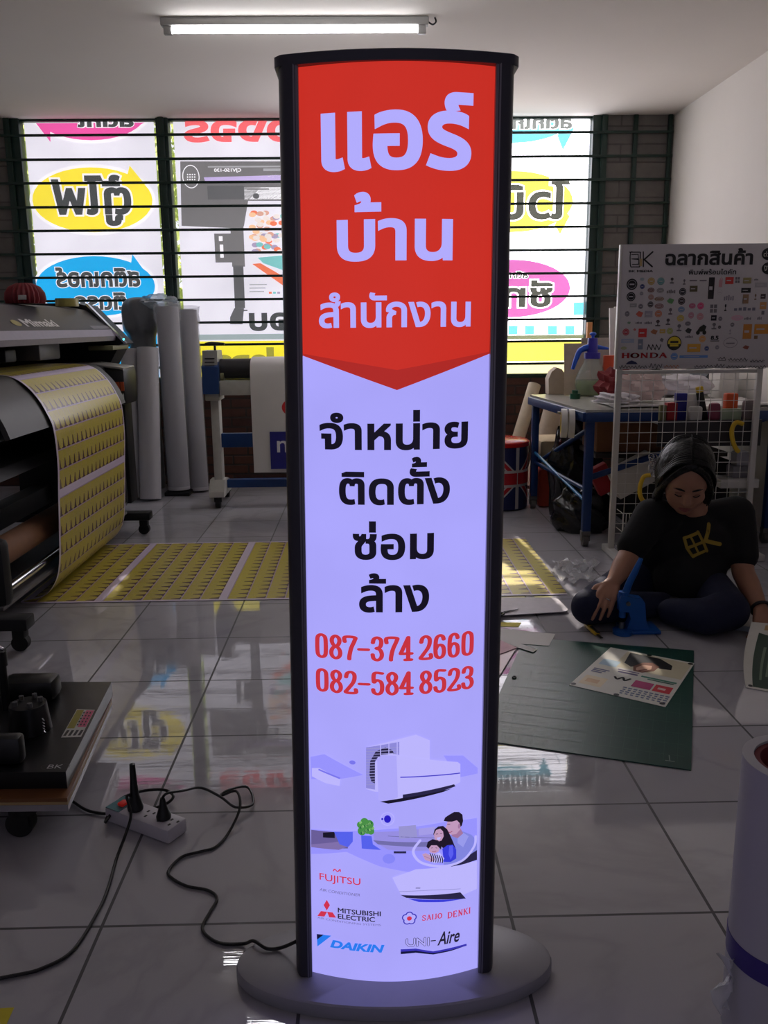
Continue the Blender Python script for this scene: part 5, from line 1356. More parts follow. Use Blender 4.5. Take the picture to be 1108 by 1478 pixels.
# ---- tape rolls hung at the table corner
MB().cyl((1.10, 4.47, TT-0.03), (0.99, 4.47, TT-0.022), 0.006).build('side_peg', M_STEEL, tb)
for i, (c, m, lab) in enumerate(((Vector((1.025, 4.47, TT-0.079)), mat('yellow_tape', (206, 180, 60), 0.4), 'yellow cored white tape roll hanging on the peg at the left table corner'), (Vector((1.064, 4.47, TT-0.081)), mat('white_tape', (206, 204, 200), 0.4), 'plain white tape roll hanging nearer the leg on the table peg'))):
    u = Vector((0.985, -0.17, 0))
    t = thing('tape_roll', lab, 'tape roll', (c.x, c.y, c.z-0.075), group='tape rolls at the table corner')
    MB().pipe(c-u*0.015, c+u*0.015, 0.075, 0.058, 44).build('tape', mat('white_tape', (206, 204, 200), 0.4), t)
    MB().pipe(c-u*0.0155, c+u*0.0155, 0.0575, 0.051, 44).build('core', m, t)
# ---- under the table
q = fl(803, 716)
c = MB().box(1.08, 5.36, 0.001, 1.42, 5.68, 0.25, 0.03).mat(1).box(1.082, 5.362, 0.2505, 1.418, 5.678, 0.43, 0.03)
tag(c.build('storage_cube', [mat('orange_red_fabric', (176, 62, 40), 0.8), mat('cream_fabric', (196, 176, 140), 0.8)]), 'cream and orange red fabric cube under the far end of the table', 'storage cube')
M_BAG = mat('black_bin_bag', (14, 14, 16), 0.16, bump=0.5, bscale=9, coat=0.2)
tag(heap((1.205, 4.74, 0.001), (0.16, 0.13, 0.16), 21, 0.12, 36).build('bin_bag', M_BAG, angle=70), 'shiny black bin bag on the floor behind the near table leg', 'bin bag')
tag(heap((1.265, 5.13, 0.001), (0.15, 0.13, 0.40), 22, 0.12, 36).build('bin_bag', M_BAG, angle=70), 'tall slumped black bin bag under the table beneath the hanging tape rolls', 'bin bag')
tag(MB().box(1.24, 4.62, 0.46, 1.62, 4.93, 0.645, 0.004).build('cardboard_box', mat('brown_cardboard', (128, 88, 62), 0.75)), 'brown cardboard box high under the table behind the near leg', 'box')
tag(MB().box(1.23, 4.60, 0.43, 1.95, 4.95, 0.455, 0.003).build('shelf_board', mat('under_shelf', (60, 56, 54), 0.7)), 'dark shelf board under the work table carrying the cardboard box', 'shelf')
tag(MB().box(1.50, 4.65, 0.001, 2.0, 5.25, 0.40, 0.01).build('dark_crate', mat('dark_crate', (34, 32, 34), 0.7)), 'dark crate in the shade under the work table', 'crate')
tag(MB().obox((1.40, 4.475, 0.36), (0.24, 0.07, 0.16), (0, R(-28), 0), 0.004).build('white_carton', mat('white_card')), 'white carton tilted under the table front behind the wire grid', 'box')
tag(MB().obox((1.245, 4.50, 0.335), (0.10, 0.06, 0.15), (0, R(-28), 0), 0.003).build('red_carton', mat('red_card', (158, 30, 36), 0.6)), 'red carton edge showing left of the tilted white carton', 'box')
def stick(p0, p1, r, name, label, cat, m): return tag(MB().pipe(p0, p1, r, r*0.7, 36).build(name, m), label, cat)
stick((0.95, 5.92, 0.03), (1.20, 6.18, 0.72), 0.045, 'paper_roll', 'cream paper roll leaning under the window left of the table leg', 'paper roll', M_CREAM)
stick((1.13, 5.76, 0.05), (1.33, 6.00, 0.68), 0.07, 'paper_roll', 'wide tan paper roll leaning under the window behind the table leg', 'paper roll', M_BEIGE)
stick((0.83, 5.98, 0.03), (0.73, 6.25, 0.72), 0.045, 'paper_roll', 'pale paper roll leaning beside the totem sign above the round stool', 'paper roll', M_CREAM)

# ---- stool wrapped in a union flag
sc_ = Vector((0.850, 5.42, 0)); sr = 0.170
st = thing('round_stool', 'round storage stool wrapped in a union flag with a red lid', 'stool', sc_)
MB().lathe([(sr-0.01, 0.004), (sr, 0.012), (sr, 0.395), (sr-0.004, 0.40)], sc_, 64).build('drum', mat('navy_print', (30, 36, 84), 0.4), st)
MB().lathe([(sr+0.008, 0.4005), (sr+0.010, 0.41), (sr+0.008, 0.425), (sr-0.01, 0.437), (sr-0.06, 0.445), (0, 0.447)], sc_, 64).build('lid', mat('bright_red_vinyl', (190, 24, 26), 0.22), st)
A = Art(); uw, ur = mat('flag_white', (196, 190, 190), 0.4), mat('flag_red', (176, 28, 40), 0.4)
hh = 0.385; hw = 0.19
def fr(P, m, l): A.poly(P, m, l)
def bandq(x0, y0, x1, y1, w):
    d = Vector((x1-x0, y1-y0)).normalized(); nn = Vector((-d.y, d.x))*w
    return [(x0+nn.x, y0+nn.y), (x0-nn.x, y0-nn.y), (x1-nn.x, y1-nn.y), (x1+nn.x, y1+nn.y)]
for s_ in (1, -1):
    fr(bandq(-hw, -s_*hh/2, hw, s_*hh/2, 0.040), uw, 1); fr(bandq(-hw, -s_*hh/2, hw, s_*hh/2, 0.022), ur, 2)
fr([(-hw, -0.052), (hw, -0.052), (hw, 0.052), (-hw, 0.052)], uw, 3); fr([(-0.012, -hh/2), (0.012, -hh/2), (0.012, hh/2), (-0.012, hh/2)], uw, 3)
fr([(-hw, -0.036), (hw, -0.036), (hw, 0.036), (-hw, 0.036)], ur, 4); fr([(-0.003, -hh/2), (0.003, -hh/2), (0.003, hh/2), (-0.003, hh/2)], uw, 5)
A.items = [(np.column_stack([np.clip(P[:, 0], -hw, hw), np.clip(P[:, 1], -hh/2, hh/2)]), T, m, l) for P, T, m, l in A.items]
for kk in range(3):
    aa = R(-62+kk*126)
    A.build('flag_print', st, lambda u, v, e, aa=aa: Vector((sc_.x+(sr+0.0006+e)*math.cos(aa+u/sr), sc_.y+(sr+0.0006+e)*math.sin(aa+u/sr), 0.205+v)), cuts=[-0.19+0.01*i for i in range(39)])

# ------------------------------------------------------------------ wire rack with the logo board
RY = 4.20
rk = thing('wire_rack', 'white wire grid display stand with the logo board on top, behind the seated person', 'display rack', (1.57, RY, 0))
xL, xR = 1.222, 1.905
for x in (xL, xR):
    MB().box(x-0.014, RY-0.012, 0.035, x+0.014, RY+0.012, 1.49, 0.003).build('post', M_WHITEM, rk)
    MB().box(x-0.02, RY-0.18, 0.003, x+0.02, RY+0.10, 0.034, 0.004).build('foot', M_WHITEM, rk)
MB().box(xL+0.015, RY-0.01, 0.90, xR-0.015, RY+0.01, 0.918, 0.002).build('crossbar', M_WHITEM, rk)
wg = MB()
nx = 12
for i in range(1, nx): 
    x = xL+(xR-xL)*i/nx; wg.cyl((x, RY, 0.06), (x, RY, 0.90), 0.0017, n=6)
for i in range(17):
    z = 0.06+0.0505*i; wg.cyl((xL+0.014, RY-0.003, z), (xR-0.014, RY-0.003, z), 0.0017, n=6)
wg.build('wire_grid', M_WHITEM, rk)
BY = RY-0.028
bt, bb_ = ay(900, 353, BY).z, ay(889, 533, BY).z
bxl, bxr = (ay(898, 353, BY).x+ay(890, 533, BY).x)/2, 2.12
bd = thing('logo_board', 'white display board crowded with small printed logos on the wire rack', 'sign board', ((bxl+bxr)/2, BY, bb_))
MB().box(bxl, BY-0.008, bb_, bxr, BY+0.012, bt, 0.002).build('panel', mat('white_board_face', (196, 192, 198), 0.4, var=0.03), bd)
MB().box(bxl-0.012, BY-0.010, bb_, bxl-0.0005, BY+0.014, bt, 0.002).build('edge_strip', M_WHITEM, bd)
A = Art()
def bq(x, y):          # pixel of the board crop (1108 wide for 218 px)
    p = ay(890+x*218/1108.0, 340+y*218/1108.0, BY-0.008); return (p.x, p.z)
def bb(x0, y0, x1, y1): a = bq(x0, y1); b = bq(x1, y0); return (a[0], a[1], b[0], b[1])
def ink(r, g, b): return mat('ink_%d_%d_%d' % (r, g, b), (r, g, b), 0.45, var=0.03)
K = ink(22, 22, 28); Kg = ink(112, 108, 118)
# monogram
A.stroke([bq(*q) for q in ((92, 122), (170, 122))], 0.0022, K, 3); A.stroke([bq(*q) for q in ((118, 122), (100, 124), (96, 172), (100, 226), (118, 230), (165, 230))], 0.0022, K, 3, smooth=3)
A.stroke([bq(*q) for q in ((108, 140), (155, 138), (158, 170), (108, 172))], 0.0018, K, 3); A.stroke([bq(*q) for q in ((108, 172), (160, 176), (160, 210), (112, 212))], 0.0018, K, 3)
A.stroke([bq(*q) for q in ((193, 120), (193, 228))], 0.0026, K, 3); A.stroke([bq(*q) for q in ((262, 120), (200, 176), (258, 228))], 0.0036, K, 3)
A.rect(bb(165, 170, 186, 224), ink(186, 160, 112), 3); A.rect(bb(163, 122, 176, 230), K, 2.5)
A.text('BK MEDIA', bb(86, 252, 266, 270), K, 3, bold=0.03)
A.text('ฉลากสินค้า', bb(352, 90, 1004, 220), K, 3, bold=0.035)
A.text('พิมพ์พร้อมไดคัท', bb(524, 242, 876, 288), K, 3, bold=0.02)
for yy in (135, 240):
    A.oval(bb(1058, yy-46, 1172, yy+46), K, 2); A.text('ด่วน' if yy < 200 else 'งาน', bb(1074, yy-20, 1150, yy+20), mat('white_sticker'), 3, bold=0.02)
# round and square marks, read row by row (x, y, half width, half height, colour, kind)
marks = [(110, 358, 42, 42, K, 'o'), (103, 448, 34, 34, K, 'o'), (185, 320, 16, 12, ink(150, 170, 180), 'o'), (186, 374, 18, 18, ink(42, 62, 128), 'o'), (252, 335, 28, 28, ink(190, 160, 96), 'o'), (322, 335, 28, 28, ink(110, 160, 164), 'o'),
 (404, 330, 20, 22, ink(70, 66, 70), 'f'), (494, 340, 14, 20, Kg, 'f'), (560, 330, 28, 5, Kg, 'r'), (632, 330, 26, 5, Kg, 'r'), (562, 390, 30, 22, ink(92, 84, 62), 'r'), (482, 412, 28, 28, ink(40, 40, 52), 'o'), (474, 480, 28, 28, ink(62, 48, 54), 'o'), (692, 386, 27, 80, ink(34, 30, 36), 'r'),
 (250, 400, 26, 18, ink(120, 84, 78), 'o'), (318, 402, 28, 18, ink(150, 146, 150), 'o'), (398, 410, 34, 14, ink(112, 108, 112), 'w'), (180, 425, 14, 14, ink(150, 150, 160), 'o'), (250, 452, 22, 20, ink(180, 140, 130), 'o'), (310, 465, 36, 16, ink(140, 110, 84), 'o'), (392, 480, 28, 22, ink(96, 150, 96), 'd'),
 (120, 512, 26, 14, ink(150, 150, 154), 'r'), (174, 520, 18, 18, Kg, 'o'), (246, 505, 22, 22, ink(60, 50, 54), 'o'), (310, 518, 34, 20, ink(150, 112, 112), 'o'), (392, 556, 20, 24, ink(110, 100, 110), 'f'), (472, 542, 26, 22, ink(120, 150, 190), 'o'),
 (552, 516, 26, 20, ink(196, 92, 130), 'o'), (614, 516, 26, 26, ink(224, 80, 140), 'o'), (544, 585, 22, 24, ink(190, 130, 150), 'o'), (610, 594, 26, 26, ink(200, 140, 150), 'o'), (75, 574, 18, 20, Kg, 'o'), (165, 576, 28, 24, ink(204, 100, 84), 'd'), (232, 576, 30, 24, ink(160, 156, 170), 'r'), (304, 574, 28, 26, ink(206, 130, 96), 'o'),
 (466, 606, 28, 24, ink(214, 190, 84), 'o'), (375, 632, 22, 24, ink(84, 78, 84), 'f'), (300, 642, 24, 24, ink(84, 74, 78), 'f'), (230, 640, 28, 10, Kg, 'w'), (160, 640, 24, 8, Kg, 'w'), (88, 640, 14, 10, ink(120, 150, 130), 'd'), (708, 536, 30, 34, Kg, 'g'), (796, 528, 12, 26, K, 'f'), (710, 604, 22, 20, ink(30, 30, 40), 'r'), (758, 610, 16, 16, Kg, 'o'), (712, 664, 24, 24, Kg, 'f'), (752, 672, 12, 12, K, 'o'),
 (66, 708, 26, 26, ink(190, 70, 84), 'o'), (130, 690, 12, 10, ink(190, 110, 110), 'd'), (188, 714, 32, 32, ink(208, 60, 60), 'r'), (272, 706, 28, 20, ink(170, 110, 80), 'd'), (334, 702, 22, 16, ink(200, 170, 96), 'r'), (388, 700, 24, 24, ink(160, 170, 90), 'o'), (456, 676, 24, 26, Kg, 'f'), (524, 698, 26, 22, ink(56, 56, 60), 'd'), (618, 690, 44, 38, ink(36, 40, 36), 'm'), (520, 646, 22, 16, Kg, 'o'),
 (420, 788, 56, 54, ink(34, 34, 34), 'b'), (78, 772, 48, 16, ink(160, 170, 196), 'r'), (172, 798, 20, 38, ink(120, 130, 150), 'r'), (50, 826, 22, 12, ink(170, 176, 120), 'o'), (328, 766, 16, 16, Kg, 'd'), (530, 742, 28, 10, Kg, 'w'), (626, 758, 26, 26, ink(220, 160, 90), 'o'), (564, 824, 50, 30, ink(214, 160, 60), 'r'), (658, 828, 18, 18, ink(60, 80, 140), 'o'), (735, 820, 16, 16, ink(150, 146, 160), 'o'),
 (420, 886, 28, 26, ink(96, 140, 206), 'o'), (562, 888, 104, 11, ink(96, 140, 206), 'r'), (832, 786, 54, 38, Kg, 'h'), (946, 820, 26, 16, ink(150, 84, 70), 'd'), (882, 604, 46, 20, ink(214, 160, 186), 'o'), (825, 330, 32, 26, ink(206, 56, 52), 'r'), (884, 326, 20, 24, Kg, 'g'), (955, 330, 32, 22, ink(150, 140, 96), 'r'), (946, 402, 36, 18, ink(36, 34, 40), 'r'), (1022, 322, 16, 7, Kg, 'w'), (1056, 362, 46, 18, ink(170, 168, 176), 'r'), (822, 456, 40, 20, ink(140, 136, 150), 'w'), (754, 415, 20, 18, ink(160, 150, 160), 'h'), (762, 340, 16, 40, ink(196, 130, 140), 'w'),
 (944, 465, 24, 34, ink(150, 120, 96), 'r'), (1016, 450, 12, 22, ink(120, 96, 80), 'f'), (1072, 446, 20, 18, ink(70, 56, 60), 'r'), (1072, 514, 26, 26, ink(206, 150, 96), 'r'), (940, 538, 84, 14, ink(110, 110, 130), 'w'), (956, 704, 36, 54, ink(196, 130, 56), 'r'), (1060, 686, 56, 36, ink(206, 140, 56), 'r'), (1018, 746, 14, 12, ink(120, 90, 60), 'r'), (846, 654, 16, 16, Kg, 'o'), (830, 706, 12, 18, ink(160, 156, 170), 'f'), (960, 608, 26, 10, Kg, 'w'), (1045, 606, 18, 12, Kg, 'w'), (1070, 566, 12, 14, Kg, 'r')]
pale = mat('white_board_print', (186, 182, 190), 0.45)
lay = 1.0
for (x, y, w, h, m, kd) in marks:
    b = bb(x-w, y-h, x+w, y+h); lay = 1.0
    W_, H_ = b[2]-b[0], b[3]-b[1]; cx, cy_ = (b[0]+b[2])/2, (b[1]+b[3])/2
    sub = lambda a0, b0, a1, b1: (b[0]+W_*a0, b[1]+H_*b0, b[0]+W_*a1, b[1]+H_*b1)
    if kd == 'o': A.oval(b, m, 1, 24); A.ring(sub(0.12, 0.12, 0.88, 0.88), W_*0.03, pale, 2, 24); A.rect(sub(0.28, 0.44, 0.72, 0.56), pale, 2)
    elif kd == 'h': A.ring(b, W_*0.025, m, 1, 28); A.rect(sub(0.2, 0.4, 0.8, 0.5), m, 1)
    elif kd == 'r': A.rect(b, m, 1); A.rect(sub(0.15, 0.42, 0.7, 0.58), pale, 2) if w > 14 and h > 9 else None
    elif kd == 'w':
        for k in range(5): A.rect(sub(0.2*k+0.01, 0.05*(k % 2), 0.2*k+0.15, 0.7+0.15*(k % 3)), m, 1)
    elif kd == 'd': A.poly([(cx-W_*0.5, cy_), (cx-W_*0.1, cy_+H_*0.5), (cx+W_*0.5, cy_+H_*0.2), (cx+W_*0.25, cy_-H_*0.5), (cx-W_*0.2, cy_-H_*0.35)], m, 1)
    elif kd == 'f': A.oval(sub(0.2, 0.5, 0.8, 1.0), m, 1, 18); A.rect(sub(0.42, 0.2, 0.58, 0.6), m, 1); A.rect(sub(0.1, 0.0, 0.9, 0.2), m, 1)
    elif kd == 'g':
        for k in range(2):
            for j in range(2): A.rect(sub(0.05+0.5*k, 0.05+0.5*j, 0.45+0.5*k, 0.45+0.5*j), m, 1)
    elif kd == 'm': A.oval(sub(0.05, 0, 0.4, 0.42), m, 1, 18); A.oval(sub(0.62, 0, 0.97, 0.42), m, 1.2, 18); A.poly([(b[0]+W_*q0, b[1]+H_*q1) for q0, q1 in ((0.1, 0.3), (0.35, 0.75), (0.7, 1.0), (0.95, 0.8), (0.8, 0.3))], m, 1.4)
    elif kd == 'b': A.oval(b, m, 1, 32); A.poly([(cx+W_*0.44*math.cos(R(a)), cy_+H_*0.44*math.sin(R(a))) for a in range(-10, 191, 10)], ink(214, 190, 50), 2); A.rect(sub(0.22, 0.5, 0.78, 0.64), m, 3); A.rect(sub(0.2, 0.26, 0.8, 0.4), ink(214, 190, 50), 2)
A.stroke([bq(*q) for q in ((222, 838), (232, 800), (252, 838), (262, 800), (280, 838), (290, 800), (308, 838), (322, 800))], 0.0018, K, 2)
A.text('8.5', bb(686, 734, 746, 766), K, 2, bold=0.04); A.rect(bb(684, 770, 750, 776), K, 2)
serif(A, 'HONDA', bb(28, 858, 372, 900), ink(190, 36, 44), 2, pw=0.12, ph=0.08, slab=0.10)
for (x0, x1, y0, y1) in ((18, 218, 944, 984), (232, 330, 930, 985), (345, 452, 940, 982), (566, 700, 944, 976), (716, 790, 934, 974), (800, 946, 950, 974), (960, 1090, 948, 976), (816, 956, 892, 928), (976, 1080, 908, 930), (740, 796, 884, 920)):
    m = ink(196, 110, 56) if x0 == 345 else ink(40, 38, 48)
    rr = random.Random(x0); n_ = int((x1-x0)/9); ym = (y0+y1)/2; hh_ = (y1-y0)*0.32
    A.stroke([bq(x0+(x1-x0)*k/n_, ym+hh_*(0.9*math.sin(k*2.3)+0.5*(rr.random()-0.5))) for k in range(n_+1)], 0.0013, m, 2, smooth=3)
    A.rect(bb(x0, y1-4, x1, y1), m, 2)
A.poly([bq(*q) for q in ((62, 944), (84, 924), (108, 916), (140, 928), (152, 944))], ink(40, 44, 84), 3)
A.build('printed_logo_sheet', bd, plane_map((0, BY-0.0084, 0), (1, 0, 0), (0, 0, 1)), eps=0.0004)

# black tray hung behind the grid, with its clutter
ST = ay(1000, 604, RY+0.09).z
sx0, sx1 = ay(945, 605, RY+0.06).x, ay(1094, 605, RY+0.06).x
tr2 = thing('hanging_tray', 'matt black shallow tray hung on the wire rack above the seated person', 'tray', ((sx0+sx1)/2, RY+0.07, ST-0.13))
MB().box(sx0, RY+0.0135, ST-0.13, sx1, RY+0.02, ST, 0.002).build('front_panel', mat('charcoal_panel', (44, 42, 46), 0.5), tr2)
MB().box(sx0, RY+0.0205, ST-0.02, sx1, RY+0.105, ST-0.012, 0.002).build('shelf_plate', mat('pale_plate', (150, 146, 150), 0.4), tr2)
SZ = ST-0.0115
def onshelf(px0, px1, py0, name, label, cat, m, y=0.05, d=0.05, bev=0.003, rot=0):
    a = ay(px0, 604, RY+y); b = ay(px1, 604, RY+y); z = ay(px0, py0, RY+y).z
    return tag(MB().obox(((a.x+b.x)/2, RY+y+d/2, (SZ+z)/2+0.0005), (b.x-a.x, d, z-SZ), (0, rot, 0), bev).build(name, m), label, cat)
onshelf(952, 961, 585, 'small_carton', 'small olive carton at the left end of the black tray', 'box', mat('khaki_label'), 0.03, 0.03)
onshelf(962, 977, 582, 'red_carton', 'bright red carton standing on the black tray', 'box', mat('red_card'), 0.03, 0.05)
onshelf(974, 990, 568, 'navy_box', 'navy box with a pale word on it at the back of the tray', 'box', mat('navy_ink'), 0.085, 0.03)
onshelf(990, 1006, 569, 'white_carton', 'white carton beside the navy box on the tray', 'box', mat('white_card'), 0.085, 0.03)
onshelf(995, 1014, 587, 'white_dispenser', 'white tape dispenser on the front of the tray', 'dispenser', mat('white_sticker'), 0.03, 0.04, 0.012)
gb = onshelf(1008, 1018, 566, 'glue_bottle', 'black bottle with a yellow cap tilted on the tray', 'bottle', mat('black_plastic'), 0.07, 0.025, 0.006, R(-14))
c = ay(1007, 566, RY+0.07); MB().obox((c.x+0.012, RY+0.083, c.z+0.012), (0.035, 0.024, 0.03), (0, R(-14), 0), 0.006).build('yellow_cap', mat('yellow_plastic', (206, 170, 40), 0.4), gb)
onshelf(1024, 1040, 582, 'pink_tape', 'dull pink tape roll standing on the tray', 'tape roll', mat('dull_pink', (128, 52, 76), 0.4), 0.03, 0.04, 0.015)
onshelf(1046, 1064, 568, 'orange_pot', 'orange plastic pot standing on the tray', 'pot', mat('orange_plastic', (214, 84, 36), 0.4), 0.05, 0.05, 0.01)
onshelf(1040, 1070, 590, 'green_bag', 'pale green plastic bag in front of the orange pot', 'bag', mat('pale_green_film', (150, 166, 140), 0.35), 0.025, 0.02, 0.008)
a = ay(1085, 600, RY+0.06)
onshelf(1073, 1092, 577, 'plastic_bag', 'greyish clear plastic bag at the right end of the tray', 'bag', mat('grey_clear_film', (120, 108, 108), 0.3), 0.05, 0.05, 0.02)
# lower right: small white machine on a ledge
lz = ay(1060, 688, RY+0.1).z; lx0, lx1 = ay(1037, 690, RY+0.05).x, ay(1092, 690, RY+0.05).x
tag(MB().box(lx0, RY+0.02, lz-0.045, lx1, RY+0.16, lz, 0.003).build('white_ledge', M_WHITEM), 'white ledge behind the rack to the right of the person', 'shelf')
tag(MB().box(lx0+0.07, RY+0.05, lz+0.0005, lx1-0.02, RY+0.14, lz+0.062, 0.008).build('grey_carton', mat('grey_carton2', (128, 126, 134), 0.5)), 'grey carton standing on the white ledge', 'box')
tag(MB().box(lx0+0.085, RY+0.055, lz+0.0628, lx1-0.03, RY+0.135, lz+0.13, 0.01).build('white_roll_box', mat('pale_box', (158, 156, 166), 0.5)), 'pale box on top of the grey carton on the ledge', 'box')
# yellow hooks
def hook(pts, Y, label):
    P = [ay(x, y, Y) for x, y in pts]
    t = tag(MB().tube(P, [0.011]*len(P), 10, 5).build('plastic_hook', mat('yellow_plastic')), label, 'hook', 'yellow hooks on the rack')
hook(((1072, 612), (1062, 610), (1056, 620), (1057, 636), (1062, 648), (1066, 652)), RY-0.02, 'yellow curved hook hanging on the front of the black tray')
hook(((938, 686), (929, 688), (924, 700), (923, 712), (927, 722), (934, 727)), RY-0.03, 'yellow curved hook on the wire grid at the left of the person')
# ring bundle and wire basket low on the grid
rb = MB(); rr = random.Random(4)
for k in range(14):
    c = ay(945+rr.random()*14-7, 672+rr.random()*30-15, RY-0.03+rr.random()*0.012)
    a = Euler((rr.random()*3, rr.random()*3, 0)).to_matrix()
    rb.tube([c+a @ Vector((0.014*math.cos(2*PI*i/12), 0.014*math.sin(2*PI*i/12), 0)) for i in range(12)], 0.002, 6, 2, True)
tag(rb.build('ring_bundle', M_STEEL), 'bundle of shiny steel rings hanging on the grid beside the yellow hook', 'rings')
bk = MB(); z0b, z1b = ay(905, 790, RY-0.06).z, ay(905, 738, RY-0.06).z
z0b = max(z0b, 0.05)
xa, xb_ = xL+0.02, xL+0.20
for i in range(12):
    x = xa+(xb_-xa)*i/11; bk.cyl((x, RY-0.11, z0b), (x, RY-0.11, z1b), 0.0016, n=6); bk.cyl((x, RY-0.11, z0b), (x, RY-0.008, z0b), 0.0016, n=6)
for z in (z0b, (z0b+z1b)/2, z1b):
    bk.tube([(xa, RY-0.008, z), (xa, RY-0.11, z), (xb_, RY-0.11, z), (xb_, RY-0.008, z)], 0.002, 6, 0)
tag(bk.build('wire_basket', M_WHITEM), 'small white wire basket low on the rack beside the left post', 'basket')
tag(MB().obox((xL+0.09, RY-0.06, z0b+0.022), (0.11, 0.06, 0.03), (0, 0, 0.1), 0.006).build('tan_block', mat('pine', (190, 140, 96), 0.6)), 'tan wooden block inside the wire basket', 'block')

# ------------------------------------------------------------------ things on the floor, right of the sign
def quad_sheet(pts, name, label, cat, m, thick=0.0012, lift=0.001, **k):
    P = [fl(x, y) for x, y in pts]
    o = MB().prism([(p.x, p.y) for p in P], lift, lift+thick, 'z').build(name, m, smooth=False)
    return tag(o, label, cat, **k)
# cutting mat
cm = [fl(*p) for p in ((757, 921), (1001, 940), (997, 1113), (690, 1069))]
MATM = mat('green_cutting_mat', (30, 72, 64), 0.33, var=0.25, scale=7)
cmo = MB().prism([(p.x, p.y) for p in cm], 0.0008, 0.0035, 'z').build('cutting_mat', MATM, smooth=False)
tag(cmo, 'large dark green cutting mat on the floor to the right of the sign', 'cutting mat')
cmap = lambda u, v, e: Vector((cm[0].lerp(cm[1], u).lerp(cm[3].lerp(cm[2], u), v).x, cm[0].lerp(cm[1], u).lerp(cm[3].lerp(cm[2], u), v).y, 0.0037+e))
A = Art(); ln = mat('mat_line', (64, 100, 90), 0.4)
for i in range(1, 16): A.rect((i/16-0.0008, 0.03, i/16+0.0008, 0.97), ln, 1)
for i in range(1, 13): A.rect((0.03, i/13-0.001, 0.97, i/13+0.001), ln, 1.0)
A.stroke([(0.90, 0.93), (0.905, 0.965)], 0.002, mat('mat_mark', (150, 166, 160), 0.4), 2); A.stroke([(0.885, 0.965), (0.925, 0.965)], 0.002, mat('mat_mark'), 2)
A.build('ruled_lines', cmo, cmap)
pg = fl(742, 978, 0.0042)
tag(MB().tube([(pg.x+0.006*math.cos(2*PI*i/14), pg.y+0.006*math.sin(2*PI*i/14), 0.0062) for i in range(14)], 0.002, 8, 2, True).build('eyelet_ring', M_BLACK), 'small black eyelet ring lying on the cutting mat', 'ring')
# printed poster lying on the mat, upside down to the viewer
pq = [fl(x, y, 0.006) for x, y in ((881, 934), (1002, 957), (960, 1020), (821, 988))]
pz = 0.0042
po = MB().prism([(p.x, p.y) for p in pq], pz, pz+0.001, 'z').build('printed_poster', mat('poster_paper', (216, 214, 206), 0.4, var=0.04), smooth=False)
tag(po, 'white printed poster with punched corners lying upside down on the green cutting mat', 'poster')
def pw(u, v):
    a = pq[0].lerp(pq[1], u); b = pq[3].lerp(pq[2], u); p = a.lerp(b, v); return (p.x, p.y)
A = Art()
def pr4(u0, v0, u1, v1, m, l=2): A.poly([pw(u0, v0), pw(u1, v0), pw(u1, v1), pw(u0, v1)], m, l)
def pp(L, m, l=2): A.poly([pw(*q) for q in L], m, l)
pr4(0.22, 0.03, 0.98, 0.42, ink(206, 198, 170), 1.2)
pp([(0.26, 0.04), (0.62, 0.05), (0.80, 0.16), (0.82, 0.26), (0.70, 0.28), (0.56, 0.22), (0.40, 0.36), (0.30, 0.30)], K, 2)
pp([(0.42, 0.34), (0.48, 0.22), (0.58, 0.18), (0.68, 0.24), (0.66, 0.36), (0.56, 0.44), (0.46, 0.44)], ink(120, 70, 50), 2.4)
pp([(0.46, 0.36), (0.50, 0.27), (0.60, 0.25), (0.62, 0.33), (0.55, 0.41), (0.48, 0.41)], ink(206, 164, 140), 2.8)
pp([(0.50, 0.40), (0.58, 0.34), (0.585, 0.36), (0.52, 0.42)], ink(110, 50, 44), 3)
pr4(0.06, 0.30, 0.26, 0.44, ink(170, 196, 214)); 
for k in range(3): pr4(0.06, 0.54+k*0.035, 0.24-0.03*k, 0.56+k*0.035, ink(80, 84, 130))
pr4(0.30, 0.46, 0.54, 0.48, ink(100, 84, 130)); pr4(0.32, 0.50, 0.54, 0.53, ink(90, 80, 120))
A.stroke([pw(*q) for q in ((0.34, 0.64), (0.38, 0.68), (0.42, 0.62), (0.46, 0.68), (0.50, 0.62))], 0.004, K, 2, smooth=4)
pr4(0.58, 0.50, 1.0-0.04, 0.53, ink(60, 130, 110)); pr4(0.66, 0.54, 0.94, 0.56, ink(60, 110, 100))
pr4(0.56, 0.62, 0.76, 0.76, ink(176, 40, 110)); pr4(0.78, 0.62, 0.96, 0.76, ink(206, 44, 60)); pr4(0.82, 0.67, 0.9, 0.71, ink(226, 190, 190), 3)
for k in range(4):
    for j in range(9): pr4(0.50+0.055*j+0.01*(k % 2), 0.80+0.04*k, 0.54+0.055*j, 0.823+0.04*k, ink(96, 110, 140))
pr4(0.06, 0.72, 0.30, 0.92, ink(222, 206, 176)); pr4(0.10, 0.78, 0.24, 0.86, ink(206, 170, 130), 2.5)
for (u, v) in ((0.965, 0.035), (0.03, 0.965), (0.50, 0.985), (0.955, 0.955), (0.48, 0.02)):
    c = pw(u, v); A.oval((c[0]-0.009, c[1]-0.009, c[0]+0.009, c[1]+0.009), K, 4, 20)
A.build('print', po, lambda u, v, e: Vector((u, v, pz+0.0012+e)), eps=0.00015)
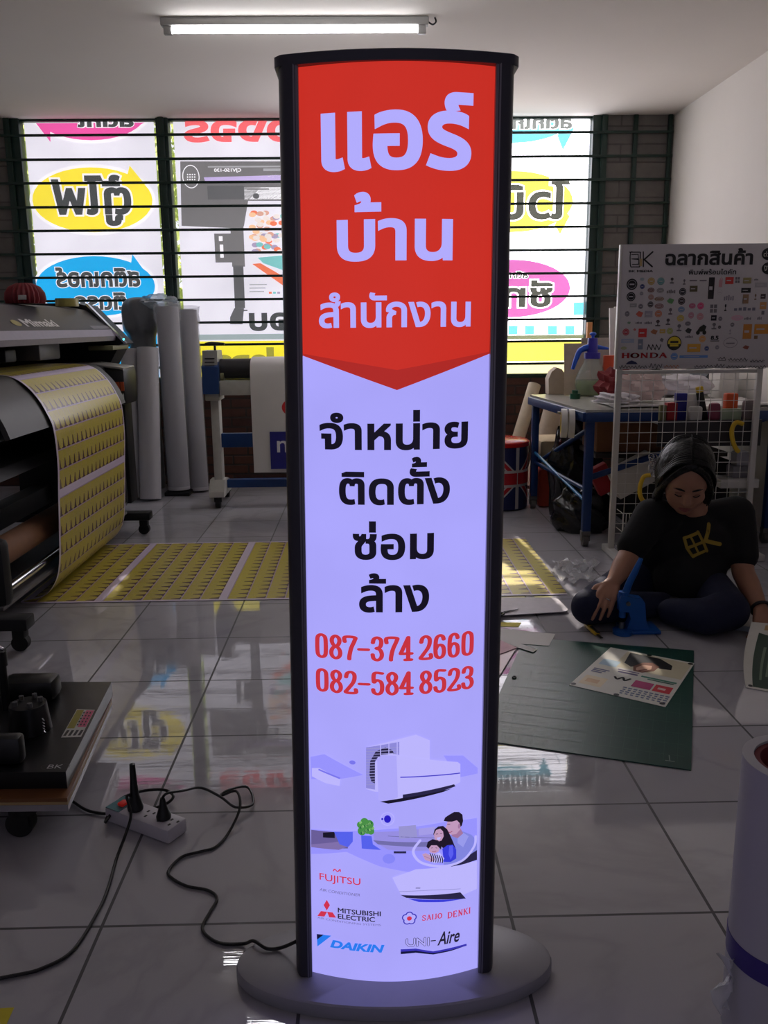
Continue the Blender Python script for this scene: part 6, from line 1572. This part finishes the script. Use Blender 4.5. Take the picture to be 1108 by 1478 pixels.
# white board with scissors, strips, scraps
def rounded(P, r=0.03):
    out = []
    n = len(P)
    for i in range(n):
        a, b, c = P[i-1], P[i], P[(i+1) % n]
        d1 = (a-b).normalized()*r; d2 = (c-b).normalized()*r
        for t in range(5):
            t = t/4; out.append((b+d1)*(1-t)**2+b*2*t*(1-t)+(b+d2)*t*t)
    return out
P = rounded([fl(x, y) for x, y in ((640, 866), (803, 866), (822, 886), (640, 897))], 0.035)
wbo = tag(MB().prism([(p.x, p.y) for p in P], 0.0085, 0.0115, 'z').build('foam_board', mat('white_foam_board', (206, 200, 208), 0.5), smooth=False), 'white foam board with a rounded corner lying at the end of the printed sheet', 'board')
sz = 0.0122
scis = thing('scissors', 'dark scissors lying on the white foam board beside the sign', 'scissors', fl(728, 884, sz))
p0, p1, p2 = fl(718, 884, sz), fl(727, 884, sz), fl(749, 879, sz)
d = (p2-p1).normalized(); nn = Vector((-d.y, d.x, 0))
MB().prism([(p1+nn*0.006).to_2d(), (p2).to_2d(), (p1-nn*0.002).to_2d()], sz, sz+0.0025, 'z').build('blade', M_STEEL, scis, smooth=False)
MB().prism([(p1+nn*0.002).to_2d(), (p2-nn*0.008-d*0.012).to_2d(), (p1-nn*0.007).to_2d()], sz+0.0026, sz+0.005, 'z').build('blade', M_BLACKM, scis, smooth=False)
for s_ in (-1, 1):
    c = p1-d*0.045+nn*(0.02*s_); c.z = sz+0.006
    MB().tube([c+d*(0.026*math.cos(2*PI*i/14))+nn*(0.014*math.sin(2*PI*i/14)) for i in range(14)], 0.0045, 8, 2, True).build('handle', M_BLACK, scis)
quad_sheet(((640, 900), (801, 917), (792, 934), (720, 929), (640, 915)), 'paper_strip', 'wide white paper offcut at the top left corner of the cutting mat', 'paper offcut', M_PAPER, 0.001, 0.0045, group='paper offcuts by the mat')
quad_sheet(((700, 914), (775, 940), (769, 944), (700, 922)), 'paper_strip', 'narrow white paper strip sticking out below the wide offcut', 'paper offcut', M_PAPER, 0.001, 0.006, group='paper offcuts by the mat')
quad_sheet(((700, 926), (722, 927), (746, 938), (700, 955)), 'paper_scrap', 'pink and white printed scrap half hidden by the sign post', 'paper scrap', mat('pink_print', (206, 150, 166), 0.5), 0.001, 0.0075)
quad_sheet(((700, 955), (746, 938), (742, 942), (722, 975), (700, 990)), 'film_scrap', 'pale pink film scrap below the pink printed scrap beside the mat', 'film scrap', mat('pale_pink_film', (212, 176, 186), 0.25), 0.0008, 0.005)
quad_sheet(((640, 897), (752, 899), (748, 905), (640, 903)), 'yellow_strip', 'thin yellow strip on the floor between foam board and offcut', 'paper strip', mat('yellow_paper'), 0.0008, 0.0006)
# utility knife
k0, k1 = fl(846, 905), fl(868, 924)
d = (k1-k0); L_ = d.length; d.normalize(); ang = math.atan2(d.y, d.x); mid = (k0+k1)/2
kn = thing('utility_knife', 'yellow and black utility knife on the floor above the cutting mat', 'knife', (mid.x, mid.y, 0))
MB().obox(k0+d*L_*0.36+Vector((0, 0, 0.009)), (L_*0.72, 0.020, 0.014), (0, 0, ang), 0.004).build('handle', mat('yellow_plastic'), kn)
MB().obox(k0+d*L_*0.55+Vector((0, 0, 0.0175)), (L_*0.5, 0.010, 0.004), (0, 0, ang), 0.001).build('slider', M_BLACK, kn)
MB().obox(k0+d*L_*0.86+Vector((0, 0, 0.008)), (L_*0.28, 0.011, 0.002), (0, 0, ang)).build('blade', mat('dark_steel', (60, 60, 64), 0.3, 0.8), kn, smooth=False)
# crumpled clear film by the table foot
fm = MB(); rr = random.Random(9); G = []
for i in range(15):
    row = []
    for j in range(10):
        p = fl(800+60*i/14+6*math.sin(j), 812+30*j/9+3*math.sin(i*1.3)); p.z = 0.004+0.02*abs(math.sin(i*1.1+j*0.7)*math.sin(j*1.6+i*0.3)); row.append(p)
    G.append(row)
tag(fm.sheet(G, 0.0006).build('clear_film', glass('crumpled_film', (240, 240, 242), 0.1, 0.7), angle=80), 'crumpled clear plastic film on the tiles in front of the bin bag', 'plastic film')
# roll standing at the lower right
rc = Vector((0.662, 1.205, 0)); rrad = 0.086
rl = thing('standing_roll', 'large white vinyl roll with a purple band standing at the lower right edge', 'vinyl roll', rc)
MB().pipe(rc+Vector((0, 0, 0.002)), rc+Vector((0, 0, 0.482)), rrad, rrad-0.017, 72).build('roll', mat('white_vinyl_roll', (200, 198, 196), 0.55), rl)
MB().pipe(rc+Vector((0, 0, 0.003)), rc+Vector((0, 0, 0.478)), rrad-0.0175, rrad-0.026, 60).build('core', mat('maroon_core', (120, 50, 56), 0.7), rl)
MB().pipe(rc+Vector((0, 0, 0.138)), rc+Vector((0, 0, 0.176)), rrad+0.0012, rrad+0.0003, 72).build('purple_band', mat('purple_tape', (62, 48, 128), 0.3), rl)
G = []
for i in range(8):
    z = 0.05+0.10*i/7
    G.append([(rc.x-rrad-0.0015-0.03*j/5*(0.6+0.4*math.sin(i)), rc.y-0.015+0.01*math.sin(i*1.4+j), z) for j in range(6)])
MB().sheet(G, 0.0005).build('loose_wrap', glass('crumpled_film', (240, 240, 242), 0.1, 0.7), rl, angle=80)
# things beside the person's knee
c = fl(1066, 880)
tag(MB().pipe((c.x-0.012, 3.3, 0.05), (c.x+0.012, 3.29, 0.05), 0.048, 0.03, 40).build('tape_roll', M_BLACK), 'black tape roll standing on the floor beside the seated person', 'tape roll')
for (pts, lab, m, lf) in ((((1044, 884), (1100, 880), (1110, 905), (1050, 905)), 'white paper sheet on the floor right of the person\'s knee', M_PAPER, 0.001), (((1048, 900), (1090, 908), (1086, 914), (1040, 908)), 'pale blue paper strip below the white sheet by the knee', mat('pale_blue_paper', (150, 166, 196), 0.5), 0.003)):
    quad_sheet(pts, 'paper_sheet', lab, 'paper', m, 0.001, lf)

# ================================================================== SEATED PERSON, HAND PRESS, POSTER IN HAND
def capsule(mb, p0, r0, p1, r1, n=18):
    p0, p1 = Vector(p0), Vector(p1); d = p1-p0; L_ = d.length; d.normalize(); a = d.orthogonal().normalized(); b = d.cross(a)
    V = []; m = 5
    prof = [(-r0*math.cos(t*PI/2/m), r0*math.sin(t*PI/2/m)) for t in range(m+1)] + [(L_+r1*math.sin(t*PI/2/m), r1*math.cos(t*PI/2/m)) for t in range(m+1)]
    F = []
    for z, r_ in prof:
        r_ = max(r_, 1e-4)
        for k in range(n):
            t = 2*PI*k/n; V.append(p0+d*z+(a*math.cos(t)+b*math.sin(t))*r_)
    q = len(prof)
    F = [[i*n+k, i*n+(k+1) % n, (i+1)*n+(k+1) % n, (i+1)*n+k] for i in range(q-1) for k in range(n)] + [list(range(n))[::-1], list(range((q-1)*n, q*n))]
    return mb.add(V, F)
def chain(mb, pts, rs):
    for i in range(len(pts)-1): capsule(mb, pts[i], rs[i], pts[i+1], rs[i+1])
def melt(mb, name, m, parent, voxel=0.006, smooth=6, fac=0.5, wrinkle=None):
    """overlapping volumes grown together into one continuous skin"""
    o = mb.build(name, m, parent, smooth=False)
    r = o.modifiers.new('remesh', 'REMESH'); r.mode = 'VOXEL'; r.voxel_size = voxel; r.adaptivity = 0
    s_ = o.modifiers.new('smooth', 'SMOOTH'); s_.factor = fac; s_.iterations = smooth
    dg = bpy.context.evaluated_depsgraph_get()
    me = bpy.data.meshes.new_from_object(o.evaluated_get(dg)); me.name = name
    o.modifiers.clear(); old = o.data; o.data = me; bpy.data.meshes.remove(old)
    if not me.materials: me.materials.append(m)
    me.shade_smooth()
    return o
M_SKIN = mat('skin', (172, 124, 100), 0.5, var=0.06, scale=14)
M_SHIRT = mat('black_cotton', (18, 18, 20), 0.9, bump=0.25, bscale=9)
M_JEANS = mat('dark_blue_denim', (24, 29, 56), 0.85, bump=0.3, bscale=11)
M_HAIR = mat('black_hair', (16, 14, 14), 0.42, bump=0.3, bscale=60)
pe = thing('person', 'person with dark hair in a black T-shirt and jeans sitting cross-legged, head bowed', 'person', (1.25, 3.35, 0))

pelvis = Vector((1.27, 3.50, 0.13)); chest = ay(1000, 780, 3.36); neckb = ay(1003, 738, 3.36)
shR, shL = ay(934, 742, 3.36), ay(1068, 738, 3.38)
elR, wrR = ay(905, 806, 3.27), ay(884, 842, 3.17)
elL, wrL = ay(1072, 826, 3.27), ay(1098, 882, 3.06)
hdR = ay(870, 860, 3.11)
# head frame: x to the person's left (viewer's right), f towards the face, u to the crown
hc = ay(990, 690, 3.27)
f = Vector((-0.20, -0.83, -0.52)).normalized(); xx = Vector((0.97, -0.22, -0.03)); xx = (xx-f*xx.dot(f)).normalized(); uu = f.cross(xx) * -1
if uu.z < 0: uu = -uu
def H_(x, y, z): return hc+xx*x+f*y+uu*z       # x sideways, y forward, z up (metres)
MH = Matrix((xx, f, uu)).transposed().to_4x4(); MH.translation = hc
def hell(mb, c, r, n=24, rot=None):
    b = bmesh.new(); bmesh.ops.create_uvsphere(b, u_segments=n, v_segments=n*2//3, radius=1)
    M = MH @ Matrix.Translation(Vector(c)) @ ((Euler(rot).to_matrix().to_4x4()) if rot else Matrix.Identity(4)) @ Matrix.Diagonal((r[0], r[1], r[2], 1))
    return mb.bm(b, M)
S_ = 1.06
B = MB()
hell(B, (0, -0.008, 0.02), (0.084*S_, 0.100*S_, 0.105*S_))              # skull
hell(B, (0, 0.026, -0.045), (0.068*S_, 0.070*S_, 0.082*S_))             # face
hell(B, (0, 0.050, -0.105), (0.034, 0.036, 0.026))                      # chin
for s in (-1, 1):
    hell(B, (s*0.046, 0.050, -0.045), (0.026, 0.030, 0.028))            # cheek
    hell(B, (s*0.030, 0.083, 0.012), (0.026, 0.016, 0.010))             # brow
    hell(B, (s*0.088, -0.01, -0.025), (0.010, 0.022, 0.032))            # ear
capsule(B, H_(0, 0.088, 0.002), 0.010, H_(0, 0.108, -0.036), 0.014)     # nose
for s in (-1, 1): hell(B, (s*0.013, 0.096, -0.040), (0.010, 0.010, 0.008))
hell(B, (0, 0.090, -0.068), (0.022, 0.012, 0.008)); hell(B, (0, 0.087, -0.081), (0.018, 0.011, 0.008))
capsule(B, H_(0, -0.02, -0.06), 0.055, neckb+Vector((0, 0.02, -0.02)), 0.062)   # neck
# trunk (inside the clothes), arms, hands
chain(B, [neckb+Vector((0, 0.03, -0.03)), chest+Vector((0, 0.04, 0)), pelvis], [0.07, 0.13, 0.13])
for sh, el, wr in ((shR, elR, wrR), (shL, elL, wrL)):
    chain(B, [neckb+Vector((0, 0.03, -0.03)), sh+(chest-sh)*0.08, el, el.lerp(wr, 0.35), wr], [0.06, 0.054, 0.043, 0.042, 0.027])
def hand(B, wr, palm_dir, back, side, L=0.076, spread=0.10, curls=(18, 22, 26, 30), thumb_side=1, ring=None):
    """five fingered hand: palm_dir from wrist to knuckles, back = normal of the back of the hand"""
    d = palm_dir.normalized(); n = (back-d*back.dot(d)).normalized(); s = d.cross(n)*thumb_side      # s points to the thumb side
    pal = MB()
    for k, off in enumerate((0.030, 0.011, -0.009, -0.028)):
        kn_ = wr+d*(L*(1.0-0.05*abs(k-1)))+s*off
        capsule(B, wr+d*0.005+s*off*0.55, 0.0165, kn_, 0.0125)
        ln = (0.042, 0.047, 0.043, 0.034)[k]; p = kn_; dd = (d+s*(0.16-0.11*k)*spread*6).normalized(); a = 0
        for j, q in enumerate((1.0, 0.66, 0.52)):
            a += R(curls[k])
            dj = dd*math.cos(a)-n*math.sin(a)
            p2 = p+dj*ln*q; capsule(B, p, 0.0098-0.0009*j, p2, 0.0091-0.0011*j, 12); p = p2
    t0 = wr+d*0.022+s*0.022; t1 = t0+(d*0.55+s*0.75-n*0.25).normalized()*0.036; t2 = t1+(d*0.85+s*0.25-n*0.35).normalized()*0.033; t3 = t2+(d*0.95-n*0.25).normalized()*0.024
    capsule(B, t0, 0.0165, t1, 0.0125, 12); capsule(B, t1, 0.0118, t2, 0.0100, 12); capsule(B, t2, 0.0098, t3, 0.0080, 12)
    return d, n, s
dR, nR, sR = hand(B, wrR, (hdR+Vector((0, -0.015, -0.02)))-wrR, Vector((-0.25, -0.9, 0.45)), 1, thumb_side=1, curls=(14, 16, 18, 22))
hdL = ay(1101, 906, 2.99)
dL, nL, sL = hand(B, wrL, hdL-wrL, Vector((0.2, -0.75, 0.6)), 1, thumb_side=-1, curls=(26, 28, 30, 32))
body = melt(B, 'body', M_SKIN, pe, 0.0042, 5, 0.5)

# clothes
T = MB()
chain(T, [neckb+Vector((0, 0.035, -0.062)), chest+Vector((0, 0.035, -0.02)), pelvis+Vector((0, -0.05, 0.0))], [0.085, 0.155, 0.170])
capsule(T, chest+Vector((0, 0.0, -0.10)), 0.14, Vector((1.26, 3.30, 0.14)), 0.12)
capsule(T, chest+Vector((-0.075, 0.02, -0.03)), 0.12, pelvis+Vector((-0.06, -0.03, 0.03)), 0.125); capsule(T, chest+Vector((0.075, 0.02, -0.03)), 0.12, pelvis+Vector((0.06, -0.03, 0.03)), 0.125)
for sh, el in ((shR, elR), (shL, elL)):
    chain(T, [neckb+Vector((0, 0.035, -0.055)), sh+(chest-sh)*0.10, sh.lerp(el, 0.72)], [0.076, 0.075, 0.063])
tsh = melt(T, 't_shirt', M_SHIRT, pe, 0.006, 8)
J = MB()
hipR, hipL = Vector((1.18, 3.50, 0.11)), Vector((1.37, 3.50, 0.11))
knR = fl(850, 876, 0.078); knL = Vector((1.345, 3.06, 0.088))
chain(J, [pelvis, hipR, hipR.lerp(knR, 0.5), knR], [0.125, 0.105, 0.085, 0.070])
chain(J, [knR, knR.lerp(Vector((1.17, 3.24, 0.055)), 0.5), Vector((1.17, 3.24, 0.055))], [0.070, 0.058, 0.048])
chain(J, [pelvis, hipL, hipL.lerp(knL, 0.5), knL], [0.125, 0.105, 0.088, 0.076])
kf = fl(990, 925, 0.075)
chain(J, [knL, Vector((1.25, 3.03, 0.075)), Vector((1.16, 3.14, 0.058))], [0.076, 0.070, 0.052])
jn = melt(J, 'jeans', M_JEANS, pe, 0.006, 7)
F_ = MB()
chain(F_, [Vector((1.19, 3.20, 0.055)), Vector((1.26, 3.16, 0.040)), Vector((1.32, 3.15, 0.03))], [0.042, 0.036, 0.028])
# (the foot is tucked behind the press)
melt(F_, 'sock', mat('dark_sock', (24, 24, 28), 0.9), pe, 0.006, 4)
# hair: cap, side locks down to the neck, parted in the middle
Hh = MB()
hell(Hh, (0, -0.030, 0.042), (0.098*S_, 0.102*S_, 0.099*S_), 30)
hell(Hh, (0, -0.075, -0.02), (0.088, 0.062, 0.11))
for s in (-1, 1):
    chain(Hh, [H_(s*0.012, 0.052, 0.104), H_(s*0.050, 0.058, 0.070), H_(s*0.080, 0.046, 0.015), H_(s*0.092, 0.018, -0.05), H_(s*0.092, -0.015, -0.115), H_(s*0.080, -0.04, -0.16)], [0.022, 0.016, 0.013, 0.018, 0.022, 0.014])
hr = melt(Hh, 'hair', M_HAIR, pe, 0.005, 4)
# strands following the fall of the hair
st_ = MB(); rr = random.Random(12)
for k in range(90):
    s = -1 if k % 2 else 1; a = rr.random(); o0 = 0.004+0.004*rr.random()
    p = [H_(s*0.004, 0.066-0.15*a, 0.128+0.020*math.sin(min(a*1.6, 1)*PI/2)+o0-0.004), H_(s*0.058, 0.062-0.15*a, 0.106+0.012*a+o0), H_(s*0.099, 0.042-0.13*a, 0.035), H_(s*(0.109-0.006*rr.random()), 0.02-0.11*a, -0.04), H_(s*(0.098-0.02*rr.random()), -0.005-0.11*a, -0.10-0.02*rr.random())]
    st_.tube(p, [0.002, 0.0028, 0.003, 0.0026, 0.001], 5, 4)
for k in range(26):
    s = -1 if k % 2 else 1; q = rr.random()
    p = [H_(s*(0.006+0.02*q), 0.070+0.012*(1-q), 0.112+0.006*q), H_(s*(0.046+0.014*q), 0.078-0.004*q, 0.076+0.01*q), H_(s*(0.074+0.012*q), 0.066-0.008*q, 0.026), H_(s*(0.088+0.012*q), 0.040-0.01*q, -0.035), H_(s*(0.092+0.012*rr.random()), 0.014, -0.10-0.03*rr.random())]
    st_.tube(p, [0.003, 0.0032, 0.003, 0.0026, 0.001], 5, 5)
st_.build('hair_strands', M_HAIR, hr)
# face details
for s in (-1, 1):
    m = MB(); m.tube([H_(s*0.014, 0.094, 0.016), H_(s*0.032, 0.094, 0.022), H_(s*0.052, 0.080, 0.016)], [0.0035, 0.004, 0.002], 8, 4); m.build('eyebrow', M_HAIR, pe)
    e = MB(); hell(e, (s*0.031, 0.0795, -0.006), (0.0155, 0.012, 0.0095), 16); eo = e.build('eyelid', mat('skin_lid', (150, 104, 84), 0.5), pe)
    e = MB(); e.tube([H_(s*0.016, 0.0885, -0.011), H_(s*0.031, 0.0925, -0.0145), H_(s*0.046, 0.085, -0.010)], 0.0022, 6, 4); e.build('eyelash', M_HAIR, eo)
m = MB(); m.tube([H_(-0.023, 0.090, -0.0745), H_(-0.008, 0.1005, -0.070), H_(0.008, 0.1005, -0.070), H_(0.023, 0.090, -0.0745)], [0.002, 0.0055, 0.0055, 0.002], 8, 4)
m.tube([H_(-0.02, 0.0895, -0.078), H_(0, 0.0985, -0.082), H_(0.02, 0.0895, -0.078)], [0.002, 0.006, 0.002], 8, 4)
m.build('lips', mat('lips', (150, 84, 80), 0.4), pe)
# bracelet and ring
c = wrL+(hdL-wrL).normalized()*(-0.012)
ad = (wrL-elL).normalized(); a = ad.orthogonal().normalized(); b = ad.cross(a)
MB().tube([c+(a*math.cos(2*PI*i/20)+b*math.sin(2*PI*i/20))*0.0335 for i in range(20)], 0.0065, 8, 2, True).build('bracelet', mat('black_cord', (22, 20, 22), 0.5), pe)
kn2 = wrR+dR*(0.076*0.95)+sR*(-0.009); fd = (dR*0.95-nR*0.3).normalized(); a = fd.orthogonal().normalized(); b = fd.cross(a)
MB().tube([kn2+fd*0.014+(a*math.cos(2*PI*i/16)+b*math.sin(2*PI*i/16))*0.0105 for i in range(16)], 0.0022, 8, 2, True).build('finger_ring', M_STEEL, pe)
# yellow monogram printed on the shirt: laid on the cloth by casting rays from the front
from mathutils.bvhtree import BVHTree
bv = BVHTree.FromPolygons([(basis(tsh) @ v.co) for v in tsh.data.vertices], [tuple(p.vertices) for p in tsh.data.polygons])
A = Art(); gy_ = mat('yellow_shirt_print', (150, 124, 34), 0.6)
o0 = ay(1020, 787, 3.2); ang = R(-26)
def mono(x, y):
    x, y = x-0.5, y-0.5
    return (x*0.145*math.cos(ang)-y*0.10*math.sin(ang)*-1*-1, x*0.145*math.sin(ang)+y*0.10*math.cos(ang))
ang = R(24)
mk = lambda L: [(0.128*(x-0.5)*math.cos(ang)-0.088*(y-0.5)*math.sin(ang), 0.128*(x-0.5)*math.sin(ang)+0.088*(y-0.5)*math.cos(ang)) for x, y in L]
A.stroke(mk([(0.06, 0.1), (0.02, 0.5), (0.08, 0.92), (0.50, 0.92)]), 0.0055, gy_, 1); A.stroke(mk([(0.06, 0.1), (0.50, 0.1)]), 0.0055, gy_, 1); A.stroke(mk([(0.04, 0.5), (0.48, 0.5)]), 0.0055, gy_, 1)
A.stroke(mk([(0.26, 0.1), (0.26, 0.92)]), 0.004, gy_, 1); A.stroke(mk([(0.52, 0.05), (0.52, 0.95)]), 0.0055, gy_, 1)
A.stroke(mk([(0.95, 0.98), (0.60, 0.5), (1.0, 0.02)]), 0.0075, gy_, 1)
def drape(u, v, e):
    p = Vector((o0.x+u, 2.6, o0.z+v)); hit = bv.ray_cast(p, Vector((0, 1, 0)), 2.0)
    q = hit[0] if hit[0] is not None else Vector((p.x, 3.2, p.z))
    return q+Vector((0, -0.0025-e, 0.0008))
A.build('printed_monogram', tsh, drape, cuts=[-0.1+0.006*i for i in range(34)])

# ---- blue hand press on the floor before the person
hpz = thing('hand_press', 'bright blue lever hand press standing on the tiles in front of the seated person', 'hand press', fl(915, 912))
M_PB = mat('press_blue', (22, 88, 170), 0.32, var=0.08)
bA, bB = fl(900, 917), fl(936, 905)
mb = MB(); 
def slab(c, rx, ry, z0, z1, n=32): mb.prism([(c.x+rx*math.cos(2*PI*i/n), c.y+ry*math.sin(2*PI*i/n)) for i in range(n)], z0, z1, 'z')
slab(bA+Vector((0.0, 0.02, 0)), 0.036, 0.040, 0.0006, 0.016)
mb.box(bA.x, bA.y+0.0, 0.0006, bB.x+0.02, bB.y+0.03, 0.014, 0.004)
mb.build('base_plate', M_PB, hpz)
yc = bA.y+0.035
fx0, fx1 = ay(892, 880, yc).x, ay(931, 880, yc).x
zt = ay(900, 858, yc).z
mb = MB().prism([(fx0+0.03, 0.014), (fx1+0.015, 0.014), (fx1, 0.05), (fx1-0.008, zt-0.03), (fx1-0.02, zt-0.012), (fx0+0.004, zt), (fx0, zt-0.01), (fx0, zt-0.06), (fx0+0.036, zt-0.066), (fx0+0.044, 0.06)], yc-0.018, yc+0.022, 'y')
mb.build('c_frame', M_PB, hpz, angle=30)
px_ = fx0+0.016
MB().cyl((px_, yc, 0.0165), (px_, yc, 0.042), 0.011).build('lower_die', mat('worn_steel'), hpz)
MB().cyl((px_, yc, 0.060), (px_, yc, zt-0.015), 0.013).cyl((px_, yc, zt-0.015), (px_, yc, zt+0.012), 0.017).build('plunger', M_PB, hpz)
MB().cyl((fx0+0.03, yc-0.026, zt-0.03), (fx0+0.03, yc+0.028, zt-0.03), 0.008).build('pivot', mat('worn_steel'), hpz)
L0_, L1_ = Vector((px_+0.006, yc, zt-0.004)), ay(925, 806, yc-0.01)
lv = [L0_, L0_.lerp(L1_, 0.3)+Vector((-0.004, 0, 0)), L0_.lerp(L1_, 0.65)+Vector((-0.001, 0, 0)), L1_]
MB().tube(lv, [0.014, 0.013, 0.012, 0.008], 10, 5).build('lever', M_PB, hpz)

# ---- poster lifted off the floor by the left hand
tip = hdL+dL*0.03-nL*0.02
n_, k_ = 14, 8
g0 = fl(1076, 993); g1 = fl(1150, 1006); t0_ = ay(1084, 898, 2.965); t0_.z = max(t0_.z, 0.03)
t1_ = t0_+Vector((0.26, -0.03, -0.015))
G = []
for i in range(n_+1):
    v = i/n_; row = []
    for j in range(k_+1):
        u = j/k_
        a = g0.lerp(g1, u); b = t0_.lerp(t1_, u); p = a.lerp(b, v)
        p.z = 0.0015+(b.z-0.0015)*v**2.0+0.004*math.sin(v*PI)*(1-u); p.x += 0.016*math.sin(v*PI)*-1*(1-u)
        row.append(p)
    G.append(row)
hp_ = tag(MB().sheet(G, 0.0009).build('printed_poster', mat('poster_paper'), angle=60), 'white poster with a dark green block, one end lifted off the floor by the person', 'poster')
def gp(u, v, e):
    u = min(max(u, 0), 1); v = min(max(v, 0), 1)
    i = min(int(v*n_), n_-1); j = min(int(u*k_), k_-1); a, b = v*n_-i, u*k_-j
    p = G[i][j].lerp(G[i][j+1], b).lerp(G[i+1][j].lerp(G[i+1][j+1], b), a)
    nn = (G[i][j+1]-G[i][j]).cross(G[i+1][j]-G[i][j]).normalized()
    if nn.z < 0: nn = -nn
    return p+nn*(0.0006+e)
A = Art()
def grid_rect(u0, v0, u1, v1, m, l, q=12):
    vs = sorted(set([v0, v1]+[i/n_ for i in range(1, n_) if v0 < i/n_ < v1]))
    for a_, b_ in zip(vs[:-1], vs[1:]): A.rect((u0, a_, u1, b_), m, l)
grid_rect(0.14, 0.03, 0.66, 0.86, ink(40, 66, 54), 1)
for k in range(3): grid_rect(0.26+0.10*k, 0.16+0.06*k, 0.30+0.10*k, 0.66, ink(120, 140, 120), 2, 10)
A.poly([(0.14, 0.86), (0.66, 0.74), (0.66, 0.86)], mat('poster_paper'), 2)
A.rect((0.2, 0.9, 0.6, 0.97), ink(196, 160, 110), 1)
A.oval((0.05, 0.02, 0.14, 0.06), K, 2, 16)
A.build('print', hp_, gp, eps=0.0004, cuts=[j/k_ for j in range(1, k_)])
